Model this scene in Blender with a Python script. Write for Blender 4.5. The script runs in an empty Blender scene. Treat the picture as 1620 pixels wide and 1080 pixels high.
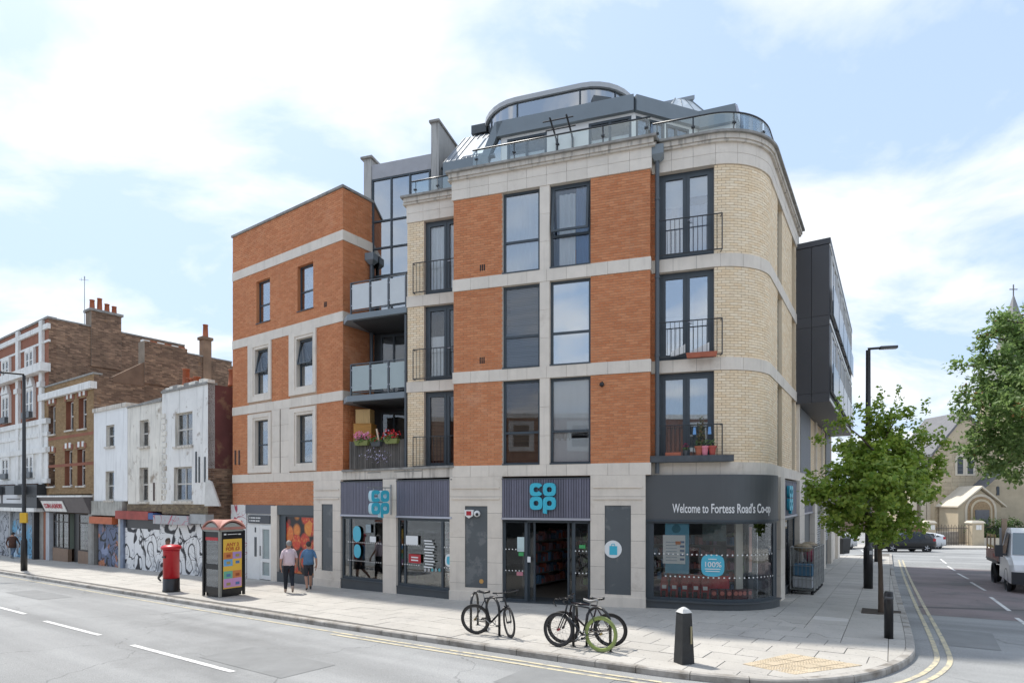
import bpy, bmesh, math, random
from mathutils import Vector, Matrix
random.seed(7)
R = math.radians
scene = bpy.context.scene
COL = scene.collection

# ------------------------------------------------------------------ camera, sky, sun, exposure
F, HZ, CAMZ, SL = 942.0, 788.0, 3.146, 0.034       # focal length in photo pixels, eye-level row, eye height, fall of the street
cam = bpy.data.cameras.new('camera')
cam.sensor_width = 36.0
cam.lens = F / 1620 * 36.0
cam.shift_y = (HZ - 540.0) / 1620.0
cam.clip_start, cam.clip_end = 0.1, 2000
camo = bpy.data.objects.new('camera', cam); COL.objects.link(camo)
camo.location = (0, 0, CAMZ); camo.rotation_euler = (R(90), 0, 0)
scene.camera = camo

SUN_FROM = Vector((-0.44, 0.46, 1.06)).normalized()
world = bpy.data.worlds.new('World'); scene.world = world
world.use_nodes = True
def build_world():
    nt = world.node_tree; nt.nodes.clear()
    N, L = nt.nodes.new, nt.links.new
    out = N('ShaderNodeOutputWorld'); bg = N('ShaderNodeBackground'); bg.inputs['Strength'].default_value = 0.13
    sky = N('ShaderNodeTexSky'); sky.sky_type = 'NISHITA'; sky.sun_disc = False
    sky.sun_elevation = math.asin(SUN_FROM.z); sky.sun_rotation = math.atan2(SUN_FROM.x, SUN_FROM.y)
    sky.air_density = 1.0; sky.dust_density = 2.0; sky.ozone_density = 1.5
    tc = N('ShaderNodeTexCoord')
    sep = N('ShaderNodeSeparateXYZ'); L(tc.outputs['Generated'], sep.inputs[0])
    zz = N('ShaderNodeMath'); zz.operation = 'ADD'; zz.inputs[1].default_value = 0.28; L(sep.outputs[2], zz.inputs[0])
    zm = N('ShaderNodeMath'); zm.operation = 'MAXIMUM'; zm.inputs[1].default_value = 0.05; L(zz.outputs[0], zm.inputs[0])
    cx = N('ShaderNodeMath'); cx.operation = 'DIVIDE'; L(sep.outputs[0], cx.inputs[0]); L(zm.outputs[0], cx.inputs[1])
    cy = N('ShaderNodeMath'); cy.operation = 'DIVIDE'; L(sep.outputs[1], cy.inputs[0]); L(zm.outputs[0], cy.inputs[1])
    cmb = N('ShaderNodeCombineXYZ'); L(cx.outputs[0], cmb.inputs[0]); L(cy.outputs[0], cmb.inputs[1])
    mp = N('ShaderNodeMapping'); mp.inputs['Scale'].default_value = (1.0, 1.35, 1); mp.inputs['Location'].default_value = (3.1, 1.7, 0)
    L(cmb.outputs[0], mp.inputs[0])
    n1 = N('ShaderNodeTexNoise'); n1.inputs['Scale'].default_value = 1.9; n1.inputs['Detail'].default_value = 9; n1.inputs['Roughness'].default_value = 0.56
    n1.inputs['Distortion'].default_value = 0.35
    L(mp.outputs[0], n1.inputs['Vector'])
    cr = N('ShaderNodeValToRGB'); cr.color_ramp.elements[0].position = 0.44; cr.color_ramp.elements[1].position = 0.62
    cr.color_ramp.elements[0].color = (0, 0, 0, 1); cr.color_ramp.elements[1].color = (1, 1, 1, 1)
    L(n1.outputs['Fac'], cr.inputs[0])
    n2 = N('ShaderNodeTexNoise'); n2.inputs['Scale'].default_value = 3.5; n2.inputs['Detail'].default_value = 6
    L(mp.outputs[0], n2.inputs['Vector'])
    cc = N('ShaderNodeMix'); cc.data_type = 'RGBA'; cc.inputs['A'].default_value = (4.1, 4.3, 4.6, 1); cc.inputs['B'].default_value = (6.0, 6.02, 6.05, 1)
    L(n2.outputs['Fac'], cc.inputs['Factor'])
    hz = N('ShaderNodeMapRange'); hz.inputs['From Min'].default_value = 0.0; hz.inputs['From Max'].default_value = 0.55
    hz.inputs['To Min'].default_value = 0.9; hz.inputs['To Max'].default_value = 0.75; L(sep.outputs[2], hz.inputs['Value'])
    veil = N('ShaderNodeMix'); veil.data_type = 'RGBA'; veil.inputs['B'].default_value = (2.75, 3.55, 4.75, 1)
    L(hz.outputs[0], veil.inputs['Factor']); L(sky.outputs[0], veil.inputs['A'])
    fm = N('ShaderNodeMath'); fm.operation = 'MULTIPLY'; fm.inputs[1].default_value = 0.9; L(cr.outputs[0], fm.inputs[0])
    mix = N('ShaderNodeMix'); mix.data_type = 'RGBA'
    L(fm.outputs[0], mix.inputs['Factor']); L(veil.outputs['Result'], mix.inputs['A']); L(cc.outputs['Result'], mix.inputs['B'])
    L(mix.outputs['Result'], bg.inputs['Color']); L(bg.outputs[0], out.inputs[0])
build_world()
sun = bpy.data.lights.new('sun', 'SUN'); sun.energy = 2.7; sun.angle = R(2.5); sun.color = (1.0, 0.95, 0.87)
suno = bpy.data.objects.new('sun', sun); COL.objects.link(suno)
suno.rotation_euler = SUN_FROM.to_track_quat('Z', 'Y').to_euler(); suno.location = (-20, 20, 50)
vs = scene.view_settings
vs.view_transform = 'Standard'; vs.look = 'None'; vs.gamma = 1.0; vs.use_curve_mapping = False
vs.exposure = 0.84
scene.render.engine = 'CYCLES'
scene.cycles.use_denoising = True
scene.cycles.max_bounces = 8; scene.cycles.transparent_max_bounces = 24; scene.cycles.glossy_bounces = 3
scene.cycles.caustics_reflective = False; scene.cycles.caustics_refractive = False

# ------------------------------------------------------------------ materials
def nodes_of(m):
    m.use_nodes = True; nt = m.node_tree; nt.nodes.clear()
    out = nt.nodes.new('ShaderNodeOutputMaterial'); b = nt.nodes.new('ShaderNodeBsdfPrincipled')
    nt.links.new(b.outputs[0], out.inputs[0])
    return nt, b
def c4(c): return (c[0], c[1], c[2], 1)
MATS = {}
def M(name, col, rough=0.6, var=0.0, scale=3.0, bump=0.0, bscale=40.0, metal=0.0, island=0.0, streak=0.0, col2=None, patch=None, emit=0.0, stretch=(1, 1, 1)):
    """principled surface: noise mottling (var), per-piece tone (island), vertical weather streaks (streak), patches of a second colour"""
    if name in MATS: return MATS[name]
    m = bpy.data.materials.new(name); MATS[name] = m
    nt, b = nodes_of(m); N, L = nt.nodes.new, nt.links.new
    b.inputs['Roughness'].default_value = rough; b.inputs['Metallic'].default_value = metal
    b.inputs['Base Color'].default_value = c4(col)
    cur = None
    tc = N('ShaderNodeTexCoord')
    def rgb(c):
        n = N('ShaderNodeRGB'); n.outputs[0].default_value = c4(c); return n.outputs[0]
    def mixc(fac, a, bb, blend='MIX'):
        n = N('ShaderNodeMix'); n.data_type = 'RGBA'; n.blend_type = blend
        if isinstance(fac, float): n.inputs['Factor'].default_value = fac
        else: L(fac, n.inputs['Factor'])
        L(a, n.inputs['A']); L(bb, n.inputs['B']); return n.outputs['Result']
    def mp(sc):
        n = N('ShaderNodeMapping'); n.inputs['Scale'].default_value = sc; L(tc.outputs['Object'], n.inputs[0]); return n.outputs[0]
    def noise(sc, detail=5, st=stretch, rough_=0.6):
        n = N('ShaderNodeTexNoise'); n.inputs['Scale'].default_value = sc; n.inputs['Detail'].default_value = detail; n.inputs['Roughness'].default_value = rough_
        L(mp(st), n.inputs['Vector']); return n.outputs['Fac']
    def ramp(v, p0, p1):
        n = N('ShaderNodeMapRange'); n.inputs['From Min'].default_value = p0; n.inputs['From Max'].default_value = p1; L(v, n.inputs['Value']); return n.outputs[0]
    cur = rgb(col)
    if col2 is not None:
        a = N('ShaderNodeNewGeometry'); oi = N('ShaderNodeObjectInfo')
        ad = N('ShaderNodeMath'); ad.operation = 'ADD'; L(a.outputs['Random Per Island'], ad.inputs[0]); L(oi.outputs['Random'], ad.inputs[1])
        fr = N('ShaderNodeMath'); fr.operation = 'FRACT'; L(ad.outputs[0], fr.inputs[0])
        cur = mixc(fr.outputs[0], cur, rgb(col2))
    if island:
        a = N('ShaderNodeNewGeometry'); oi = N('ShaderNodeObjectInfo')
        ad = N('ShaderNodeMath'); ad.operation = 'ADD'; L(a.outputs['Random Per Island'], ad.inputs[0]); L(oi.outputs['Random'], ad.inputs[1])
        m7 = N('ShaderNodeMath'); m7.operation = 'MULTIPLY'; m7.inputs[1].default_value = 7.31; L(ad.outputs[0], m7.inputs[0])
        fr = N('ShaderNodeMath'); fr.operation = 'FRACT'; L(m7.outputs[0], fr.inputs[0])
        cur = mixc(fr.outputs[0], mixc(1.0, cur, rgb((1 - island,) * 3), 'MULTIPLY'), mixc(1.0, cur, rgb((1 + island,) * 3), 'MULTIPLY'))
    if var:
        f = ramp(noise(scale), 0.3, 0.7)
        cur = mixc(f, mixc(1.0, cur, rgb((1 - var,) * 3), 'MULTIPLY'), mixc(1.0, cur, rgb((1 + var * 0.6,) * 3), 'MULTIPLY'))
    if streak:
        f = ramp(noise(1.0, 4, (6.0, 6.0, 0.55)), 0.52, 0.74)
        n = N('ShaderNodeMath'); n.operation = 'MULTIPLY'; n.inputs[1].default_value = streak; L(f, n.inputs[0])
        cur = mixc(n.outputs[0], cur, rgb((0.06, 0.055, 0.05)))
    if patch:
        pc, ps, p0, p1 = patch
        cur = mixc(ramp(noise(ps, 6, (1, 1, 1), 0.65), p0, p1), cur, rgb(pc))
    L(cur, b.inputs['Base Color'])
    if bump:
        bp = N('ShaderNodeBump'); bp.inputs['Strength'].default_value = bump; bp.inputs['Distance'].default_value = 0.02
        L(noise(bscale, 4), bp.inputs['Height']); L(bp.outputs[0], b.inputs['Normal'])
    if emit:
        L(cur, b.inputs['Emission Color']); b.inputs['Emission Strength'].default_value = emit
    return m
def M_glass(name, tint=(0.8, 0.86, 0.86), r0=0.06, r1=0.9, rough=0.015):
    if name in MATS: return MATS[name]
    m = bpy.data.materials.new(name); MATS[name] = m
    m.use_nodes = True; nt = m.node_tree; nt.nodes.clear(); N, L = nt.nodes.new, nt.links.new
    out = N('ShaderNodeOutputMaterial'); mix = N('ShaderNodeMixShader'); tr = N('ShaderNodeBsdfTransparent'); gl = N('ShaderNodeBsdfGlossy')
    tr.inputs[0].default_value = c4(tint); gl.inputs['Roughness'].default_value = rough; gl.inputs[0].default_value = (0.95, 0.97, 1, 1)
    fr = N('ShaderNodeFresnel'); fr.inputs[0].default_value = 1.5
    mr = N('ShaderNodeMapRange'); mr.inputs['From Min'].default_value = 0.04; mr.inputs['To Min'].default_value = r0; mr.inputs['To Max'].default_value = r1
    L(fr.outputs[0], mr.inputs['Value']); L(mr.outputs[0], mix.inputs[0]); L(tr.outputs[0], mix.inputs[1]); L(gl.outputs[0], mix.inputs[2]); L(mix.outputs[0], out.inputs[0])
    return m
def M_graffiti(name, base, line, scale=1.6, thick=0.05, fills=()):
    """shutter paint with scrawled lines and blots (flat print)"""
    if name in MATS: return MATS[name]
    m = bpy.data.materials.new(name); MATS[name] = m
    nt, b = nodes_of(m); N, L = nt.nodes.new, nt.links.new; b.inputs['Roughness'].default_value = 0.7
    tc = N('ShaderNodeTexCoord'); ls = []
    for sc_, th_, off_ in ((scale * 0.75, thick * 0.55, 0.0), (scale * 1.7, thick * 0.42, 5.3)):
        mpn = N('ShaderNodeMapping'); mpn.inputs['Location'].default_value = (off_, off_, off_); L(tc.outputs['Object'], mpn.inputs[0])
        no = N('ShaderNodeTexNoise'); no.inputs['Scale'].default_value = sc_; no.inputs['Detail'].default_value = 0.6; no.inputs['Distortion'].default_value = 1.1; L(mpn.outputs[0], no.inputs['Vector'])
        sb = N('ShaderNodeMath'); sb.operation = 'SUBTRACT'; sb.inputs[1].default_value = 0.5; L(no.outputs['Fac'], sb.inputs[0])
        ab = N('ShaderNodeMath'); ab.operation = 'ABSOLUTE'; L(sb.outputs[0], ab.inputs[0])
        lt = N('ShaderNodeMapRange'); lt.inputs['From Min'].default_value = th_; lt.inputs['From Max'].default_value = th_ * 0.6; L(ab.outputs[0], lt.inputs['Value']); ls.append(lt)
    n3 = N('ShaderNodeTexNoise'); n3.inputs['Scale'].default_value = scale * 0.6; L(tc.outputs['Object'], n3.inputs['Vector'])
    gate = N('ShaderNodeMapRange'); gate.inputs['From Min'].default_value = 0.46; gate.inputs['From Max'].default_value = 0.5; L(n3.outputs[0], gate.inputs['Value'])
    g2 = N('ShaderNodeMath'); g2.operation = 'MULTIPLY'; L(ls[1].outputs[0], g2.inputs[0]); L(gate.outputs[0], g2.inputs[1])
    ml = N('ShaderNodeMath'); ml.operation = 'MAXIMUM'; L(ls[0].outputs[0], ml.inputs[0]); L(g2.outputs[0], ml.inputs[1])
    cur = N('ShaderNodeRGB'); cur.outputs[0].default_value = c4(base); cur = cur.outputs[0]
    for k, (fc, fs, p0) in enumerate(fills):
        n4 = N('ShaderNodeTexNoise'); n4.inputs['Scale'].default_value = fs; n4.inputs['Detail'].default_value = 3
        mpn = N('ShaderNodeMapping'); mpn.inputs['Location'].default_value = (k * 7.3, k * 3.1, k * 5.7); L(tc.outputs['Object'], mpn.inputs[0]); L(mpn.outputs[0], n4.inputs['Vector'])
        r4 = N('ShaderNodeMapRange'); r4.inputs['From Min'].default_value = p0; r4.inputs['From Max'].default_value = p0 + 0.04; L(n4.outputs[0], r4.inputs['Value'])
        mx = N('ShaderNodeMix'); mx.data_type = 'RGBA'; mx.inputs['B'].default_value = c4(fc); L(r4.outputs[0], mx.inputs['Factor']); L(cur, mx.inputs['A']); cur = mx.outputs['Result']
    mx = N('ShaderNodeMix'); mx.data_type = 'RGBA'; mx.inputs['B'].default_value = c4(line); L(ml.outputs[0], mx.inputs['Factor']); L(cur, mx.inputs['A'])
    L(mx.outputs['Result'], b.inputs['Base Color'])
    return m
def M_apples():
    m = bpy.data.materials.new('apple_print'); nt, b = nodes_of(m); N, L = nt.nodes.new, nt.links.new; b.inputs['Roughness'].default_value = 0.35
    tc = N('ShaderNodeTexCoord'); mpn = N('ShaderNodeMapping'); mpn.inputs['Scale'].default_value = (1, 1, 0.9); L(tc.outputs['Object'], mpn.inputs[0])
    vo = N('ShaderNodeTexVoronoi'); vo.inputs['Scale'].default_value = 2.0; vo.inputs['Randomness'].default_value = 0.95; L(mpn.outputs[0], vo.inputs['Vector'])
    sp = N('ShaderNodeSeparateColor'); L(vo.outputs['Color'], sp.inputs[0])
    cr = N('ShaderNodeValToRGB'); e = cr.color_ramp.elements; e[0].color = (0.42, 0.02, 0.012, 1); e[1].color = (0.75, 0.3, 0.04, 1)
    q = cr.color_ramp.elements.new(0.55); q.color = (0.6, 0.05, 0.02, 1); L(sp.outputs[0], cr.inputs[0])
    no = N('ShaderNodeTexNoise'); no.inputs['Scale'].default_value = 9; no.inputs['Detail'].default_value = 5; L(tc.outputs['Object'], no.inputs['Vector'])
    mx0 = N('ShaderNodeMix'); mx0.data_type = 'RGBA'; mx0.inputs['B'].default_value = (0.75, 0.35, 0.07, 1)
    rr = N('ShaderNodeMapRange'); rr.inputs['From Min'].default_value = 0.5; rr.inputs['From Max'].default_value = 0.8; L(no.outputs[0], rr.inputs['Value']); L(rr.outputs[0], mx0.inputs['Factor']); L(cr.outputs[0], mx0.inputs['A'])
    rg = N('ShaderNodeMapRange'); rg.inputs['From Min'].default_value = 0.50; rg.inputs['From Max'].default_value = 0.66; L(vo.outputs['Distance'], rg.inputs['Value'])
    mx = N('ShaderNodeMix'); mx.data_type = 'RGBA'; mx.inputs['B'].default_value = (0.012, 0.006, 0.008, 1); L(rg.outputs[0], mx.inputs['Factor']); L(mx0.outputs['Result'], mx.inputs['A'])
    L(mx.outputs['Result'], b.inputs['Base Color']); MATS['apple_print'] = m; return m

brick_o = M('orange_brick', (0.54, 0.195, 0.080), 0.85, var=0.09, scale=0.45, col2=(0.63, 0.265, 0.122), island=0.05, bump=0.3, bscale=60, streak=0.10, patch=((0.66, 0.38, 0.24), .55, 0.60, 0.85))
mort_o = M('orange_mortar', (0.56, 0.40, 0.29), 0.95, var=0.15, scale=2)
brick_c = M('cream_brick', (0.84, 0.655, 0.43), 0.85, var=0.05, scale=0.8, col2=(0.90, 0.76, 0.56), island=0.04, bump=0.3, bscale=60, streak=0.06)
mort_c = M('cream_mortar', (0.40, 0.30, 0.20), 0.95, var=0.15, scale=2)
stone = M('pale_stone', (0.73, 0.665, 0.58), 0.85, streak=0.10, var=0.08, scale=2.2, island=0.04, bump=0.15, bscale=50, patch=((0.48, 0.42, 0.35), 1.1, 0.60, 0.80))
stone_d = M('stained_stone', (0.62, 0.57, 0.50), 0.9, var=0.12, scale=2.2, island=0.05, bump=0.15, bscale=50, streak=0.75)
joint = M('stone_joint', (0.20, 0.175, 0.15), 0.95, var=0.2, scale=5)
lead = M('grimy_coping', (0.30, 0.29, 0.27), 0.85, var=0.35, scale=4, bump=0.2)
frame_m = M('anthracite_frame', (0.050, 0.066, 0.080), 0.45, var=0.1, scale=3)
dark_panel = M('dark_panel', (0.075, 0.085, 0.092), 0.45, var=0.12, scale=1.2)
fascia_m = M('grey_fascia', (0.088, 0.095, 0.10), 0.42, var=0.06, scale=1.0)
rib_m = M('mauve_rib', (0.150, 0.150, 0.195), 0.5, var=0.10, scale=2.0, island=0.12)
rib_b = M('mauve_backing', (0.07, 0.07, 0.105), 0.6)
trim_m = M('silver_trim', (0.45, 0.46, 0.52), 0.35, metal=0.4)
clad_m = M('charcoal_cladding', (0.060, 0.062, 0.070), 0.5, var=0.07, scale=0.8, island=0.06)
roofmetal = M('blue_grey_metal', (0.19, 0.225, 0.25), 0.42, var=0.08, scale=1.5)
zinc = M('zinc_roof', (0.26, 0.29, 0.32), 0.4, var=0.12, scale=1.5, metal=0.2)
render_g = M('grey_render', (0.42, 0.41, 0.39), 0.9, var=0.10, scale=1.2, streak=0.5)
white_r = M('white_render', (0.74, 0.74, 0.72), 0.8, var=0.05, scale=1.5)
metal_d = M('dark_railing', (0.035, 0.04, 0.046), 0.4, metal=0.2)
pipe_m = M('slate_pipe', (0.085, 0.10, 0.115), 0.4, var=0.05)
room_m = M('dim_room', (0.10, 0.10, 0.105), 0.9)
white_blind = M('white_blind', (0.86, 0.87, 0.87), 0.85, var=0.05, scale=1.5, stretch=(4, 4, 0.4))
curtain_m = M('pale_curtain', (0.70, 0.70, 0.67), 0.9, var=0.08, scale=2, stretch=(6, 6, 0.4))
brown_blind = M('brown_blind', (0.16, 0.105, 0.07), 0.8, var=0.2, scale=2, island=0.15)
dark_blind = M('grey_slat_blind', (0.20, 0.20, 0.21), 0.7, island=0.12)
blue_curtain = M('blue_curtain', (0.13, 0.23, 0.42), 0.9, var=0.2, scale=2, stretch=(5, 5, 0.4))
glass = M_glass('window_glass', (0.955, 0.97, 0.975), 0.055, 0.9)
glass_shop = M_glass('shop_glass', (0.95, 0.965, 0.96), 0.028, 0.9)
glass_tower = M_glass('coated_glass', (0.30, 0.38, 0.40), 0.42, 0.95)
glass_rail = M_glass('rail_glass', (0.93, 0.97, 0.96), 0.05, 0.9)
frost = M('frosted_panel', (0.36, 0.42, 0.42), 0.18, var=0.08, scale=1.0)
white_p = M('white_paint', (0.78, 0.78, 0.76), 0.5, var=0.05, scale=2)
black_p = M('black_paint', (0.018, 0.018, 0.02), 0.4, var=0.2, scale=6)
coop_blue = M('turquoise_sign', (0.055, 0.47, 0.62), 0.4)
coop_edge = M('pale_turquoise_edge', (0.45, 0.66, 0.74), 0.5)
steel = M('galvanised_steel', (0.33, 0.34, 0.34), 0.4, metal=0.7, var=0.15, scale=6)

# ------------------------------------------------------------------ mesh helpers
OFF = {}                                            # world position of the root that each object hangs under
def gz(y): return CAMZ - 2.5 - SL * min(y, 80.0)
def ground(px, py, dz=0.0):
    Y = (2.5 - dz) / ((py - HZ) / F - SL)
    return Vector(((px - 810) / F * Y, Y, gz(Y) + dz))
class MB:
    def __init__(s): s.v = []; s.f = []
    def add(s, vs, fs):
        o = len(s.v); s.v += [tuple(p) for p in vs]; s.f += [tuple(i + o for i in f) for f in fs]; return s
    def quad(s, a, b, c, d): return s.add([a, b, c, d], [(0, 1, 2, 3)])
    def box8(s, p):                                 # p: 4 bottom corners then 4 top corners, counter-clockwise from above
        return s.add(p, [(3, 2, 1, 0), (4, 5, 6, 7), (0, 1, 5, 4), (1, 2, 6, 5), (2, 3, 7, 6), (3, 0, 4, 7)])
    def box(s, c, size, rz=0.0):
        x, y, z = size[0] / 2, size[1] / 2, size[2] / 2; ca, sa = math.cos(rz), math.sin(rz); P = []
        for dz in (-z, z):
            for dx, dy in ((-x, -y), (x, -y), (x, y), (-x, y)):
                P.append((c[0] + dx * ca - dy * sa, c[1] + dx * sa + dy * ca, c[2] + dz))
        return s.box8(P)
    def frustum(s, c, s0, s1, h, rz=0.0):
        ca, sa = math.cos(rz), math.sin(rz); P = []
        for (sx, sy), z in ((s0, 0), (s1, h)):
            for dx, dy in ((-.5, -.5), (.5, -.5), (.5, .5), (-.5, .5)):
                X, Yy = dx * sx, dy * sy; P.append((c[0] + X * ca - Yy * sa, c[1] + X * sa + Yy * ca, c[2] + z))
        return s.box8(P)
    def prism(s, poly, z0, z1):                     # poly counter-clockwise (x, y)
        n = len(poly); P = [(p[0], p[1], z0) for p in poly] + [(p[0], p[1], z1) for p in poly]
        return s.add(P, [tuple(range(n - 1, -1, -1)), tuple(range(n, 2 * n))] + [(i, (i + 1) % n, n + (i + 1) % n, n + i) for i in range(n)])
    def tube(s, pts, r, seg=6, caps=True):
        pts = [Vector(p) for p in pts]; rs = r if isinstance(r, (list, tuple)) else [r] * len(pts); rings = []
        up = Vector((0, 0, 1))
        for i, p in enumerate(pts):
            t = (pts[min(i + 1, len(pts) - 1)] - pts[max(i - 1, 0)]).normalized()
            a = t.cross(up)
            if a.length < 1e-3: a = t.cross(Vector((1, 0, 0)))
            a.normalize(); b = t.cross(a).normalized()
            rings.append([p + (a * math.cos(2 * math.pi * k / seg) + b * math.sin(2 * math.pi * k / seg)) * rs[i] for k in range(seg)])
        o = []; fs = []
        for q in rings: o += q
        for i in range(len(pts) - 1):
            for k in range(seg):
                k2 = (k + 1) % seg; fs.append((i * seg + k, i * seg + k2, (i + 1) * seg + k2, (i + 1) * seg + k))
        if caps: fs += [tuple(range(seg - 1, -1, -1)), tuple((len(pts) - 1) * seg + k for k in range(seg))]
        return s.add(o, fs)
    def lathe(s, prof, c=(0, 0, 0), seg=20):        # prof: (radius, height) from bottom to top
        o = []; fs = []
        for r, z in prof:
            for k in range(seg):
                a = 2 * math.pi * k / seg; o.append((c[0] + r * math.cos(a), c[1] + r * math.sin(a), c[2] + z))
        for i in range(len(prof) - 1):
            for k in range(seg):
                k2 = (k + 1) % seg; fs.append((i * seg + k, i * seg + k2, (i + 1) * seg + k2, (i + 1) * seg + k))
        fs += [tuple(range(seg - 1, -1, -1)), tuple((len(prof) - 1) * seg + k for k in range(seg))]
        return s.add(o, fs)
    def torus(s, c, R_, r, ax=1, n=28, m=6, sx=1.0):  # ring round the local y axis (ax=1)
        o = []; fs = []
        for i in range(n):
            a = 2 * math.pi * i / n
            for k in range(m):
                q = 2 * math.pi * k / m; rr = R_ + r * math.cos(q)
                o.append((c[0] + rr * math.cos(a), c[1] + r * sx * math.sin(q), c[2] + rr * math.sin(a)))
        for i in range(n):
            for k in range(m):
                i2, k2 = (i + 1) % n, (k + 1) % m; fs.append((i * m + k, i * m + k2, i2 * m + k2, i2 * m + k))
        return s.add(o, fs)
    def ball(s, c, r, n=8, m=6, sq=(1, 1, 1)):
        o = []; fs = []
        for j in range(m + 1):
            t = math.pi * j / m
            for i in range(n):
                a = 2 * math.pi * i / n; o.append((c[0] + r * sq[0] * math.sin(t) * math.cos(a), c[1] + r * sq[1] * math.sin(t) * math.sin(a), c[2] + r * sq[2] * math.cos(t)))
        for j in range(m):
            for i in range(n):
                i2 = (i + 1) % n; fs.append((j * n + i, (j + 1) * n + i, (j + 1) * n + i2, j * n + i2))
        return s.add(o, fs)
    def mesh(s, off=(0, 0, 0), smooth=False):
        me = bpy.data.meshes.new('m'); ox, oy, oz = off
        me.from_pydata([(x - ox, y - oy, z - oz) for x, y, z in s.v], [], s.f)
        if smooth: me.polygons.foreach_set('use_smooth', [True] * len(me.polygons))
        me.update(); return me
def link(name, me, mat, parent=None, loc=(0, 0, 0), rz=0.0):
    o = bpy.data.objects.new(name, me); COL.objects.link(o)
    if me is not None:
        me.name = name
        if mat is not None and not me.materials: me.materials.append(mat)
    o.location = loc; o.rotation_euler = (0, 0, rz)
    if parent is not None: o.parent = parent
    return o
def part(name, mb, mat, parent, smooth=False):      # world-space shape as a child of a thing or a part
    off = OFF[parent.name]; o = link(name, mb.mesh(off, smooth), mat, parent); OFF[o.name] = off; return o
def tag(o, label, cat, group=None, kind=None):
    if label: o['label'] = label
    if cat: o['category'] = cat
    if group: o['group'] = group
    if kind: o['kind'] = kind
    return o
def root(name, loc, label, cat, group=None):        # an Empty at the base of a thing, world-aligned
    o = link(name, None, None, None, loc); OFF[o.name] = tuple(loc); return tag(o, label, cat, group)
def single(name, mb, mat, label, cat, group=None, smooth=False, base=None):
    b = base or (sum(p[0] for p in mb.v) / len(mb.v), sum(p[1] for p in mb.v) / len(mb.v), min(p[2] for p in mb.v))
    o = link(name, mb.mesh(b, smooth), mat, None, b); OFF[o.name] = tuple(b); return tag(o, label, cat, group)
def struct(name, mb, mat):
    o = link(name, mb.mesh(), mat); OFF[o.name] = (0, 0, 0); o['kind'] = 'structure'; return o
def copy_tree(o, parent=None):
    c = o.copy(); COL.objects.link(c)
    if parent is not None: c.parent = parent
    for ch in list(o.children): copy_tree(ch, c)
    return c

class Path:
    """a facade line in plan, running left to right as seen from the street; w is the distance in front of it"""
    def __init__(s, pts):
        s.p = [Vector(q).to_2d() if len(q) > 2 else Vector(q) for q in pts]; s.u = [0.0]
        for a, b in zip(s.p, s.p[1:]): s.u.append(s.u[-1] + (b - a).length)
        s.L = s.u[-1]; n = len(s.p); seg = [(s.p[i + 1] - s.p[i]).normalized() for i in range(n - 1)]
        s.t = [seg[0]] + [(seg[i - 1] + seg[i]).normalized() for i in range(1, n - 1)] + [seg[-1]]; s.seg = seg
    def at(s, u):
        if u <= 0: return s.p[0] + s.seg[0] * u, s.seg[0]
        if u >= s.L: return s.p[-1] + s.seg[-1] * (u - s.L), s.seg[-1]
        i = 0
        while s.u[i + 1] < u: i += 1
        k = (u - s.u[i]) / (s.u[i + 1] - s.u[i])
        return s.p[i].lerp(s.p[i + 1], k), s.t[i].lerp(s.t[i + 1], k).normalized()
    def P(s, u, w, z):
        q, t = s.at(u); return Vector((q.x + t.y * w, q.y - t.x * w, z))
    def ang(s, u):
        t = s.at(u)[1]; return math.atan2(t.y, t.x)
    def cuts(s, u0, u1):
        return [u0] + [x for x in s.u[1:-1] if u0 + 1e-4 < x < u1 - 1e-4] + [u1]
def U(path, px, w=0.0):                             # where a sight line meets the facade
    lo, hi = -30.0, path.L + 60.0
    for _ in range(60):
        m = (lo + hi) / 2; q = path.P(m, w, 0); 
        if 810 + F * q.x / q.y < px: lo = m
        else: hi = m
    return lo
def Zp(path, u, py, w=0.0): return CAMZ + (HZ - py) / F * path.P(u, w, 0).y
def slab(mb, path, u0, u1, z0, z1, w0, w1, straight=False):
    us = [u0, u1] if straight else path.cuts(u0, u1); n = len(us); V = []
    for u in us: V += [path.P(u, w1, z0), path.P(u, w1, z1), path.P(u, w0, z1), path.P(u, w0, z0)]
    fs = [(0, 1, 2, 3), tuple(4 * (n - 1) + k for k in (3, 2, 1, 0))]
    for i in range(n - 1):
        a, b = 4 * i, 4 * (i + 1)
        for k in range(4): fs.append((b + k, b + (k + 1) % 4, a + (k + 1) % 4, a + k))
    mb.add(V, fs); return mb
def wall(mb, path, u0, u1, z0, z1, w0, w1, holes=()):
    us = sorted(set([u0, u1] + [min(max(x, u0), u1) for h in holes for x in h[:2]]))
    for a, b in zip(us, us[1:]):
        if b - a < 1e-4: continue
        hs = sorted([(max(h[2], z0), min(h[3], z1)) for h in holes if h[0] < b - 1e-5 and h[1] > a + 1e-5 and h[3] > z0 and h[2] < z1]); z = z0
        for h0, h1 in hs:
            if h0 > z + 1e-4: slab(mb, path, a, b, z, h0, w0, w1)
            z = max(z, h1)
        if z < z1 - 1e-4: slab(mb, path, a, b, z, z1, w0, w1)
    return mb
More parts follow.
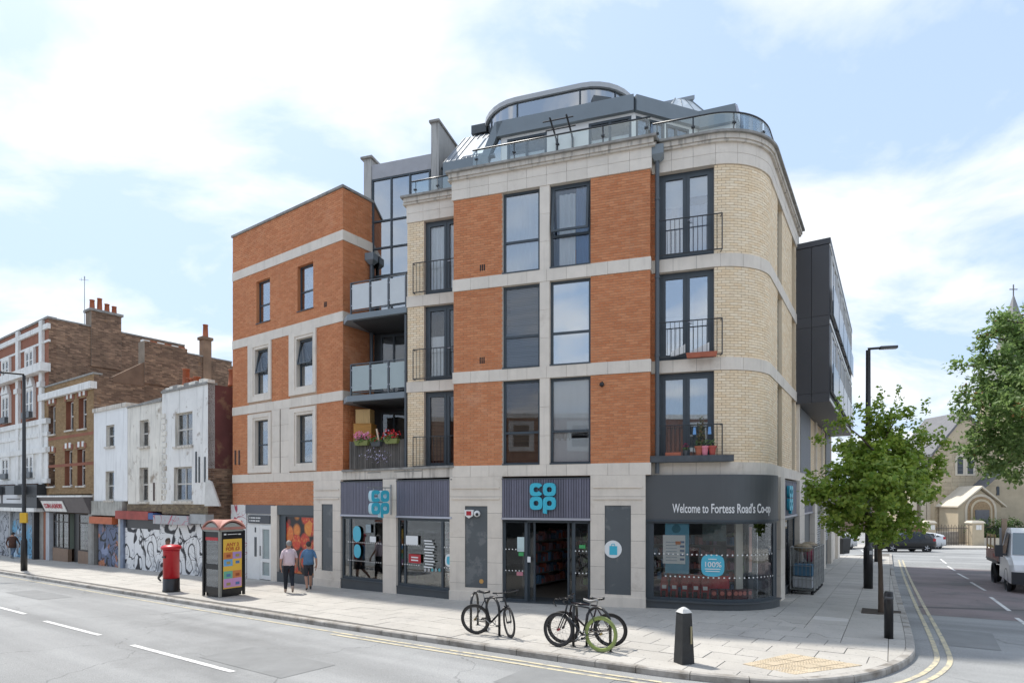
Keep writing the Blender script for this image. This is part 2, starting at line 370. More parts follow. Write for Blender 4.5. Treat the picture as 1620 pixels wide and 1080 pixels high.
def courses(path, u0, u1, z0, z1, holes=(), L=0.225, H=0.075, gap=0.011):
    out = []; n = max(1, round((z1 - z0) / H)); h = (z1 - z0) / n
    for k in range(n):
        a, b = z0 + k * h, z0 + (k + 1) * h - gap; iv = [(u0, u1)]
        for q in holes:
            if q[2] < b - 0.01 and q[3] > a + 0.01:
                nv = []
                for s0, s1 in iv:
                    if q[1] <= s0 or q[0] >= s1: nv.append((s0, s1)); continue
                    if q[0] > s0: nv.append((s0, q[0]))
                    if q[1] < s1: nv.append((q[1], s1))
                iv = nv
        for s0, s1 in iv:
            j = math.floor((s0 - u0) / L) - 1
            while True:
                p0 = u0 + j * L + (L / 2 if k % 2 else 0); p1 = p0 + L - gap; j += 1
                if p0 > s1: break
                c0, c1 = max(p0, s0), min(p1, s1)
                if c1 - c0 > 0.03: out.append((c0, c1, a, b))
    return out
def lay(path, bricks, w1, w0=0.0):
    mb = MB()
    for c0, c1, a, b in bricks:
        P = path.P; w = w1 + random.uniform(-0.0025, 0.0025)
        mb.add([P(c0, w, a), P(c1, w, a), P(c1, w, b), P(c0, w, b), P(c0, w0, a), P(c1, w0, a), P(c1, w0, b), P(c0, w0, b)],
               [(0, 1, 2, 3), (3, 2, 6, 7), (1, 0, 4, 5), (0, 3, 7, 4), (2, 1, 5, 6)])
    return mb
BRICK_ME = {}
def brickwork(parent, path, bricks, mat, single_n=0, w1=0.012):
    if single_n:
        full = [b for b in bricks if b[1] - b[0] > 0.2]
        full.sort(key=lambda b: (path.P(b[0], 0, b[2]) - Vector((0, 0, CAMZ))).length)
        sel = set(full[:single_n]); bricks = [b for b in bricks if b not in sel]
        off = Vector(OFF[parent.name])
        if mat.name not in BRICK_ME:
            m = MB(); m.box((0, 0, 0), (0.214, 0.018, 0.064)); BRICK_ME[mat.name] = m.mesh(); BRICK_ME[mat.name].materials.append(mat)
        for b in sel:
            um = (b[0] + b[1]) / 2; q = path.P(um, w1 - 0.0085, (b[2] + b[3]) / 2) - off
            o = link('brick', BRICK_ME[mat.name], None, parent, q, path.ang(um)); OFF[o.name] = OFF[parent.name]
    o = part('bricks', lay(path, bricks, w1), mat, parent); o['kind'] = 'stuff'; return o
def blocks(parent, path, u0, u1, z0, z1, w1, mat, n=None, L=0.62, gap=0.007, name='stone_block', w0=-0.05):
    n = n or max(1, round((u1 - u0) / L)); st = (u1 - u0) / n
    for i in range(n):
        mb = MB(); slab(mb, path, u0 + i * st + (gap / 2 if i else 0), u0 + (i + 1) * st - (gap / 2 if i < n - 1 else 0), z0, z1, w0, w1 + random.uniform(-0.0015, 0.0015)); part(name, mb, mat, parent)
def band(parent, path, u0, u1, z0, z1, w1, mat, name='stone_band', L=0.62, rows=1, n=None):
    mb = MB(); slab(mb, path, u0 + 0.004, u1 - 0.004, z0 + 0.004, z1 - 0.004, -0.15, w1 - 0.012)
    p = part(name, mb, joint, parent); h = (z1 - z0) / rows
    for r in range(rows): blocks(p, path, u0, u1, z0 + r * h + (0.003 if r else 0), z0 + (r + 1) * h - (0.003 if r < rows - 1 else 0), w1, mat, n=n, L=L)
    return p
def bar_frame(mb, path, u0, u1, z0, z1, w0, w1, t=0.06, vs=(), hs=(), bt=None):
    bt = bt or t
    slab(mb, path, u0, u0 + t, z0, z1, w0, w1); slab(mb, path, u1 - t, u1, z0, z1, w0, w1)
    slab(mb, path, u0 + t, u1 - t, z0, z0 + t, w0, w1); slab(mb, path, u0 + t, u1 - t, z1 - t, z1, w0, w1)
    for v in vs: slab(mb, path, v - bt / 2, v + bt / 2, z0 + t, z1 - t, w0 + 0.004, w1 - 0.004)
    for h in hs: slab(mb, path, u0 + t, u1 - t, h - bt / 2, h + bt / 2, w0 + 0.002, w1 - 0.002)
    return mb
def folds(path, u0, u1, z0, z1, w, amp=0.03, pitch=0.16):
    mb = MB(); n = max(6, int((u1 - u0) / pitch * 6)); V = []
    for i in range(n + 1):
        u = u0 + (u1 - u0) * i / n; ww = w + amp * math.sin(2 * math.pi * (u - u0) / pitch) * (0.7 + 0.3 * math.sin(u * 9)); V += [path.P(u, ww, z0), path.P(u, ww, z1)]
    mb.add(V, [(2 * i, 2 * i + 2, 2 * i + 3, 2 * i + 1) for i in range(n)]); return mb
def slats(path, u0, u1, z0, z1, w, pitch=0.05):
    mb = MB(); z = z0
    while z < z1: slab(mb, path, u0, u1, z, z + pitch * 0.82, w - 0.008, w); z += pitch
    return mb
def window(parent, path, u0, u1, z0, z1, t=0.06, vs=(), hs=(), inset=0.09, gl=None, cover=(), fm=None, name='window', room=0.75, label=None, roommat=None):
    """frame with panes, blinds or curtains behind the glass, and the room recess; cover: (kind, material, f0, f1, g0, g1) in fractions of the opening"""
    mb = MB(); bar_frame(mb, path, u0, u1, z0, z1, -inset - 0.06, -inset, t, vs, hs)
    wn = part(name, mb, fm or frame_m, parent)
    if label: wn['label'] = label
    ue = [u0 + t] + [v for v in vs] + [u1 - t]; ze = [z0 + t] + list(hs) + [z1 - t]
    for a, b in zip(ue, ue[1:]):
        for c, d in zip(ze, ze[1:]):
            p = MB(); slab(p, path, a, b, c, d, -inset - 0.035, -inset - 0.028); part('pane', p, gl or glass, wn)
    for kind, mat, f0, f1, g0, g1 in cover:
        a, b, c, d = u0 + (u1 - u0) * f0, u0 + (u1 - u0) * f1, z0 + (z1 - z0) * g0, z0 + (z1 - z0) * g1; w = -inset - 0.085
        if kind == 'curtain': part('curtain', folds(path, a, b, c, d, w), mat, wn, True)
        elif kind == 'slats': part('blind', slats(path, a, b, c, d, w), mat, wn)
        else:
            p = MB(); slab(p, path, a, b, c, d, w - 0.01, w); part('blind', p, mat, wn)
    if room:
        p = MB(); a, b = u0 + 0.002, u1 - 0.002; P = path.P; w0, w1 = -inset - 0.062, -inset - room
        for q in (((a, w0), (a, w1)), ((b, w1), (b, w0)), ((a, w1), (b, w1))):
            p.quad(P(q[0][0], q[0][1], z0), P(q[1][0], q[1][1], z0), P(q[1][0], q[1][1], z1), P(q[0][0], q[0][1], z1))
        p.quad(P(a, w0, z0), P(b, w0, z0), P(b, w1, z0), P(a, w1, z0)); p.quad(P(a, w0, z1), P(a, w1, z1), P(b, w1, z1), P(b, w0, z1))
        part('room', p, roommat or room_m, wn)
    return wn
def reveal(parent, path, u0, u1, z0, z1, depth, mat, wf=0.0, name='reveal'):
    p = MB(); P = path.P; w0, w1 = wf, -depth; e = 0.0015; a, b = u0 + e, u1 - e; c, d = z0 + e, z1 - e
    p.quad(P(a, w0, c), P(a, w1, c), P(a, w1, d), P(a, w0, d)); p.quad(P(b, w1, c), P(b, w0, c), P(b, w0, d), P(b, w1, d))
    p.quad(P(a, w0, d), P(a, w1, d), P(b, w1, d), P(b, w0, d)); p.quad(P(a, w1, c), P(a, w0, c), P(b, w0, c), P(b, w1, c))
    return part(name, p, mat, parent)
def juliet(parent, path, u0, u1, z0, h=1.05, w=0.16, n=None, name='juliet_rail'):
    mb = MB(); P = path.P
    mb.tube([P(u0, -0.02, z0 + h), P(u0, w, z0 + h), P(u1, w, z0 + h), P(u1, -0.02, z0 + h)], 0.017, 6)
    mb.tube([P(u0, -0.02, z0 + 0.08), P(u0, w, z0 + 0.08), P(u1, w, z0 + 0.08), P(u1, -0.02, z0 + 0.08)], 0.017, 6)
    for u in (u0, u1): mb.tube([P(u, w, z0 + 0.06), P(u, w, z0 + h + 0.01)], 0.016, 6)
    r = part(name, mb, metal_d, parent); n = n or int((u1 - u0) / 0.12)
    for i in range(1, n):
        b = MB(); u = u0 + (u1 - u0) * i / n; b.tube([P(u, w, z0 + 0.09), P(u, w, z0 + h - 0.01)], 0.0085, 5); part('baluster', b, metal_d, r)
    return r
def text_mesh(s, size, extrude=0.006, bold=0.0, align='CENTER', sx=1.0):
    cu = bpy.data.curves.new('t', 'FONT'); cu.body = s; cu.size = size; cu.extrude = extrude; cu.offset = bold; cu.align_x = align; cu.align_y = 'CENTER'; cu.resolution_u = 3
    o = bpy.data.objects.new('t', cu); COL.objects.link(o)
    me = bpy.data.meshes.new_from_object(o.evaluated_get(bpy.context.evaluated_depsgraph_get()))
    V = [(v.co.x * sx, v.co.y, v.co.z) for v in me.vertices]; Fc = [tuple(p.vertices) for p in me.polygons]
    bpy.data.objects.remove(o); bpy.data.curves.remove(cu); bpy.data.meshes.remove(me)
    return V, Fc
def text_on(mb, path, u, z, w, s, size, **k):
    V, Fc = text_mesh(s, size, **k); mb.add([path.P(u + x, w + d, z + y) for x, y, d in V], Fc); return mb

# ------------------------------------------------------------------ the setting: roads, pavement, kerbs, markings
dA = Vector((0.818, -0.575)); nA = Vector((-0.575, -0.818))        # along the main street (to the right) and towards the road
dC = Vector((0.537, 0.843)); nC = Vector((0.843, -0.537))          # along the side street (away) and towards its road
asphalt = M('worn_asphalt', (0.28, 0.285, 0.285), 0.85, var=0.10, scale=0.35, bump=0.35, bscale=120, patch=((0.235, 0.24, 0.24), 0.22, 0.52, 0.60))
def add_speckle(m, amt=0.18, scale=260):
    nt = m.node_tree; N, L = nt.nodes.new, nt.links.new; b = [n for n in nt.nodes if n.type == 'BSDF_PRINCIPLED'][0]
    src = b.inputs['Base Color'].links[0].from_socket; tc = N('ShaderNodeTexCoord'); n = N('ShaderNodeTexNoise'); n.inputs['Scale'].default_value = scale; n.inputs['Detail'].default_value = 2
    L(tc.outputs['Object'], n.inputs['Vector']); mr = N('ShaderNodeMapRange'); mr.inputs['From Min'].default_value = 0.3; mr.inputs['From Max'].default_value = 0.7
    mr.inputs['To Min'].default_value = 1 - amt; mr.inputs['To Max'].default_value = 1 + amt; L(n.outputs[0], mr.inputs['Value'])
    mx = N('ShaderNodeMix'); mx.data_type = 'RGBA'; mx.blend_type = 'MULTIPLY'; mx.inputs['Factor'].default_value = 1; L(src, mx.inputs['A']); L(mr.outputs[0], mx.inputs['B']); L(mx.outputs['Result'], b.inputs['Base Color'])
add_speckle(asphalt, 0.25, 70)
def add_wear(m, crack=0.28, track=0.22):
    """tyre-polished tracks along the main street and thin wandering cracks"""
    nt = m.node_tree; N, L = nt.nodes.new, nt.links.new; b = [n for n in nt.nodes if n.type == 'BSDF_PRINCIPLED'][0]; src = b.inputs['Base Color'].links[0].from_socket; tc = N('ShaderNodeTexCoord')
    mp = N('ShaderNodeMapping'); mp.vector_type = 'POINT'; mp.inputs['Rotation'].default_value = (0, 0, math.atan2(0.575, 0.818)); L(tc.outputs['Object'], mp.inputs[0])
    ms = N('ShaderNodeMapping'); ms.inputs['Scale'].default_value = (0.03, 0.62, 1); L(mp.outputs[0], ms.inputs[0]); n1 = N('ShaderNodeTexNoise'); n1.inputs['Scale'].default_value = 1.3; n1.inputs['Detail'].default_value = 3; L(ms.outputs[0], n1.inputs['Vector'])
    r1 = N('ShaderNodeMapRange'); r1.inputs['From Min'].default_value = .35; r1.inputs['From Max'].default_value = .65; r1.inputs['To Min'].default_value = 1 - track; r1.inputs['To Max'].default_value = 1 + track * .7; L(n1.outputs[0], r1.inputs['Value'])
    nw = N('ShaderNodeTexNoise'); nw.inputs['Scale'].default_value = 1.1; nw.inputs['Detail'].default_value = 5; L(tc.outputs['Object'], nw.inputs['Vector']); va = N('ShaderNodeVectorMath'); va.operation = 'MULTIPLY_ADD'; va.inputs[1].default_value = (1.3, 1.3, 0); L(nw.outputs['Color'], va.inputs[0]); L(tc.outputs['Object'], va.inputs[2])
    vo = N('ShaderNodeTexVoronoi'); vo.feature = 'DISTANCE_TO_EDGE'; vo.inputs['Scale'].default_value = .21; L(va.outputs[0], vo.inputs['Vector']); rc = N('ShaderNodeMapRange'); rc.inputs['From Min'].default_value = .0016; rc.inputs['From Max'].default_value = .0036; rc.inputs['To Min'].default_value = 1 - crack; rc.inputs['To Max'].default_value = 1; L(vo.outputs['Distance'], rc.inputs['Value'])
    ns = N('ShaderNodeTexNoise'); ns.inputs['Scale'].default_value = .9; ns.inputs['Detail'].default_value = 7; ns.inputs['Roughness'].default_value = .7; L(tc.outputs['Object'], ns.inputs['Vector']); rs = N('ShaderNodeMapRange'); rs.inputs['From Min'].default_value = .62; rs.inputs['From Max'].default_value = .78; rs.inputs['To Min'].default_value = 1; rs.inputs['To Max'].default_value = .72; L(ns.outputs[0], rs.inputs['Value'])
    for v in (r1, rc, rs):
        mx = N('ShaderNodeMix'); mx.data_type = 'RGBA'; mx.blend_type = 'MULTIPLY'; mx.inputs['Factor'].default_value = 1; L(src, mx.inputs['A']); L(v.outputs[0], mx.inputs['B']); src = mx.outputs['Result']
    L(src, b.inputs['Base Color'])
add_wear(asphalt)
red_road = M('red_brown_asphalt', (0.24, 0.20, 0.20), 0.85, var=0.12, scale=0.5, bump=0.35, bscale=120, patch=((0.16, 0.15, 0.15), 0.4, 0.5, 0.62)); add_speckle(red_road, 0.22, 70); add_wear(red_road, .28, .12)
dirt_m = M('paving_joint', (0.15, 0.14, 0.125), 0.95, var=0.2, scale=3)
slab_m = M('concrete_slab', (0.44, 0.42, 0.385), 0.85, var=0.08, scale=1.3, island=0.06, bump=0.12, bscale=60, patch=((0.34, 0.325, 0.305), 0.55, 0.55, 0.72)); add_speckle(slab_m, 0.07, 40)
def add_gum(m):
    nt = m.node_tree; N, L = nt.nodes.new, nt.links.new; b = [n for n in nt.nodes if n.type == 'BSDF_PRINCIPLED'][0]; src = b.inputs['Base Color'].links[0].from_socket; tc = N('ShaderNodeTexCoord')
    for sc_, th, dk in ((2.6, .055, .62), (3.7, .05, 1.14)):
        vo = N('ShaderNodeTexVoronoi'); vo.inputs['Scale'].default_value = sc_; vo.voronoi_dimensions = '2D'; L(tc.outputs['Object'], vo.inputs['Vector']); r = N('ShaderNodeMapRange'); r.inputs['From Min'].default_value = th * .7; r.inputs['From Max'].default_value = th; r.inputs['To Min'].default_value = dk; r.inputs['To Max'].default_value = 1; L(vo.outputs['Distance'], r.inputs['Value'])
        mx = N('ShaderNodeMix'); mx.data_type = 'RGBA'; mx.blend_type = 'MULTIPLY'; mx.inputs['Factor'].default_value = 1; L(src, mx.inputs['A']); L(r.outputs[0], mx.inputs['B']); src = mx.outputs['Result']
    L(src, b.inputs['Base Color'])
add_gum(slab_m)
tact_m = M('buff_tactile', (0.52, 0.435, 0.315), 0.85, var=0.08, scale=2, island=0.06)
kerb_m = M('granite_kerb', (0.40, 0.38, 0.35), 0.8, var=0.14, scale=5, island=0.10, bump=0.15, bscale=60, patch=((0.20, 0.18, 0.155), 2.2, 0.46, 0.66))  # dark patches: dirt, spread wider to paint in shade of the road face
yellow_m = M('worn_yellow_line', (0.56, 0.50, 0.345), 0.8, var=0.1, scale=4, patch=((0.30, 0.29, 0.27), 6, 0.48, 0.62))
white_m = M('worn_white_line', (0.68, 0.68, 0.67), 0.8, var=0.08, scale=4, patch=((0.36, 0.36, 0.355), 5, 0.52, 0.66))
def G(x, y, dz=0.0): return Vector((x, y, gz(y) + dz))
RD = -0.115                                           # the roads lie this far below the pavement

kerb_pts = [ground(px, py).to_2d() for px, py in ((0, 903), (333, 956), (586, 994), (806, 1025), (974, 1049.5), (1083, 1063.5), (1172, 1072), (1247, 1076.5), (1344, 1070), (1412, 1055.5), (1447, 1034), (1448.5, 1020), (1440.5, 988), (1426.5, 948), (1415, 906), (1411.5, 882))]
a0 = kerb_pts[0]; kerb_pts = [a0 - dA * 60, a0 - dA * 25] + kerb_pts + [kerb_pts[-1] + dC * 6]
def smooth_path(p, it=2):
    for _ in range(it):
        q = [p[0]]
        for a, b in zip(p, p[1:]): q += [a.lerp(b, 0.25), a.lerp(b, 0.75)]
        q.append(p[-1]); p = q
    return p
KP = Path(smooth_path(kerb_pts, 2))                   # left to right along the kerb; its outward normal points at the road

mb = MB()
for (y0, y1) in ((-60, 0), (0, 80), (80, 700)):
    mb.quad(Vector((-700, y0, gz(y0) + RD)), Vector((700, y0, gz(y0) + RD)), Vector((700, y1, gz(y1) + RD)), Vector((-700, y1, gz(y1) + RD)))
road = struct('road', mb, asphalt)
# reddish surface of the side street
q0 = ground(1462, 1000, RD).to_2d()
s0 = ground(1455, 968, RD).to_2d(); s1 = ground(1428, 899, RD).to_2d()
mb = MB(); e0, e1 = s0 - dC * 0.4, s1 + dC * 1.5; W = 8.2
pts = [e0 + nC * 0.05, e0 + nC * W, e1 + nC * W, e1 + nC * 0.05]
mb.add([G(p.x, p.y, RD + 0.004) for p in pts], [(0, 1, 2, 3)]); side_road = struct('side_road', mb, red_road)

def strip(mb, path, u0, u1, w0, w1, dz, step=0.6):
    n = max(1, int((u1 - u0) / step)); V = []
    for i in range(n + 1):
        u = u0 + (u1 - u0) * i / n; a, b = path.P(u, w0, 0), path.P(u, w1, 0); V += [G(a.x, a.y, dz), G(b.x, b.y, dz)]
    mb.add(V, [(2 * i, 2 * i + 1, 2 * i + 3, 2 * i + 2) for i in range(n)]); return mb
uY0 = U(KP, 690); 
def u_at(px, py):
    g = ground(px, py).to_2d(); return min((i * 0.05 for i in range(int(KP.L / 0.05))), key=lambda u: (KP.at(u)[0] - g).length)
uc = u_at(1412, 882); ul = u_at(333, 956)
for w in (0.30, 0.50):
    mb = MB(); strip(mb, KP, ul + 6.0, uc, w, w + 0.085, RD + 0.008, 0.3); tag(struct('yellow_line', mb, yellow_m), None, None)
mb = MB(); strip(mb, KP, 45.0, ul + 6.0, 0.30, 0.37, RD + 0.008, 0.5); struct('yellow_line', mb, yellow_m)
for (xa, ya, xb, yb, t) in ((-90, 936, -40, 949, .11), (-12, 957.5, 40, 971, .11), (71, 982, 158, 1004.5, .11), (209, 1020, 369, 1062.5, .11),
                            (1488, 884, 1497, 891, .10), (1499, 895, 1511, 902.5, .10), (1515, 906.5, 1532, 915.5, .10), (1536, 920.5, 1559, 934, .10), (1567, 944, 1597, 966, .10), (1608, 977, 1645, 1003, .10),
                            (1473, 879.5, 1485, 880.5, .12), (1362, 869.5, 1370, 875.5, .1)):
    a, b = ground(xa, ya, RD), ground(xb, yb, RD); d = (b - a).to_2d().normalized(); nn = Vector((-d.y, d.x)) * t / 2; mb = MB()
    mb.add([G(a.x + nn.x, a.y + nn.y, RD + 0.008), G(a.x - nn.x, a.y - nn.y, RD + 0.008), G(b.x - nn.x, b.y - nn.y, RD + 0.008), G(b.x + nn.x, b.y + nn.y, RD + 0.008)], [(0, 1, 2, 3)]); struct('white_line', mb, white_m)
# repair strip across the side street
mb = MB(); a, b = ground(1455, 961, RD).to_2d(), ground(1640, 967, RD).to_2d(); mb.add([G(a.x, a.y, RD + 0.006), G(b.x, b.y, RD + 0.006), G(b.x, b.y + .35, RD + 0.006), G(a.x, a.y + .35, RD + 0.006)], [(0, 1, 2, 3)])
struct('road_patch', mb, M('dark_patch', (0.11, 0.105, 0.105), 0.85, var=0.15, scale=2, bump=0.3, bscale=100))

for (x, y, L0_, W0_, rot) in ((420, 1045, 2.6, 1.1, 0), (60, 940, 3.4, .9, 0), (880, 1075, 1.6, 1.3, .04), (1530, 1010, 2.2, 1.0, 1.57)):
    g = ground(x, y, RD); ca, sa = math.cos(math.atan2(-.575, .818) + rot), math.sin(math.atan2(-.575, .818) + rot); mb = MB(); V = []
    for dx, dy in ((-.5, -.5), (.5, -.5), (.5, .5), (-.5, .5)): X, Yy = dx * L0_, dy * W0_; V.append(G(g.x + X * ca - Yy * sa, g.y + X * sa + Yy * ca, RD + .005))
    mb.add(V, [(0, 1, 2, 3)]); struct('road_patch', mb, M('old_repair', (0.225, 0.23, 0.23), 0.85, var=0.12, scale=2, bump=0.35, bscale=100))
# kerb stones, each a stone of its own
mb = MB(); strip(mb, KP, 0, KP.L, -0.13, -0.005, -0.02, 0.6); kerb = struct('kerb', mb, joint)
u = 28.0; i = 0
while u < KP.L - 1.0:
    Ls = 0.9 if KP.at(u)[0].x < -14 else random.choice((0.75, 0.9, 0.9, 1.05)); 
    n = 3; V = []
    for k in range(n + 1):
        uu = u + 0.006 + (Ls - 0.012) * k / n; a, b = KP.P(uu, -0.15, 0), KP.P(uu, 0.0, 0); c = KP.P(uu, -0.018, 0); j = random.uniform(-.002, .002) if 0 < k < n else 0
        V += [G(a.x, a.y, -0.06), G(a.x, a.y, 0.004), G(c.x, c.y, 0.004 + j), G(b.x, b.y, -0.02), G(b.x, b.y, -0.2)]
    fs = [(4, 3, 2, 1, 0), tuple(5 * n + q for q in range(5))]
    for k in range(n):
        for q in range(5): fs.append((5 * k + q, 5 * k + (q + 1) % 5, 5 * k + 5 + (q + 1) % 5, 5 * k + 5 + q))
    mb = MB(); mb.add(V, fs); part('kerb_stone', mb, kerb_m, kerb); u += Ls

# pavement: joint bed with slabs laid on it
def clip(subj, quad):
    out = subj
    for i in range(len(quad)):
        a, b = quad[i], quad[(i + 1) % len(quad)]; inp, out = out, []
        if not inp: break
        def side(p): return (b[0] - a[0]) * (p[1] - a[1]) - (b[1] - a[1]) * (p[0] - a[0])
        for j in range(len(inp)):
            p, q = inp[j - 1], inp[j]; sp, sq = side(p), side(q)
            if (sp >= 0) != (sq >= 0):
                t = sp / (sp - sq); out.append((p[0] + (q[0] - p[0]) * t, p[1] + (q[1] - p[1]) * t))
            if sq >= 0: out.append(q)
    return out
B0 = Vector((-1.805, 18.48)); dB = Vector((0.952, -0.305)).normalized(); nB = Vector((dB.y, -dB.x))
B1 = B0 + dB * 5.947
PB = Path([B0, B1])
A0 = Vector((-12.03, 25.67)); PA = Path([A0, (-1.8, 18.48)])
Dst = B1 - nB * 0.35 + dB * 0.0
Cpt = Vector((8.9, 19.5)); tC = Vector((0.537, 0.843)).normalized()
def isect(p, d, q, e):
    den = d.x * e.y - d.y * e.x; t = ((q.x - p.x) * e.y - (q.y - p.y) * e.x) / den; return p + d * t
X0 = isect(Dst, dB, Cpt, tC); turn = math.acos(dB.dot(tC)); RAD = 1.75; T = RAD * math.tan(turn / 2)
arc0 = X0 - dB * T; cen = arc0 + Vector((-dB.y, dB.x)) * RAD; pts = [Dst]
for k in range(17):
    a = math.atan2(dB.y, dB.x) - math.pi / 2 + turn * k / 16; pts.append(cen + Vector((math.cos(a), math.sin(a))) * RAD)
uARC0 = (arc0 - Dst).length; pts.append(X0 + tC * (T + 24.0)); PD = Path(pts)
uARC1 = uARC0 + RAD * turn
inner = [PA.P(-40, -0.6, 0).to_2d(), PA.P(PA.L, -0.6, 0).to_2d(), PB.P(PB.L, -0.6, 0).to_2d(), PD.P(uARC0, -0.6, 0).to_2d(), PD.P(uARC1, -0.6, 0).to_2d(), PD.P(PD.L + 2, -0.6, 0).to_2d()]
outer = [KP.P(u, -0.155, 0).to_2d() for u in [20 + k * 0.5 for k in range(int((KP.L - 20) / 0.5) + 1)]]
pave_poly = [(p.x, p.y) for p in outer] + [(p.x, p.y) for p in reversed(inner)]
mb = MB(); mb.add([G(x, y, -0.014) for x, y in pave_poly], [tuple(range(len(pave_poly)))]); pavement = struct('pavement', mb, dirt_m)
corner_in = X0; corner_out = ground(1420, 1052).to_2d(); cv = (corner_out - corner_in)
slabs = []
def half(poly, p, d, sgn):
    out = []
    side = lambda q: sgn * (d.x * (q[1] - p.y) - d.y * (q[0] - p.x))
    for j in range(len(poly)):
        a, b = poly[j - 1], poly[j]; sa, sb = side(a), side(b)
        if (sa >= 0) != (sb >= 0): t = sa / (sa - sb); out.append((a[0] + (b[0] - a[0]) * t, a[1] + (b[1] - a[1]) * t))
        if sb >= 0: out.append(b)
    return out
def lay_slabs(org, du, dv, nu0, nu1, nv, lu, lv, base):
    for j in range(nv):
        for i in range(nu0, nu1):
            o = org + du * (i * lu + (lu / 2 if j % 2 else 0)) + dv * (j * lv); g = 0.0065
            quad = [o + du * g + dv * g, o + du * (lu - g) + dv * g, o + du * (lu - g) + dv * (lv - g), o + du * g + dv * (lv - g)]
            if du.x * dv.y - du.y * dv.x < 0: quad.reverse()
            c = sum(quad, Vector((0, 0))) / 4
            if c.y > 60: continue
            P = clip(base, [(q.x, q.y) for q in quad])
            if len(P) < 3: continue
            ar = abs(sum(P[k - 1][0] * P[k][1] - P[k][0] * P[k - 1][1] for k in range(len(P)))) / 2
            if ar > 0.02: slabs.append((c, P))
poly_l, poly_r = half(pave_poly, corner_in, cv, -1), half(pave_poly, corner_in, cv, 1)
ko = kerb_pts[5] - nA * 0.16
lay_slabs(ko, dA, -nA, -95, 12, 18, 0.82, 0.61, poly_l)
lay_slabs(corner_in - Vector((tC.y, -tC.x)) * 2.0, tC, Vector((tC.y, -tC.x)), -12, 48, 14, 0.61, 0.82, poly_r)
tq = [ground(px, py).to_2d() for px, py in ((1174, 1050), (1258, 1067), (1366, 1052), (1250, 1033))]
def in_tact(c):
    s = [(tq[(k + 1) % 4] - tq[k]).x * (c - tq[k]).y - (tq[(k + 1) % 4] - tq[k]).y * (c - tq[k]).x for k in range(4)]; return all(v > -0.05 for v in s) or all(v < 0.05 for v in s)
slabs.sort(key=lambda s: s[0].length)
def slab_mesh(mb, P, up=0.0):
    dz = up + random.uniform(-0.0035, 0.0035); n = len(P); dzs = [dz + random.uniform(-.0012, .0012) for _ in P]
    cx, cy = sum(p[0] for p in P) / n, sum(p[1] for p in P) / n
    V = [G(x, y, -0.03) for x, y in P] + [G(x, y, -0.003 + d) for (x, y), d in zip(P, dzs)] + [G(x + (cx - x) * 0.012, y + (cy - y) * 0.012, d) for (x, y), d in zip(P, dzs)]
    mb.add(V, [tuple(range(2 * n, 3 * n))] + [(i, (i + 1) % n, n + (i + 1) % n, n + i) for i in range(n)] + [(n + i, n + (i + 1) % n, 2 * n + (i + 1) % n, 2 * n + i) for i in range(n)])
for c, P in slabs[:290]:
    mb = MB(); slab_mesh(mb, P); part('paving_slab', mb, slab_m, pavement)
mb = MB()
for c, P in slabs[290:]: slab_mesh(mb, P)
far = part('paving_slabs', mb, slab_m, pavement); far['kind'] = 'stuff'
du = (tq[1] - tq[0]); dv = (tq[3] - tq[0]); nu, nv = 5, 5
for i in range(nu):
    for j in range(nv):
        g = 0.008; c = [tq[0].lerp(tq[1], a).lerp(tq[3].lerp(tq[2], a), b) for a, b in ((i / nu + g, j / nv + g), ((i + 1) / nu - g, j / nv + g), ((i + 1) / nu - g, (j + 1) / nv - g), (i / nu + g, (j + 1) / nv - g))]
        mb = MB(); slab_mesh(mb, [(q.x, q.y) for q in c], .008)
        for a in range(4):
            for b in range(4):
                q = c[0].lerp(c[1], (a + .5) / 4).lerp(c[3].lerp(c[2], (a + .5) / 4), (b + .5) / 4); z = gz(q.y); mb.frustum((q.x, q.y, z + 0.004), (0.03, 0.03), (0.02, 0.02), 0.009)
        part('tactile_slab', mb, tact_m, pavement)
# far pavements of the crossing road and of the side street's other side
mb = MB(); fy = 52.5; n = 40
mb.box8([G(20, fy, -0.2), G(95, fy - 6, -0.2), G(95, fy + 6, -0.2), G(20, fy + 6, -0.2), G(20, fy, 0), G(95, fy - 6, 0), G(95, fy + 6, 0), G(20, fy + 6, 0)]); struct('far_pavement', mb, slab_m)
rk = s0 + nC * 8.3; mb = MB(); a, b = rk - dC * 10, rk + dC * 21; 
mb.box8([G(*(a), -0.2), G(*(a + nC * 6), -0.2), G(*(b + nC * 6), -0.2), G(*b, -0.2), G(*a, 0), G(*(a + nC * 6), 0), G(*(b + nC * 6), 0), G(*b, 0)]); struct('side_pavement', mb, slab_m)
# manhole cover in the pavement
g = ground(1314, 979); mb = MB(); ca = PD.ang(PD.L); mb.box((g.x, g.y, g.z + 0.002), (0.55, 0.75, 0.012), ca)
single('access_cover', mb, M('pale_cover', (0.55, 0.53, 0.5), 0.8, var=0.1), 'pale rectangular access cover set flat in the shaded pavement', 'cover')

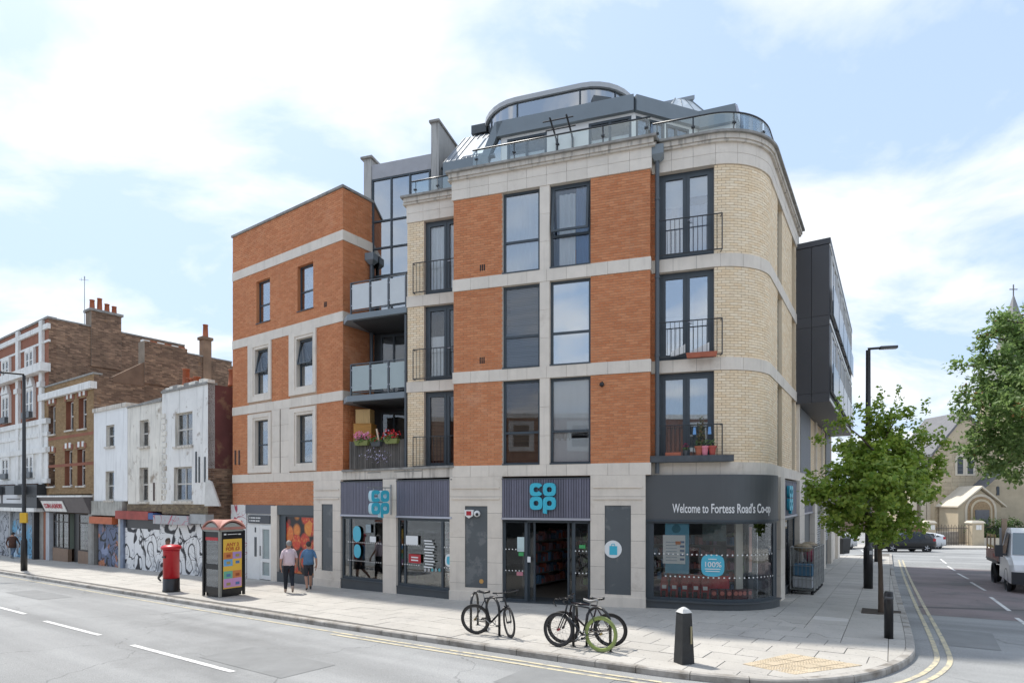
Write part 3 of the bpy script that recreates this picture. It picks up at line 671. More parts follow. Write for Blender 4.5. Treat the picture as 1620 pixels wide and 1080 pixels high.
# ------------------------------------------------------------------ the corner apartment building over the shop
bld = root('apartment_building', (2.0, 22.0, 0.0), 'orange and cream brick apartment block with glazed rooftop storey over the corner shop', 'building')
ZB = [(3.81, 4.15), (6.69, 7.04), (9.54, 9.90)]; ZR = [(4.15, 6.69), (7.04, 9.54), (9.90, 12.36)]
CT = 13.20                                              # cornice top
uA = U(PA, 542.5)
def zone(path, u, y0, y1): return Zp(path, u, y1), Zp(path, u, y0)
OP = []                                                 # upper-floor openings on the left wing: (u0, u1, z0, z1)
def rect(path, x0, x1, yt, yb, yc=None):
    u0, u1 = U(path, x0), U(path, x1); um = (u0 + u1) / 2; return (u0, u1, Zp(path, um, yb), Zp(path, um, yt))
A_top = [rect(PA, 406, 427.5, 442, 513), rect(PA, 471, 496, 418, 486)]
A_mid = [rect(PA, 404, 425, 552, 622), rect(PA, 470, 495.5, 533, 611)]
A_low = [rect(PA, 404, 425, 663, 737), rect(PA, 470, 495.5, 656, 731)]
zt = (sum(r[2] for r in A_top) / 2, sum(r[3] for r in A_top) / 2); A_top = [(r[0], r[1], zt[0], zt[1]) for r in A_top]
zm_ = (sum(r[2] for r in A_mid) / 2, sum(r[3] for r in A_mid) / 2); A_mid = [(r[0], r[1], zm_[0], zm_[1]) for r in A_mid]
zl = (sum(r[2] for r in A_low) / 2, sum(r[3] for r in A_low) / 2); A_low = [(r[0], r[1], zl[0], zl[1]) for r in A_low]
sur = [(U(PA, 394), U(PA, 430.5)), (U(PA, 459), U(PA, 501.5))]
S_mid = [(a, b, ZB[1][1], 9.50) for a, b in sur]; S_low = [(a, b, ZB[0][1], ZB[1][0]) for a, b in sur]
APAR = 14.42
mb = MB(); wall(mb, PA, 0, uA, 2.85, APAR, -0.22, 0, A_top + A_mid + A_low); wA = part('wall', mb, mort_o, bld)
PAs = Path([PA.P(uA, 0, 0).to_2d(), PA.P(uA, 0, 0).to_2d() + Vector((0.575, 0.818)) * 1.9])
mb = MB(); wall(mb, PAs, 0.0, PAs.L, 3.9, APAR, -0.2, -0.001); wAs = part('wall', mb, mort_o, bld)
bA = []; b4 = (12.47, 12.83)
for (z0, z1), holes in (((2.88, 3.80), []), (ZR[0], A_low + [(sur[0][0], sur[1][1], 0, 20)]), (ZR[1], S_mid), ((9.90, 12.47), A_top), ((12.83, APAR - 0.06), [])):
    bA += courses(PA, 0, uA + 0.01, z0, z1 if z1 != ZR[1][1] else 9.54, [(h[0], h[1], h[2] - (0 if h not in A_top else 0), h[3]) for h in holes])
bA = [b for b in bA if not (b[2] < 3.8 and b[1] > U(PA, 498))]
brickwork(wA, PA, bA, brick_o)
bs = []
for z0, z1 in (ZR[0], ZR[1], (9.90, 12.47), (12.83, APAR - 0.06)): bs += courses(PAs, 0.012, PAs.L, z0, z1)
brickwork(wAs, PAs, bs, brick_o)
for z0, z1 in (ZB[0], ZB[1], ZB[2], b4):
    band(bld, PA, 0, uA + 0.03, z0, z1, 0.035, stone); 
    if z0 > 4: band(bld, PAs, 0.0, PAs.L, z0, z1, 0.034, stone)
mb = MB(); slab(mb, PA, -0.05, uA + 0.06, APAR - 0.06, APAR + 0.03, -0.3, 0.06); part('coping', mb, lead, bld)
mb = MB(); slab(mb, PAs, 0.06, PAs.L, APAR - 0.06, APAR + 0.028, -0.3, 0.06); part('coping', mb, lead, bld)
lit = [('curtain', white_blind, 0.05, 0.95, 0, 1)]
for i, r in enumerate(A_top):
    reveal(bld, PA, *r, 0.12, brick_o, 0.012); hh = r[2] + (r[3] - r[2]) * 0.43
    window(bld, PA, *r, hs=[hh], t=0.055, inset=0.12, gl=M_glass('reflective_pane', (0.75, 0.80, 0.82), 0.38, 0.9), cover=[('blind', white_blind, 0.06, 0.94, 0.03, 0.97)])
    mb = MB(); slab(mb, PA, r[0] - 0.02, r[1] + 0.02, r[2] - 0.03, r[2], -0.12, 0.045); part('sill', mb, frame_m, bld)
for rows, ss, cov in ((A_mid, S_mid, [('blind', white_blind, 0.05, 0.95, 0.02, 0.98)]), (A_low, S_low, [('slats', brown_blind, 0.05, 0.95, 0.05, 0.98)])):
    for i, (r, s) in enumerate(zip(rows, ss)):
        mb = MB(); z0, z1 = (r[2] - 0.30, r[3] + 0.26); m0, m1 = s[0], s[1]
        wall(mb, PA, m0, m1, z0, z1, -0.1, 0.07, [(r[0] - .09, r[1] + .09, r[2] - .10, r[3] + .10)])
        wall(mb, PA, m0 + .11, m1 - .11, z0 + .12, z1 - .1, -0.1, 0.035, [r]); part('window_surround', mb, stone, bld)
        reveal(bld, PA, *r, 0.13, stone, 0.034); hh = r[2] + (r[3] - r[2]) * 0.46
        window(bld, PA, *r, hs=[hh], t=0.055, inset=0.13, cover=cov, gl=M_glass('reflective_pane', (0.75, 0.80, 0.82), 0.38, 0.9) if rows is A_mid else M_glass('semi_reflective_pane', (0.8, 0.84, 0.86), 0.24, 0.9))
        if rows is A_mid:                                # top lights tilted open
            mb = MB(); P = PA.P; a, b = r[0] + .05, r[1] - .05; t0, t1 = hh + .02, r[3] - .05
            for (ua, ub, za, zb) in ((a, a + .05, 0, 1), (b - .05, b, 0, 1), (a, b, 0, .06), (a, b, .94, 1)):
                f = lambda k: -0.12 + 0.17 * (1 - k)
                mb.box8([P(ua, f(za), t0 + (t1 - t0) * za), P(ub, f(za), t0 + (t1 - t0) * za), P(ub, f(za) - .04, t0 + (t1 - t0) * za), P(ua, f(za) - .04, t0 + (t1 - t0) * za),
                         P(ua, f(zb), t0 + (t1 - t0) * zb), P(ub, f(zb), t0 + (t1 - t0) * zb), P(ub, f(zb) - .04, t0 + (t1 - t0) * zb), P(ua, f(zb) - .04, t0 + (t1 - t0) * zb)])
            sash = part('open_sash', mb, frame_m, bld)
            mb = MB(); mb.quad(P(a, .03, t0), P(b, .03, t0), P(b, -.135, t1), P(a, -.135, t1)); part('pane', mb, glass, sash)
mid_u = [sur[0][1], sur[1][0]]                             # stone panel between the lower surrounds
mb = MB(); slab(mb, PA, mid_u[0], mid_u[1], ZR[0][0], ZR[0][1], -0.1, 0.012); pn = part('stone_panel', mb, joint, bld)
um = sum(mid_u) / 2
for a, b in ((mid_u[0] + .005, um - 0.05), (um + 0.03, mid_u[1] - .005)):
    for k in range(4): mb = MB(); h = (ZR[0][1] - ZR[0][0]) / 4; slab(mb, PA, a, b, ZR[0][0] + k * h + .004, ZR[0][0] + (k + 1) * h - .004, -0.05, 0.03); part('stone_block', mb, stone, pn)
def vent(path, u, z, w=0.012, n=3):
    mb = MB()
    for k in range(n): slab(mb, path, u + k * 0.062, u + k * 0.062 + 0.04, z, z + 0.19, 0, w + 0.004)
    part('air_vent', mb, M('vent_black', (0.02, 0.018, 0.018), 0.8), bld)
vent(PA, U(PA, 513), Zp(PA, U(PA, 514), 486))
for px in (373, 379):
    mb = MB(); u = U(PA, px); slab(mb, PA, u, u + 0.05, Zp(PA, u, 735), Zp(PA, u, 712), 0, 0.06); part('wall_tie', mb, M('rust_dark', (0.10, 0.075, 0.07), .7), bld)

# --- bay facing the crossing
wins = [(U(PB, 795), U(PB, 854)), (U(PB, 870), U(PB, 934.5))]
Bh = [(a, b, z0, z1) for z0, z1 in ZR for a, b in wins]
mb = MB(); wall(mb, PB, 0, PB.L, 3.8, 12.5, -0.25, 0, Bh); wB = part('wall', mb, mort_o, bld)
bB = []
for z0, z1 in ZR: bB += courses(PB, 0.0, PB.L, z0, z1, [(wins[0][0], wins[1][1], 0, 20)])
brickwork(wB, PB, bB, brick_o, single_n=290)
PBr = Path([B1, B1 - nB * 0.5]); mb = MB(); wall(mb, PBr, 0.004, 0.5, 3.8, 12.5, -0.2, -0.001); wBr = part('wall', mb, mort_o, bld)
bb = []
for z0, z1 in ZR: bb += courses(PBr, 0.014, 0.5, z0, z1)
brickwork(wBr, PBr, bb, brick_o)
PBl = Path([B0 - nB * 1.2, B0]); mb = MB(); wall(mb, PBl, 0, 1.19, 3.8, 12.5, -0.2, -0.001); wBl = part('wall', mb, mort_o, bld); bb = []
for z0, z1 in ZR: bb += courses(PBl, 0.0, 1.18, z0, z1)
brickwork(wBl, PBl, bb, brick_o)
for z0, z1 in ZB: band(bld, PB, -0.03, PB.L + 0.03, z0, z1, 0.04, stone); band(bld, PBr, 0.0, 0.42, z0 + .002, z1 - .002, 0.03, stone, n=1)
for z0, z1 in ZR:
    for k in range(3):
        h = (z1 - z0) / 3; mb = MB(); slab(mb, PB, wins[0][1] + .004, wins[1][0] - .004, z0 + k * h + .003, z0 + (k + 1) * h - .003, -0.2, 0.03); part('stone_mullion', mb, stone, bld)
covers = [[[('slats', brown_blind, 0.04, 0.96, 0.02, 0.98)], [('blind', white_blind, 0.04, 0.96, 0.36, 0.97), ('blind', white_blind, 0.04, 0.96, 0.03, 0.30), ('curtain', curtain_m, .04, .5, .28, .36)]],
          [[('slats', dark_blind, 0.04, 0.96, 0.02, 0.98)], [('blind', white_blind, 0.04, 0.96, 0.03, 0.97)]],
          [[('curtain', white_blind, 0.03, 0.97, 0.02, 0.98)], [('curtain', blue_curtain, 0.62, 0.96, 0.03, 0.97), ('curtain', white_blind, 0.2, 0.6, 0.03, 0.9)]]]
for f, (z0, z1) in enumerate(ZR):
    for k, (a, b) in enumerate(wins):
        reveal(bld, PB, a, b, z0, z1, 0.10, stone, 0.0)
        gl = M_glass('reflective_pane', (0.75, 0.80, 0.82), 0.38, 0.9) if (f, k) == (1, 1) else (M_glass('semi_reflective_pane', (0.8, 0.84, 0.86), 0.24, 0.9) if (f, k) == (2, 0) else glass)
        wn = window(bld, PB, a + .004, b - .004, z0 + .004, z1 - .004, hs=[z0 + 0.97], t=0.07, inset=0.10, cover=covers[f][k], gl=gl, roommat=M('blue_room', (0.30, 0.38, 0.52), 0.9) if (f, k) == (2, 1) else None)
        mb = MB(); slab(mb, PB, a, b, z0 - .006, z0 + 0.035, -0.1, 0.05); part('sill', mb, frame_m, bld)
        if (f, k) == (2, 1):
            mb = MB(); slab(mb, PB, a + .25, a + .75, z0 + .1, z0 + .62, -0.6, -0.35); part('orange_box', mb, M('orange_card', (0.65, 0.25, 0.11), .8), wn)
            mb = MB(); P = PB.P; t0, t1 = z0 + 1.02, z1 - .06
            for (ua, ub, za, zb) in ((a + .06, a + .13, 0, 1), (b - .13, b - .06, 0, 1), (a + .13, b - .13, 0, .05), (a + .13, b - .13, .95, 1)):
                ff = lambda q: -0.09 + 0.22 * (1 - q)
                mb.box8([P(ua, ff(za), t0 + (t1 - t0) * za), P(ub, ff(za), t0 + (t1 - t0) * za), P(ub, ff(za) - .05, t0 + (t1 - t0) * za), P(ua, ff(za) - .05, t0 + (t1 - t0) * za),
                         P(ua, ff(zb), t0 + (t1 - t0) * zb), P(ub, ff(zb), t0 + (t1 - t0) * zb), P(ub, ff(zb) - .05, t0 + (t1 - t0) * zb), P(ua, ff(zb) - .05, t0 + (t1 - t0) * zb)])
            sash = part('open_sash', mb, frame_m, bld); mb = MB(); mb.quad(P(a + .1, .10, t0 + .05), P(b - .1, .10, t0 + .05), P(b - .1, -.10, t1 - .05), P(a + .1, -.10, t1 - .05)); part('pane', mb, glass, sash)
vent(PB, U(PB, 759.5), Zp(PB, U(PB, 760), 429)); vent(PB, U(PB, 759), Zp(PB, U(PB, 760), 575))
u = U(PB, 953); mb = MB(); mb.ball(PB.P(u, 0.10, Zp(PB, u, 609)), 0.07, 10, 8); mb.tube([PB.P(u, 0, Zp(PB, u, 605)), PB.P(u, 0.1, Zp(PB, u, 606))], 0.03); part('dome_camera', mb, black_p, bld, True)

def cornice(path, u0, u1, z0=12.36, end0=0.0, end1=0.0):
    p = band(bld, path, u0, u1, z0, z0 + 0.30, 0.05, stone, name='cornice', L=0.6); blocks(p, path, u0, u1, z0 + .305, z0 + 0.58, 0.055, stone, L=0.6)
    mb = MB(); slab(mb, path, u0 - end0, u1 + end1, z0 + 0.58, z0 + 0.64, -0.1, 0.13); part('moulding', mb, stone_d, p)
    blocks(p, path, u0 - end0 * .6, u1 + end1 * .6, z0 + .645, z0 + 0.775, 0.17, stone_d, L=0.6)
    mb = MB(); slab(mb, path, u0 - end0 - .04, u1 + end1 + .04, z0 + 0.775, CT, -0.35, 0.25); part('coping', mb, lead, p)
    return p
cornice(PB, -0.05, PB.L + 0.05, end0=.1, end1=.1)
cornice(PBr, 0.06, 0.45)

# --- cream section beside the bay, with French doors
T0 = Vector((-3.5, 20.0)); PT = Path([T0, T0 + dB * 2.4])
td0 = U(PT, 671); Th = [(td0, td0 + 1.55, z0, z1) for z0, z1 in ZR]
mb = MB(); wall(mb, PT, 0, PT.L, 4.0, 12.5, -0.25, 0, Th); wT = part('wall', mb, mort_c, bld); bb = []
for z0, z1 in ZR: bb += courses(PT, 0, td0, z0, z1)
brickwork(wT, PT, bb, brick_c)
PTl = Path([T0 - nB * 2.2, T0]); mb = MB(); wall(mb, PTl, 0, PTl.L - .002, 4.0, 12.5, -0.2, -0.001); wTl = part('wall', mb, mort_c, bld); bb = []
for z0, z1 in ZR: bb += courses(PTl, 0, PTl.L, z0, z1)
brickwork(wTl, PTl, bb, brick_c)
for z0, z1 in ZB: band(bld, PT, -0.03, PT.L, z0, z1, 0.04, stone)
cornice(PT, -0.02, PT.L, end0=.1)
tcov = [[('slats', M('tan_blind', (0.30, 0.22, 0.16), .8, island=.1), 0.08, 0.46, 0.1, .96)], [('blind', white_blind, .08, .46, .05, .6)], [('curtain', white_blind, .06, .9, .03, .97)]]
def french(path, u0, u1, z0, z1, cov, inset=0.12, **k):
    um = (u0 + u1) / 2; wn = window(bld, path, u0, u1, z0, z1, t=0.09, vs=[um], inset=inset, cover=cov, name='french_door', **k)
    mb = MB()
    for a, b in ((u0 + .09, um - .012), (um + .012, u1 - .09)): bar_frame(mb, path, a, b, z0 + .08, z1 - .08, -inset - .045, -inset + .012, 0.085)
    part('door_leaf', mb, frame_m, wn)
    mb = MB(); mb.tube([path.P(um + .05, -inset + .012, z0 + 1.05), path.P(um + .05, -inset + .06, z0 + 1.05), path.P(um + .16, -inset + .06, z0 + 1.05)], 0.012); part('handle', mb, trim_m, wn); return wn
for f, (z0, z1) in enumerate(ZR):
    french(PT, td0, td0 + 1.55, z0 + .01, z1 - .01, tcov[f]); reveal(bld, PT, td0, td0 + 1.55, z0, z1, 0.12, stone); juliet(bld, PT, U(PT, 657), td0 + 1.4, z0 - 0.02)

# --- curved corner in cream brick
dd0, dd1 = U(PD, 1042.5), U(PD, 1130)
Cwin = [(U(PD, 1229.5), U(PD, 1236.5)), (U(PD, 1252), U(PD, 1257))]
Dh = [(a, b, z0, z1) for z0, z1 in ZR for a, b in [(dd0, dd1)] + Cwin]
UE = U(PD, 1259)                                         # where the projecting box begins
Dend = UE + 15.5
mb = MB(); wall(mb, PD, -0.1, Dend, 3.8, 12.5, -0.25, 0, Dh); wD = part('wall', mb, mort_c, bld); bD = []
for z0, z1 in ZR: bD += courses(PD, 0.0, UE + (14 if z0 < 5 else 0.2), z0, z1, Dh)
brickwork(wD, PD, [b for b in bD if b[0] >= dd1 - .01], brick_c, single_n=290)
brickwork(wD, PD, [b for b in bD if b[0] < dd1 - .01], brick_o)
for z0, z1 in ZB: band(bld, PD, -0.02, UE + (15 if z0 < 5 else 0), z0, z1, 0.04, stone)
cornice(PD, -0.02, UE + .5, end1=0)
dcov = [[('curtain', curtain_m, 0.10, .44, .04, .97), ('curtain', curtain_m, .56, .92, .04, .97)], [('blind', white_blind, .1, .42, .08, .5), ('curtain', curtain_m, .58, .9, .05, .45)],
        [('curtain', M('lilac_curtain', (.42, .46, .6), .9, var=.1, stretch=(6, 6, .4)), .08, .92, .03, .62), ('blind', white_blind, .08, .46, .62, .97), ('blind', white_blind, .54, .92, .72, .97)]]
for f, (z0, z1) in enumerate(ZR):
    french(PD, dd0 + .003, dd1 - .003, z0 + .01, z1 - .01, dcov[f], gl=M_glass('reflective_pane', (0.75, 0.80, 0.82), 0.38, 0.9) if f == 1 else M_glass('semi_reflective_pane', (0.8, 0.84, 0.86), 0.24, 0.9)); reveal(bld, PD, dd0, dd1, z0, z1, 0.12, stone)
    juliet(bld, PD, U(PD, 1040), U(PD, 1140), z0 - 0.02, w=0.2)
    for a, b in Cwin:
        window(bld, PD, a, b, z0 + .01, z1 - .01, hs=[z0 + 1.0], t=.05, inset=.1, cover=[('blind', white_blind, .05, .95, .3, .97)]); reveal(bld, PD, a, b, z0, z1, .1, brick_c, .01)
# rainwater pipes with hopper heads
def downpipe(P3, z0, z1, r=0.05, hop=True, hs=0.3):
    mb = MB(); mb.tube([(P3[0], P3[1], z0), (P3[0], P3[1], z1)], r, 10)
    for k in range(4): z = z0 + (z1 - z0) * (k + .5) / 4; mb.tube([(P3[0], P3[1], z), (P3[0], P3[1], z + .06)], r * 1.25, 10)
    p = part('downpipe', mb, pipe_m, bld, False)
    if hop:
        mb = MB(); a = math.atan2(dB.y, dB.x); mb.frustum((P3[0], P3[1], z1 - .02), (.14, .14), (hs, hs), .14, a); mb.box((P3[0], P3[1], z1 + .12 + hs * .36), (hs, hs, hs * .72), a); part('hopper', mb, roofmetal, bld)
q = PD.P(0.19, 0.20, 0); downpipe((q.x, q.y), 3.85, 12.62, 0.06, True, .36)
q = PAs.P(1.22, 0.14, 0); downpipe((q.x, q.y), 7.7, 11.95, 0.065, True, .36)
q = PT.P(-0.07, 0.02, 0); downpipe((q.x, q.y), 4.15, 9.3, 0.04, False)

# --- projecting charcoal box on the side street
PX = Path([PD.P(UE, 0, 0).to_2d(), PD.P(UE, 1.1, 0).to_2d()]); pxe = PD.P(UE, 1.1, 0).to_2d(); PO = Path([pxe, pxe + tC * 13.9])
bz0, bz1 = 6.62, 12.48
mb = MB(); core = [PD.P(UE, -0.3, 0).to_2d(), pxe, pxe + tC * 13.9, PD.P(UE + 13.9, -0.3, 0).to_2d()]; core = [core[0] + tC * .05, core[1] + tC * .05 - nC * .06, core[2] - nC * .06, core[3]]
mb.prism([(p.x, p.y) for p in core], bz0, bz1 - .1); box = part('projecting_box', mb, clad_m, bld)
for (u0, u1) in ((-0.1, 0.52), (0.53, 1.1)):
    for z0, z1 in ((bz0, bz0 + .32), (bz0 + .33, 9.35), (9.36, 9.72), (9.73, bz1 - .22)):
        mb = MB(); slab(mb, PX, u0, u1 - .006, z0, z1, -0.04, 0.03); part('cladding_panel', mb, clad_m, box)
mb = MB(); slab(mb, PX, -.1, 1.14, bz1 - .2, bz1, -0.03, 0.05); slab(mb, PO, 0, 13.9, bz1 - .2, bz1, -1.2, 0.04); part('coping', mb, clad_m, box)
oh = []
for f, z0 in enumerate((7.05, 9.85)):
    for k in range(5): oh.append((0.5 + k * 2.65, 2.55 + k * 2.65, z0, z0 + 2.15))
mb = MB(); wall(mb, PO, 0, 13.9, bz0, bz1 - .2, -0.055, 0.0, oh); part('street_panel', mb, clad_m, box)
mb = MB(); slab(mb, PO, 0.01, 13.9, 9.42, 9.55, 0.0, 0.03); slab(mb, PO, 0.01, 13.9, bz0 + .02, bz0 + .12, 0.0, 0.03); slab(mb, PO, 0.0, 13.9, bz1 - .28, bz1 - .2, 0, .03); part('white_edge', mb, white_p, box)
for (u0, u1, z0, z1) in oh:
    window(bld, PO, u0, u1, z0, z1, vs=[(u0 + u1) / 2], t=.07, inset=-.06, fm=white_p, room=.3, gl=glass_tower, cover=[])
    mb = MB(); slab(mb, PO, u0 - .3, u1 + .1, z0 - .1, z0 + .95, 0.10, 0.13); part('balcony_screen', mb, M('blue_glass_screen', (0.05, 0.085, 0.115), 0.2), bld)
# wall under the box: panels and piers
for px0, px1 in ((1264.5, 1280), (1305, 1312)):
    a, b = U(PD, px0), U(PD, px1); mb = MB()
    n = max(4, int((b - a) / .12))
    for k in range(n): slab(mb, PD, a + (b - a) * k / n, a + (b - a) * (k + .85) / n, 4.15, 6.6, 0, 0.06)
    part('ribbed_panel', mb, M('grey_ribbed', (.18, .19, .21), .5, island=.05), bld)
for px in (1259.5, 1288, 1298):
    a = U(PD, px); mb = MB(); slab(mb, PD, a, a + .3, 4.15, 6.62, 0, .1); part('stone_pier', mb, stone, bld)

# --- balconies between the wing and the cream section
Lb = Vector((-5.75, 20.98)); Rb = T0 + Vector((-0.05, 0.06)); PE = Path([Lb, Rb])
back0 = PAs.P(1.45, 0, 0).to_2d(); PR = Path([back0, back0 + dB * 3.3])
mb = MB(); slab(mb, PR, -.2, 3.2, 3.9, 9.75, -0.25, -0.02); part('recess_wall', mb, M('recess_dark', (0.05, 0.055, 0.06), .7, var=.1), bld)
for z0 in (4.2, 7.1):
    for k in range(2):
        a = .35 + k * 1.2; window(bld, PR, a, a + 1.1, z0, z0 + 2.2, t=.07, vs=[a + .55], inset=-.08, room=0, gl=glass)
for lvl, (zt_, fro) in enumerate(((6.74, frost), (9.60, M('pale_frost', (0.56, 0.59, 0.60), 0.2, var=.06)))):
    mb = MB(); P = [PE.P(-.05, .04, 0), PE.P(PE.L + .02, .04, 0), PT.P(0, -.3, 0), PR.P(2.4, 0, 0), PR.P(0, 0, 0), PAs.P(0.0, 0.04, 0)]
    mb.prism([(p.x, p.y) for p in P], zt_ - .2, zt_); part('balcony_slab', mb, roofmetal, bld)
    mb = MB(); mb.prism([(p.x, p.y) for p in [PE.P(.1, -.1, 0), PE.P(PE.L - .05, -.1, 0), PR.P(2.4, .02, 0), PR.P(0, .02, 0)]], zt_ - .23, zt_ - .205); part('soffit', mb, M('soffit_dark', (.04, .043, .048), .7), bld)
    us = [0.10, U(PE, 586), U(PE, 615), PE.L - 0.02]; mb = MB(); P = PE.P; h = 1.1
    mb.tube([P(us[0], -.9, zt_ + h), P(us[0], 0, zt_ + h), P(us[-1], 0, zt_ + h)], .025, 8); mb.tube([P(us[0], 0, zt_ + .1), P(us[-1], 0, zt_ + .1)], .018, 6)
    rl = part('balcony_rail', mb, pipe_m, bld)
    for u in us: mb = MB(); slab(mb, PE, u - .022, u + .022, zt_, zt_ + h, -.03, .03); part('post', mb, pipe_m, rl)
    for a, b in zip(us, us[1:]):
        mb = MB(); slab(mb, PE, a + .05, b - .05, zt_ + .16, zt_ + h - .07, -.008, .008); part('panel', mb, fro, rl)
        for z in (zt_ + .3, zt_ + h - .2):
            for u in (a + .035, b - .035): mb = MB(); slab(mb, PE, u - .02, u + .02, z - .02, z + .02, -.02, .02); part('clip', mb, trim_m, rl)
# first-floor terrace: stained ledge, slatted screen
mb = MB(); P = [PA.P(uA, .03, 0), PA.P(PA.L + .02, .03, 0), B0 - nB * .2, PT.P(PT.L, -.2, 0), PR.P(2.4, -.1, 0), PR.P(0, -.1, 0)]
mb.prism([(p.x, p.y) for p in P], 4.02, 4.06); part('terrace_deck', mb, lead, bld)
band(bld, PA, uA + .035, PA.L, 3.81, 4.10, 0.03, stone_d)
mb = MB(); slab(mb, PA, uA + .03, PA.L + .02, 4.10, 4.17, -0.2, 0.09); part('ledge', mb, lead, bld)
us0, us1 = U(PE, 553), PE.L; scr_m = M('weathered_screen', (0.115, 0.105, 0.095), .9, var=.2, scale=3, island=.35)
n = 26
mb = MB(); mb.tube([PE.P(us0, -.03, 5.12), PE.P(us1, -.03, 5.12)], .02); sc_ = part('slatted_screen', mb, scr_m, bld)
for k in range(n): mb = MB(); a = us0 + (us1 - us0) * k / n; slab(mb, PE, a + .006, a + (us1 - us0) / n - .004, 4.17, 5.12 + random.uniform(-.04, .05), -.01, .01 + random.uniform(0, .01)); part('slat', mb, scr_m, sc_)

# --- glazed stair tower, party-wall fins
tz = [7.1, 8.15, 9.25, 10.3, 11.35, 12.4, 13.45, 14.75]
tzs = [9.6, 10.32, 11.42, 12.5, 13.55, 14.72, 15.12]
tu1 = U(PR, 681)
mb = MB(); uu = [0.0, U(PR, 620.5), U(PR, 650), tu1, tu1 + .9]
for u in uu: slab(mb, PR, u - .03, u + .03, 9.6, 15.25, 0.0, 0.09)
for z in [9.65, 10.45, 11.55, 12.6, 13.62, 15.2]: slab(mb, PR, 0.03, tu1 + .9, z - .03, z + .03, 0.004, 0.086)
tw = part('stair_glazing', mb, frame_m, bld); zz_ = [9.65, 10.45, 11.55, 12.6, 13.62, 15.2]
for a, b in zip(uu, uu[1:]):
    for c, d in zip(zz_, zz_[1:]): mb = MB(); slab(mb, PR, a + .03, b - .03, c + .03, d - .03, .03, .045); part('pane', mb, glass_tower, tw)
mb = MB(); slab(mb, PR, -.1, tu1 + .9, 9.6, 15.2, -1.6, -1.5); part('stair_back', mb, M('stair_wall', (.22, .25, .24), .9, var=.2, scale=.6), bld)
mb = MB(); slab(mb, PR, -.28, tu1 + .1, 15.23, 15.78, -1.4, 0.1); part('stair_parapet', mb, M('pale_grey_metal', (.36, .36, .38), .5, var=.1), bld)
fin = MB(); slab(fin, PR, -.34, -.03, 9.6, 16.02, -2.2, 0.14); part('fin_wall', fin, render_g, bld); fin = MB(); slab(fin, PR, -.44, .05, 16.02, 16.10, -2.2, .22); part('coping', fin, lead, bld)
fu = U(PR, 682, .3); fin = MB(); P = PR.P
for a, b in ((fu, fu + .30),):
    V = [(a, .3, 12.9), (b, .3, 12.9), (b, -3.2, 12.9), (a, -3.2, 12.9), (a, .3, 16.75), (b, .3, 16.75), (b, -3.2, 16.75), (a, -3.2, 16.75)]
    fin.box8([P(*v) for v in V])
part('fin_wall', fin, render_g, bld); fin = MB(); slab(fin, PR, fu - .05, fu + .35, 16.75, 16.83, -3.2, .38); part('coping', fin, lead, bld)

# --- solid inside and flat roof so no light leaks through
cin = M('inner_core', (0.12, 0.12, 0.12), .9)
mb = MB()
mb.prism([(p.x, p.y) for p in [PA.P(.2, -1.0, 0), PA.P(uA - .2, -1.0, 0), PA.P(uA - .2, -7, 0), PA.P(.2, -7, 0)]], 3.2, APAR - .5)
mb.prism([(p.x, p.y) for p in [PB.P(-1.6, -2.1, 0), PB.P(-.1, -2.0, 0), PB.P(.2, -.95, 0), PB.P(PB.L - .2, -.95, 0), PD.P(1.6, -.95, 0), PD.P(uARC1, -.95, 0), PD.P(UE + 14, -.95, 0), PD.P(UE + 14, -8, 0), PB.P(-1.6, -9, 0)]], 3.78, CT - .25)
part('inner_core', mb, cin, bld)
mb = MB(); mb.prism([(p.x, p.y) for p in [PT.P(.05, -.2, 0), PB.P(-.1, -1.2, 0), PB.P(.02, -.1, 0), PB.P(PB.L - .02, -.1, 0), PD.P(.1, -.2, 0)] + [PD.P(uARC0 + (uARC1 - uARC0) * k / 6, -.2, 0) for k in range(7)] + [PD.P(UE + 14, -.2, 0), PD.P(UE + 14, -9, 0), PT.P(.05, -8, 0)]], CT - .2, CT - .08); part('roof_terrace', mb, lead, bld)
mb = MB(); mb.prism([(p.x, p.y) for p in [PA.P(.02, -.1, 0), PA.P(uA - .02, -.1, 0), PAs.P(1.9, -.1, 0), PA.P(uA - .02, -8, 0), PA.P(.02, -8, 0)]], APAR - .4, APAR - .3); part('flat_roof', mb, lead, bld)
PAl = Path([PA.P(0, -8, 0).to_2d(), PA.P(0, -.2, 0).to_2d()]); mb = MB(); slab(mb, PAl, 0, 7.8, -1, APAR, -.2, 0); part('side_wall', mb, mort_o, bld)
mb = MB(); PCe = Path([PD.P(Dend, 0, 0).to_2d(), PD.P(Dend, -8, 0).to_2d()]); slab(mb, PCe, 0, 8, -1, 12.4, -.2, .01); part('side_wall', mb, mort_c, bld)

# --- penthouse
W0 = -1.95; fz0, fz1 = 15.28, 15.78
pu0, pu1 = U(PB, 787, W0), U(PB, 1003, W0)
pc = PB.P(pu1, W0, 0).to_2d(); dP = Vector((1, .376)).normalized(); PP2 = Path([pc, pc + dP * 2.45]); p3 = pc + dP * 2.45; PP3 = Path([p3, p3 + Vector((1, -.38)).normalized() * 1.15])
PP1 = Path([PB.P(0, W0, 0).to_2d(), PB.P(PB.L, W0, 0).to_2d()])
w1 = [(U(PP1, 802), U(PP1, 865)), (U(PP1, 931), pu1 - .08)]
mb = MB(); wall(mb, PP1, pu0 + .1, pu1, 13.0, fz0, -.2, -.02, [(a, b, 13.1, 15.2) for a, b in w1]); part('penthouse_wall', mb, white_r, bld)
for a, b in w1: window(bld, PP1, a, b, 13.1, 15.2, t=.08, vs=[(a + b) / 2], inset=.02, cover=[('blind', white_blind, .05, .95, .0, .75)])
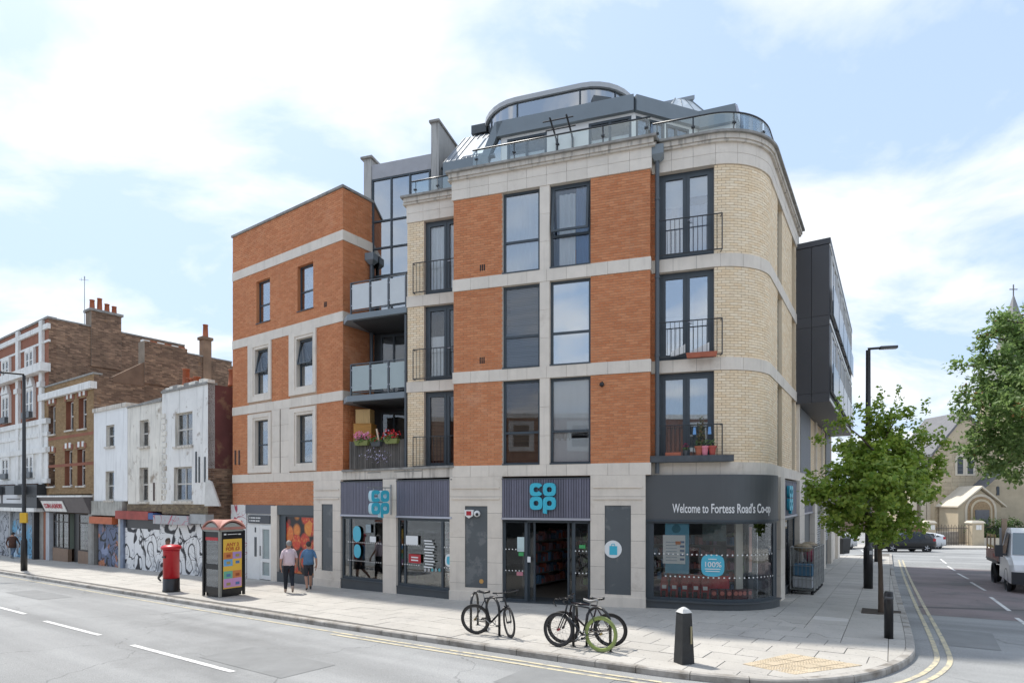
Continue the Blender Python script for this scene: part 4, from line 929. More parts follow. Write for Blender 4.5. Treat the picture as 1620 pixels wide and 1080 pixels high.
mb = MB(); wall(mb, PP2, 0, PP2.L, 13.0, fz0, -.2, -.02, [(.08, 1.15, 13.1, 15.2), (1.2, 2.1, 13.1, 15.2)]); part('penthouse_wall', mb, white_r, bld)
window(bld, PP2, .08, 1.15, 13.1, 15.2, t=.08, inset=.02, cover=[('curtain', white_blind, .05, .95, .0, .97)]); window(bld, PP2, 1.2, 2.1, 13.1, 15.2, t=.08, vs=[1.6], inset=.02, cover=[('curtain', white_blind, .05, .5, .0, .97)])
mb = MB(); slab(mb, PP3, 0, PP3.L, 13.0, fz0, -.2, -.02); part('penthouse_wall', mb, white_r, bld)
mb = MB(); slab(mb, PP1, pu0, pu1 + .0, fz0, fz1, -.4, .12); part('penthouse_fascia', mb, roofmetal, bld)
mb = MB(); slab(mb, PP2, 0.02, PP2.L, fz0, fz1 - .002, -.4, .12); part('penthouse_fascia', mb, roofmetal, bld)
mb = MB(); slab(mb, PP3, 0.03, PP3.L, fz0 - .05, fz1 - .004, -.4, .14); part('penthouse_fascia', mb, roofmetal, bld)
mb = MB(); e = PP3.P(PP3.L, 0.1, 0).to_2d(); mb.prism([(p.x, p.y) for p in [PP1.P(pu0, -.1, 0), PP1.P(pu1, -.1, 0), PP2.P(PP2.L, -.1, 0), PP3.P(PP3.L, -.1, 0), PP3.P(PP3.L, -5, 0), PP1.P(pu0, -6, 0)]], fz1 - .1, fz1 - .03); part('penthouse_roof', mb, zinc, bld)
mb = MB(); mb.prism([(p.x, p.y) for p in [PP1.P(pu0 + .2, -.8, 0), PP1.P(pu1, -.8, 0), PP2.P(PP2.L, -.8, 0), PP3.P(PP3.L - .1, -.8, 0), PP3.P(PP3.L - .1, -5, 0), PP1.P(pu0 + .2, -6, 0)]], 13.0, fz1 - .12); part('inner_core', mb, cin, bld)
# raked end and mansard on the left
P = PP1.P; mb = MB()
mb.box8([P(pu0 - 1.25, .12, 13.2), P(pu0 - .95, .12, 13.2), P(pu0 - .95, -.25, 13.2), P(pu0 - 1.25, -.25, 13.2), P(pu0 - .06, .12, fz1 - .01), P(pu0 + .22, .12, fz1 - .01), P(pu0 + .22, -.25, fz1 - .01), P(pu0 - .06, -.25, fz1 - .01)]); part('raked_frame', mb, roofmetal, bld)
mb = MB(); mb.quad(P(pu0 - 1.0, 0, 13.2), P(pu0 + .12, 0, 13.2), P(pu0 + .12, 0, fz0), P(pu0 + .1, 0, fz0)); part('raked_pane', mb, glass_tower, bld)
m0, m1 = U(PP1, 703), pu0 - .1; mb = MB()
mb.box8([P(m0, .1, 14.7), P(m1, .1, 14.7), P(m1, -2.4, 14.7), P(m0, -2.4, 14.7), P(m0, -1.9, 16.75), P(m1, -1.9, 16.75), P(m1, -2.4, 16.75), P(m0, -2.4, 16.75)]); ms = part('mansard_roof', mb, zinc, bld)
def on_slope(u, k, d): return P(u, .1 - 2.0 * k + d * .71, 14.7 + 2.05 * k + d * .70)
for k in range(9):
    u = m0 + (m1 - m0) * k / 9; mb = MB(); mb.tube([on_slope(u, .0, .01), on_slope(u, 1, .01)], .02, 5); part('seam', mb, zinc, ms)
for a, b in ((.35, .55), (.60, .82)):
    ua, ub = m0 + (m1 - m0) * a, m0 + (m1 - m0) * b; mb = MB(); mb.add([on_slope(ua, .1, .05), on_slope(ub, .1, .05), on_slope(ub, .75, .05), on_slope(ua, .75, .05), on_slope(ua, .1, .0), on_slope(ub, .1, .0), on_slope(ub, .75, .0), on_slope(ua, .75, .0)], [(0, 1, 2, 3), (0, 4, 5, 1), (1, 5, 6, 2), (2, 6, 7, 3), (3, 7, 4, 0)]); part('rooflight', mb, M('bright_rooflight', (.7, .73, .75), .12), ms)
mb = MB(); slab(mb, PP1, m0, m1 - .2, 13.0, 14.75, -.1, .12); part('dormer_cheek', mb, roofmetal, bld)
q = PP1.P(U(PP1, 761, -2.2), -2.2, 0); mb = MB(); mb.box((q.x, q.y, 17.05), (.6, .5, .32), PB.ang(0)); mb.box((q.x, q.y, 16.82), (.3, .3, .3), PB.ang(0)); part('roof_vent', mb, dark_panel, bld)
q = PP1.P(U(PP1, 951, -1.0), -1.0, 0); mb = MB(); mb.box((q.x, q.y, 16.42), (.62, .3, .3), PB.ang(0) + .5); mb.tube([(q.x, q.y, 15.7), (q.x, q.y, 16.3)], .05); part('roof_vent', mb, dark_panel, bld)
# canopy bracket over the terrace door
mb = MB(); a, b = U(PP1, 881), U(PP1, 906)
for u in (a, b): mb.tube([P(u, 0, 14.75), P(u, .12, 14.85), P(u, .95, 15.0)], .03, 6); mb.tube([P(u, .02, 14.5), P(u, .02, 14.85)], .035, 6)
mb.tube([P(a - .25, .85, 14.97), P(b + .2, .85, 14.97)], .02); mb.tube([P(a - .25, .5, 14.9), P(b + .2, .5, 14.9)], .02); part('awning_bracket', mb, black_p, bld)
# glass drum with its rim
dc_u = U(PB, 884, -4.6); hw, dw, rr_ = 2.72, 1.75, 1.6; ring = []
for cu, cw, a0_ in ((hw - rr_, dw - rr_, 0), (-(hw - rr_), dw - rr_, 90), (-(hw - rr_), -(dw - rr_), 180), (hw - rr_, -(dw - rr_), 270)):
    for k in range(9): a = R(a0_ + 90 * k / 8); ring.append((cu + rr_ * math.cos(a), cw + rr_ * math.sin(a)))
def drum(off, z0, z1, inner=0.0):
    def sc(p, d): l = math.hypot(*p); return PB.P(dc_u + p[0] * (1 + d / l), -4.75 + p[1] * (1 + d / l), 0)
    P_ = [sc(p, off) for p in ring]; n = len(P_); m = MB()
    V = [(p.x, p.y, z0) for p in P_] + [(p.x, p.y, z1) for p in P_]; fs = [(i, (i + 1) % n, n + (i + 1) % n, n + i) for i in range(n)]; m.add(V, [tuple(reversed(f)) for f in fs]); return m, P_
m_, ringP = drum(0, fz1 - .1, 17.07); dr = part('glass_drum', m_, M_glass('drum_glass', (.62, .70, .70), .40, .9), bld, True)
m_, P_ = drum(-1.1, fz1 - .1, 17.02); part('drum_lining', m_, M('pale_lining', (.60, .67, .67), .8, var=.15, scale=.6), dr, True)
m_, P0_ = drum(.10, 17.08, 17.24); m2, P1_ = drum(.02, 17.07, 17.07); n = len(P0_)
m_.add([(p.x, p.y, 17.08) for p in P0_] + [(p.x, p.y, 17.07) for p in P1_], [(i, n + i, n + (i + 1) % n, (i + 1) % n) for i in range(n)]); m_.add([(p.x, p.y, 17.24) for p in P0_], [tuple(range(n))])
part('drum_rim', m_, M('rim_metal', (.42, .43, .44), .45, var=.06), bld)
for i in (0, 4, 8, 9, 13, 17, 18, 26, 27, 31, 35): p = ringP[i]; mb = MB(); mb.tube([(p.x, p.y, fz1 - .1), (p.x, p.y, 17.04)], .035, 6); part('drum_mullion', mb, frame_m, dr)
for k in (.35, .70):                                      # mullions on the straight front
    p = Vector(ringP[17]).lerp(Vector(ringP[18]), .5) if False else None
fr0, fr1 = ringP[26], ringP[27]
for k in (.3, .62, .85): q = fr0.lerp(fr1, k); mb = MB(); mb.tube([(q.x, q.y, fz1 - .1), (q.x, q.y, 17.04)], .035, 6); part('drum_mullion', mb, frame_m, dr)
q = ringP[0]; mb = MB(); mb.tube([(q.x - .6, q.y, 17.24), (q.x - .4, q.y, 17.47), (q.x + .2, q.y - .1, 17.42), (q.x + .45, q.y - .1, 17.02)], .015, 5); part('safety_rail', mb, steel, bld)
# glazed lantern and raked glass on the right
mb = MB(); L0 = [PP2.P(a, b, 15.75) for a, b in ((1.6, -.7), (4.3, -.5), (4.3, -2.6), (1.7, -2.8))]; L1 = [PP2.P(a, b, 17.35) for a, b in ((2.7, -1.6), (3.3, -1.5), (3.3, -1.75), (2.7, -1.85))]
mb.box8(L0 + L1); ln = part('lantern_glass', mb, M('lantern_glazing', (.62, .66, .67), .15), bld)
for a, b in zip(L0, L1): mb = MB(); mb.tube([a, b], .03); part('lantern_bar', mb, roofmetal, ln)
for k in (.33, .66): mb = MB(); mb.tube([L0[0].lerp(L0[1], k), L1[0].lerp(L1[1], k)], .025); part('lantern_bar', mb, roofmetal, ln)
mb = MB(); mb.box8([L1[0] + Vector((-.9, .4, -.1)), L1[1] + Vector((.1, -.1, 0)), L1[2] + Vector((.1, .2, 0)), L1[3] + Vector((-.9, .8, -.1)), L1[0] + Vector((-.9, .4, .03)), L1[1] + Vector((.1, -.1, .14)), L1[2] + Vector((.1, .2, .14)), L1[3] + Vector((-.9, .8, .03))]); part('lantern_cap', mb, zinc, bld)
P = PP3.P; mb = MB(); mb.quad(P(PP3.L, .1, fz1 - .1), P(PP3.L + .75, .1, 13.2), P(PP3.L + .75, -3, 13.2), P(PP3.L, -3, fz1 - .1)); part('raked_pane', mb, glass_tower, bld)
mb = MB(); mb.tube([P(PP3.L, .1, fz1 - .05), P(PP3.L + .75, .1, 13.2)], .05); part('raked_frame', mb, trim_m, bld)
q = PP3.P(.35, .25, 0); mb = MB(); mb.lathe([(.27, 0), (.3, .03), (.27, .06)], (0, 0, 0), 20); V = [(q.x + x, q.y - z, 14.35 + y) for x, y, z in mb.v]; mb.v = V; part('satellite_dish', mb, white_p, bld)
# glass balustrade round the roof edge
def balustrade(path, u0, u1, w, z=13.80, step=1.25):
    us = path.cuts(u0, u1); mb = MB(); mb.tube([path.P(u, w, z) for u in us], .024, 8); rl = part('handrail', mb, metal_d, bld, True); n = max(1, round((u1 - u0) / step)); st = (u1 - u0) / n
    for i in range(n):
        m = MB(); slab(m, path, u0 + i * st + .02, u0 + (i + 1) * st - .02, CT - .02, z - .03, w - .006, w + .006); part('glass_panel', m, glass_rail, rl)
    for i in range(n + 1):
        m = MB(); u = u0 + min(max(i * st, .12), u1 - u0 - .12); m.tube([path.P(u, w - .05, CT - .1), path.P(u, w - .05, z)], .018, 6); slab(m, path, u - .05, u + .05, z - .3, z - .26, w - .06, w + .02); part('post', m, metal_d, rl)
balustrade(PB, U(PB, 748), PB.L + .02, 0.02)
balustrade(PBr, .08, .42, -.02)
balustrade(PD, .05, uARC1 + .6, 0.0)
balustrade(PT, .1, PT.L - .4, -.1)

# ------------------------------------------------------------------ ground floor: shopfronts, piers, doors
GB = -1.0
FZ0, FZ1 = 2.53, 3.75
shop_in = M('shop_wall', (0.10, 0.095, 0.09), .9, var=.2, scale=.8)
def gfl(path, u): return gz(path.P(u, 0, 0).y)
def pier(path, u0, u1, w=0.05, panel=None, rows=(0.0, .55, 1.2, 1.95, 2.7, 3.2, 3.81), grooves=True):
    hs = [panel] if panel else []
    mb = MB(); wall(mb, path, u0 + .01, u1 - .01, GB, 3.80, -0.3, w - .015, hs); p = part('stone_pier', mb, joint, bld); g0 = gfl(path, (u0 + u1) / 2)
    for a, b in zip(rows, rows[1:]):
        a_ = GB if a == 0 else a
        if panel and panel[2] < b and panel[3] > a_:
            for e0, e1 in ((u0, panel[0]), (panel[1], u1)): m = MB(); slab(m, path, e0, e1, a_ + .004, b - .004, -.1, w); part('stone_block', m, stone, p)
            if a_ < panel[2]: m = MB(); slab(m, path, panel[0] + .002, panel[1] - .002, a_ + .004, panel[2], -.1, w); part('stone_block', m, stone, p)
            if b > panel[3]: m = MB(); slab(m, path, panel[0] + .002, panel[1] - .002, panel[3], b - .004, -.1, w); part('stone_block', m, stone, p)
        else: m = MB(); slab(m, path, u0, u1, a_ + .004, b - .004, -.1, w); part('stone_block', m, stone, p)
    m = MB(); slab(m, path, u0 - .01, u1 + .01, GB, g0 + .28, -.1, w + .03); part('plinth_block', m, stone, p)
    if grooves:
        for z in (3.12, 3.45): m = MB(); slab(m, path, u0 + .08, u1 - .08, z, z + .045, -.05, w + .035); part('moulding', m, stone, p)
    if panel:
        m = MB(); slab(m, path, panel[0], panel[1], panel[2], panel[3], -.1, w - .03); part('inset_panel', m, M('panel_paint', (.10, .113, .12), .5, var=.08, scale=1.5, patch=((.155, .165, .17), 1.2, .55, .6)), p)
    return p
def ribs(path, u0, u1, z0, z1, w=0.06, pitch=0.075):
    mb = MB(); slab(mb, path, u0, u1, z0, z1, -.12, w - .03); p = part('ribbed_fascia', mb, rib_b, bld); m = MB(); n = int((u1 - u0 - .04) / pitch); st = (u1 - u0 - .04) / n
    for k in range(n): a = u0 + .02 + k * st; slab(m, path, a, a + st * .78, z0 + .05, z1 - .03, w - .035, w + random.uniform(-.003, .003))
    r = part('ribs', m, rib_m, p); r['kind'] = 'stuff'
    m = MB(); slab(m, path, u0, u1, z0 - .02, z0 + .045, -.1, w + .03); part('trim', m, trim_m, p); m = MB(); slab(m, path, u0, u1, z1 - .03, z1, -.1, w + .02); part('trim', m, dark_panel, p); return p
def shopwin(path, u0, u1, z0, z1, vs=(), hs=(), t=.09, sill=.22, w=-.02, label=None):
    g0 = gfl(path, (u0 + u1) / 2); mb = MB(); slab(mb, path, u0, u1, GB, z0, -.5, w + .06); slab(mb, path, u0, u1, z0, z0 + .03, -.3, w + .09); part('stall_riser', mb, dark_panel, bld)
    return window(bld, path, u0, u1, z0 + .03, z1, t=t, vs=vs, hs=hs, inset=-w, gl=glass_shop, room=0, fm=frame_m, name='shop_window', label=label)
def dots(parent, path, u0, u1, z, w, r=.022, pitch=.105):
    mb = MB(); u = u0
    while u < u1:
        V = [path.P(u + r * math.cos(k * math.pi / 3), w, z + r * math.sin(k * math.pi / 3)) for k in range(6)]; mb.add(V, [tuple(range(6))]); u += pitch
    o = part('dot_row', mb, white_p, parent); o['kind'] = 'stuff'
# left wing: boarded panel, flats' entrance, poster window
u = lambda px: U(PA, px)
m = MB(); slab(m, PA, u(366), u(390), GB, 2.88, -.2, .02); part('painted_board', m, M_graffiti('tagged_white', (.72, .72, .71), (.45, .08, .12), 1.1, .035), bld)
m = MB(); slab(m, PA, u(390), u(435.5), 2.52, 2.88, -.2, .05); part('canopy_fascia', m, M('slate_panel', (.12, .125, .145), .5), bld)
m = MB(); slab(m, PA, u(391), u(411), GB, 2.05, -.2, .0); wp = part('white_panel', m, white_p, bld)
m = MB(); slab(m, PA, u(403), u(406), .75, 1.55, 0, .02); slab(m, PA, u(403.5), u(405), 1.75, 1.95, 0, .02); part('letter_slot', m, dark_panel, wp)
m = MB(); slab(m, PA, u(391), u(435.5), 2.05, 2.52, -.2, -.02); part('transom_panel', m, white_p, bld)
d0, d1 = u(412), u(430.5); m = MB(); bar_frame(m, PA, d0, d1, -.15, 2.05, -.08, .02, .16, hs=[.62], bt=.14); dr_ = part('entrance_door', m, white_p, bld)
for a, b in ((-.0, .56), (.7, 1.9)): m = MB(); slab(m, PA, d0 + .15, d1 - .15, a, b, -.05, -.03); part('pane', m, M('obscure_glass', (.30, .36, .36), .25, var=.1), dr_)
m = MB(); slab(m, PA, d0 + .02, d0 + .05, .8, 1.2, .02, .06); part('handle', m, steel, dr_)
m = MB(); slab(m, PA, u(430.5), u(440), GB, 2.85, -.3, .06); part('stone_pier', m, stone, bld)
m = MB(); slab(m, PA, u(440), u(498), 2.5, 2.88, -.3, .04); part('shutter_box', m, dark_panel, bld)
m = MB(); slab(m, PA, u(440), u(498), GB, .22, -.3, .05); part('stall_riser', m, dark_panel, bld)
m = MB(); slab(m, PA, u(440), u(450), .22, 2.5, -.3, -.05); slab(m, PA, u(450), u(498), 2.42, 2.5, -.3, -.05); part('window_frame', m, frame_m, bld)
pm = MB(); slab(pm, PA, u(449), u(498), .23, 2.42, -.12, -.09); single('apple_poster', pm, M_apples(), 'large print of red and orange apples filling the shop window by the white door', 'poster')
sb = MB(); slab(sb, PA, u(394), u(428), 2.12, 2.45, -.0, .04); sg = single('flats_sign', sb, M('sign_slate', (.055, .06, .07), .4), 'small dark nameboard with two white lines of text above the white door', 'sign')
for k, (a, b) in enumerate(((.12, .66), (.12, .56))):
    m = MB(); x = u(394) + .1; w_ = u(428) - u(394)
    for q in range(7 if k == 0 else 6): slab(m, PA, x, x + .07 + .03 * ((q * 7) % 3), 2.32 - k * .12, 2.37 - k * .12, .04, .044); x += .12
    part('lettering', m, white_p, sg)
pA1 = pier(PA, u(498), u(540.5), panel=(u(510.5), u(528), Zp(PA, u(519), 902), Zp(PA, u(519), 797)))
ribs(PA, u(541), u(608), FZ0, FZ1); ribs(PA, u(629), u(717), FZ0, FZ1)
m = MB(); slab(m, PA, u(608) + .003, u(629) - .003, GB, 3.80, -.3, .05); p = part('stone_pier', m, joint, bld)
for a, b in ((GB, .9), (.9, 1.55), (1.55, 2.5), (2.5, 3.1), (3.1, 3.8)): m = MB(); slab(m, PA, u(608), u(629), a + .004, b - .004, -.2, .07); part('stone_block', m, stone, p)
sw1 = shopwin(PA, u(541), u(608), .25, FZ0 - .02, vs=[u(553)]); sw2 = shopwin(PA, u(629), u(716), .22, FZ0 - .02, vs=[u(640), u(699)])
dots(sw1, PA, u(552), u(606), 1.60, .03); dots(sw1, PA, u(552), u(606), .95, .03)
dots(sw2, PA, u(638), u(665), 1.62, .03); dots(sw2, PA, u(638), u(665), .98, .03); dots(sw2, PA, u(704), u(715), 1.62, .03); dots(sw2, PA, u(704), u(715), .98, .03)
# the bay's ground floor
u = lambda px: U(PB, px)
pier(PB, -.12, u(795), panel=(u(736.5), u(772), .42, Zp(PB, u(754), 800)))
pier(PB, u(934.5), PB.L - .12, panel=(u(957), u(998.5), .42, Zp(PB, u(978), 799)))
ribs(PB, u(795), u(934.5), FZ0, FZ1, w=.08)
gB = gz(17.6); ud = [u(795), u(834), u(845), u(896), u(905), u(934.5)]
for k, (a, b) in enumerate(((ud[0], ud[1]), (ud[4], ud[5]))):
    wn = window(bld, PB, a, b, gB, FZ0 - .02, t=.09, inset=.03, gl=glass_shop, room=0, name='entrance_screen'); dots(wn, PB, a + .1, b - .05, 1.62, -.02); dots(wn, PB, a + .1, b - .05, .98, -.02)
for a, b in ((ud[1] - .02, ud[2]), (ud[3], ud[4] + .02)):
    wn = window(bld, PB, a, b, gB, FZ0 - .04, t=.06, inset=.14, gl=glass_shop, room=0, name='sliding_door')
m = MB(); slab(m, PB, ud[0], ud[5], FZ0 - .1, FZ0 - .02, -.3, -.03); part('door_head', m, frame_m, bld)
m = MB(); slab(m, PB, ud[0] - .05, ud[5] + .05, -.6, gB + .012, -1.0, .1); part('threshold', m, dark_panel, bld)
# curved corner shopfront
WD = 0.22; gu0, gu1 = U(PD, 1021.5, WD), U(PD, 1227, WD - .05)
class Shift:                                            # the same line moved towards the street
    def __init__(s, base, w): s.b, s.w, s.L, s.u = base, w, base.L, base.u
    def P(s, u, w, z): return s.b.P(u, w + s.w, z)
    def ang(s, u): return s.b.ang(u)
    def at(s, u): return s.b.at(u)
    def cuts(s, a, b): return s.b.cuts(a, b)
PDS = Shift(PD, WD)
m = MB(); slab(m, PDS, gu0, gu1, FZ0, 3.80, -.3, .02); fas = part('curved_fascia', m, fascia_m, bld)
m = MB(); slab(m, PDS, gu0, gu1, FZ0 - .03, FZ0 + .03, -.3, .035); part('trim', m, frame_m, fas)
m = MB(); slab(m, PDS, gu0, gu1 + .05, GB, .27, -.5, .05); slab(m, PDS, gu0, gu1 + .05, .27, .31, -.5, .10); part('stall_riser', m, dark_panel, bld)
cw = window(bld, PDS, gu0, gu1, .31, FZ0, t=.08, inset=.02, gl=glass_shop, room=0, name='shop_window', label='curved shop window')
m = MB(); slab(m, PDS, gu1 - .28, gu1 - .08, .31, FZ0, -.12, -.03); part('corner_post', m, frame_m, cw); m = MB(); slab(m, PDS, gu0 + .08, gu0 + .22, .31, FZ0, -.12, -.03); part('corner_post', m, frame_m, cw)
dots(cw, PDS, gu0 + .25, gu1 - .35, 1.60, .0, .024, .125); dots(cw, PDS, gu0 + .55, gu1 - .35, .98, .0, .024, .125)
m = MB(); slab(m, PDS, gu0 + .1, gu1 - .1, .05, .34, -1.2, -.1); part('display_ledge', m, M('display_grey', (.17, .16, .155), .8), bld)
uc_ = [U(PD, px, .02) for px in (1228, 1235, 1259, 1267, 1284, 1288, 1299, 1302, 1311, 1314, 1322, 1325)]
for a, b in zip(uc_[0::2], uc_[1::2]):
    m = MB(); slab(m, PD, a + .01, b - .01, GB, 3.79, -.3, .13); p = part('stone_pier', m, joint, bld)
    for z0, z1 in ((GB, .8), (.8, 1.6), (1.6, 2.5), (2.5, 3.8)): m = MB(); slab(m, PD, a, b, z0 + .004, z1 - .004, -.2, .15); part('stone_block', m, stone, p)
for k, (a, b) in enumerate(zip(uc_[1::2], uc_[2::2])):
    ribs(PD, a, b, FZ0, FZ1, w=.05) if k < 2 else None
    if k >= 2: m = MB(); slab(m, PD, a, b, FZ0, 3.79, -.2, .04); part('plain_fascia', m, fascia_m, bld)
    if k < 1:
        shopwin(PD, a, b, .22, FZ0 - .02, vs=[(a + b) / 2 + .3])
    else:
        m = MB(); slab(m, PD, a, b, GB, FZ0, -.3, -.05); lv = part('service_door', m, dark_panel, bld)
        if k >= 2:
            for q in range(14): m = MB(); z = .9 + q * .11; slab(m, PD, a + .1, b - .1, z, z + .05, -.06, -.0); part('louvre', m, M('louvre_white', (.5, .51, .52), .5), lv)
m = MB(); slab(m, PD, uc_[-1], Dend, GB, 3.8, -.3, 0); part('wall', m, stone, bld)
# room inside
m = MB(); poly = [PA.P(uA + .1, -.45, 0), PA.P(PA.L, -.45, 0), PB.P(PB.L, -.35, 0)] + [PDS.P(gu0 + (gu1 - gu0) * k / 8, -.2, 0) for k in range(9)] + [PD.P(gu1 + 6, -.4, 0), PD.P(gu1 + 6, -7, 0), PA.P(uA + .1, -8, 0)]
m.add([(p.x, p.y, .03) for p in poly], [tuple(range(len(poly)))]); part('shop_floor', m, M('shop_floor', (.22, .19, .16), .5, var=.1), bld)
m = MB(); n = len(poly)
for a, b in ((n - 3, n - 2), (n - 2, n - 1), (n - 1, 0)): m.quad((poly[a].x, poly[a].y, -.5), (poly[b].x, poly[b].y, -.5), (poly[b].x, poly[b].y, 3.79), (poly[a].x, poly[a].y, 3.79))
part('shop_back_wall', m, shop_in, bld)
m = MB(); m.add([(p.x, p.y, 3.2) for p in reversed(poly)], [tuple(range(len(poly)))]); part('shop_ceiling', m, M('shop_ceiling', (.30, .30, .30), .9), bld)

# ------------------------------------------------------------------ signs, posters, shop things
def sup(r, n=28, e=3.0):
    out = []
    for k in range(n):
        a = 2 * math.pi * k / n; c, s_ = math.cos(a), math.sin(a); out.append((r * math.copysign(abs(c) ** (2 / e), c), r * math.copysign(abs(s_) ** (2 / e), s_)))
    return out
def logo_letters(s=1.0):
    """four rounded letters c o / o p as lists of closed shapes: (mesh verts 2D rings)"""
    return [('c', -.5, .5), ('o', .5, .5), ('o', -.5, -.5), ('p', .5, -.5)]
def logo(mbF, mbE, put, size, depth):
    """put(x, y, d) maps sign coordinates to the place; size is the half width"""
    for ch, cx, cy in logo_letters():
        o, i_ = sup(.48, 28, 3.2), sup(.19, 28, 2.4); n = 28; ks = range(n)
        if ch == 'c': ks = [k for k in range(n) if not (k in (26, 27, 0, 1))]
        for k in ks:
            k2 = (k + 1) % n; q = [o[k], o[k2], i_[k2], i_[k]]; q = [((cx + x) * size, (cy + y) * size) for x, y in q]
            F_ = [put(x, y, depth) for x, y in q]; Bk = [put(x, y, 0) for x, y in q]
            mbF.add(F_, [(0, 1, 2, 3)]); mbE.add(F_ + Bk, [(0, 4, 5, 1), (2, 6, 7, 3)] + ([(1, 5, 6, 2), (3, 7, 4, 0)] if ch == 'c' else []))
        if ch == 'p':
            q = [(cx - .48, cy), (cx - .19, cy), (cx - .19, cy - .78), (cx - .48, cy - .72)]; q = [(x * size, y * size) for x, y in q]; F_ = [put(x, y, depth + .003) for x, y in q]; Bk = [put(x, y, 0) for x, y in q]
            mbF.add(F_, [(3, 2, 1, 0)]); mbE.add(F_ + Bk, [(0, 4, 5, 1), (1, 5, 6, 2), (2, 6, 7, 3), (3, 7, 4, 0)])
def sign_thing(name, put, size, depth, label, facemat=coop_blue, edgemat=None, extra=None):
    f, e = MB(), MB(); logo(f, e, put, size, depth); b = put(0, -size, 0); o = root(name, b, label, 'sign'); part('letter_faces', f, facemat, o); part('letter_edges', e, edgemat or M('teal_edge', (.03, .30, .42), .4), o); return o
u_ = U(PB, 861); zc = Zp(PB, u_, 788) + .0
sign_thing('shop_sign', lambda x, y, d: PB.P(u_ + x, .10 + d, zc + .06 + y), .40, .09, 'large turquoise co op letters on the ribbed panel over the open shop entrance')
us_ = U(PD, 1249, .1); sign_thing('shop_sign', lambda x, y, d: PD.P(us_ + x * 1.0, .07 + d, 3.16 + y), .42, .09, 'turquoise co op letters on the side street fascia by the curved window')
up_ = U(PA, 618, .1); c_ = PA.P(up_, 0, 0); ps_ = sign_thing('projecting_sign', lambda x, y, d: PA.P(up_ + d - .06, .62 - x, 3.02 + y), .40, .14, 'turquoise co op letters on a projecting bracket above the left shop windows', edgemat=coop_edge)
m = MB(); m.tube([PA.P(up_, .0, 3.5), PA.P(up_, 1.1, 3.5)], .018); m.tube([PA.P(up_, .09, 2.6), PA.P(up_, .09, 3.6)], .03); m.tube([PA.P(up_, .35, 3.5), PA.P(up_, .35, 3.35)], .014); m.tube([PA.P(up_, .85, 3.5), PA.P(up_, .85, 3.35)], .014); part('bracket', m, steel, ps_)
wl0, wl1 = U(PD, 1064, WD), U(PD, 1217, WD); V, Fc = text_mesh("Welcome to Fortess Road's Co-op", .36, extrude=.006, bold=.004, align='LEFT'); wid = max(v[0] for v in V)
m = MB(); m.add([PDS.P(wl0 + x / wid * (wl1 - wl0), .03 + d, 2.86 + y) for x, y, d in V], Fc); single('welcome_lettering', m, M('sign_white', (.82, .82, .82), .5), "white words welcome to Fortess Road's Co-op across the curved grey fascia", 'sign')
def disc(path, u0, z, w, r, e=2.0, sx=1.0, n=28):
    m = MB(); P_ = [(x * sx, y) for x, y in sup(r, n, e)]; m.add([path.P(u0 + x, w, z + y) for x, y in P_] + [path.P(u0 + x, w - .003, z + y) for x, y in P_], [tuple(range(n)), tuple(range(2 * n - 1, n - 1, -1))] + [(i, n + i, n + (i + 1) % n, (i + 1) % n) for i in range(n)]); return m
def sheet(path, u0, u1, z0, z1, w, t=.004): m = MB(); slab(m, path, u0, u1, z0, z1, w - t, w); return m
stick = M('sticker_turquoise', (.09, .47, .62), .4); stick_w = M('sticker_white', (.78, .80, .80), .45); poster_blue = M('poster_blue', (.10, .33, .47), .45, var=.1); red_m = M('sign_red', (.42, .02, .03), .5)
green_m = M('sticker_green', (.06, .36, .12), .5)
# bag sticker on the pier panel
ub, zb = U(PB, 970), Zp(PB, U(PB, 970), 868); st = single('round_sticker', disc(PB, ub, zb, .04, .25), stick_w, 'round white sticker with turquoise shopping bag on the grey pier panel', 'sticker')
part('printed_bag', sheet(PB, ub - .1, ub + .12, zb - .16, zb + .09, .046), coop_blue, st); m = MB(); m.tube([PB.P(ub - .05, .045, zb + .09), PB.P(ub - .03, .045, zb + .15), PB.P(ub + .04, .045, zb + .15), PB.P(ub + .06, .045, zb + .09)], .01, 5); part('printed_handle', m, coop_blue, st)
# curved window: poster, 100% sticker, red banner
a0_, a1_ = U(PD, 1052, WD), U(PD, 1090, WD); ps = single('window_poster', sheet(PDS, a0_, a1_, 1.05, 2.45, -.10), poster_blue, 'tall blue poster with a white price sheet hanging in the curved window', 'poster')
part('white_sheet', sheet(PDS, a0_ - .06, a1_ - .10, 1.32, 2.12, -.085), stick_w, ps); m = MB()
for k in range(7): slab(m, PDS, a0_ + .02, a0_ + .32, 1.40 + k * .085, 1.425 + k * .085, -.086, -.081)
part('printed_lines', m, M('print_grey', (.45, .52, .58), .6), ps); m = MB()
for k in range(5): slab(m, PDS, a0_ + .40, a0_ + .52, 1.42 + k * .12, 1.48 + k * .12, -.086, -.081)
part('printed_bottles', m, M('print_navy', (.12, .2, .34), .6), ps); part('printed_badge', sheet(PDS, a0_ + .28, a0_ + .42, 1.86, 1.95, -.08), M('print_orange', (.62, .2, .06), .6), ps); part('printed_ring', disc(PDS, a0_ + .3, 2.3, -.09, .12), M('poster_teal', (.03, .16, .22), .5), ps)
us_, zs_ = U(PD, 1127, WD), Zp(PDS, U(PD, 1127, WD), 894); st = single('squircle_sticker', disc(PDS, us_, zs_, -.01, .30, 3.2, .95), stick, 'turquoise rounded sticker reading 100% in the curved shop window', 'sticker'); m = MB(); text_on(m, PDS, us_, zs_ + .02, -.004, '100%', .20, extrude=.001, bold=.003); 
for q, wq in ((-.11, .38), (-.17, .34), (.16, .2)): slab(m, PDS, us_ - wq / 2, us_ + wq / 2, zs_ + q, zs_ + q + .025, -.006, -.002)
part('printed_text', m, stick_w, st)
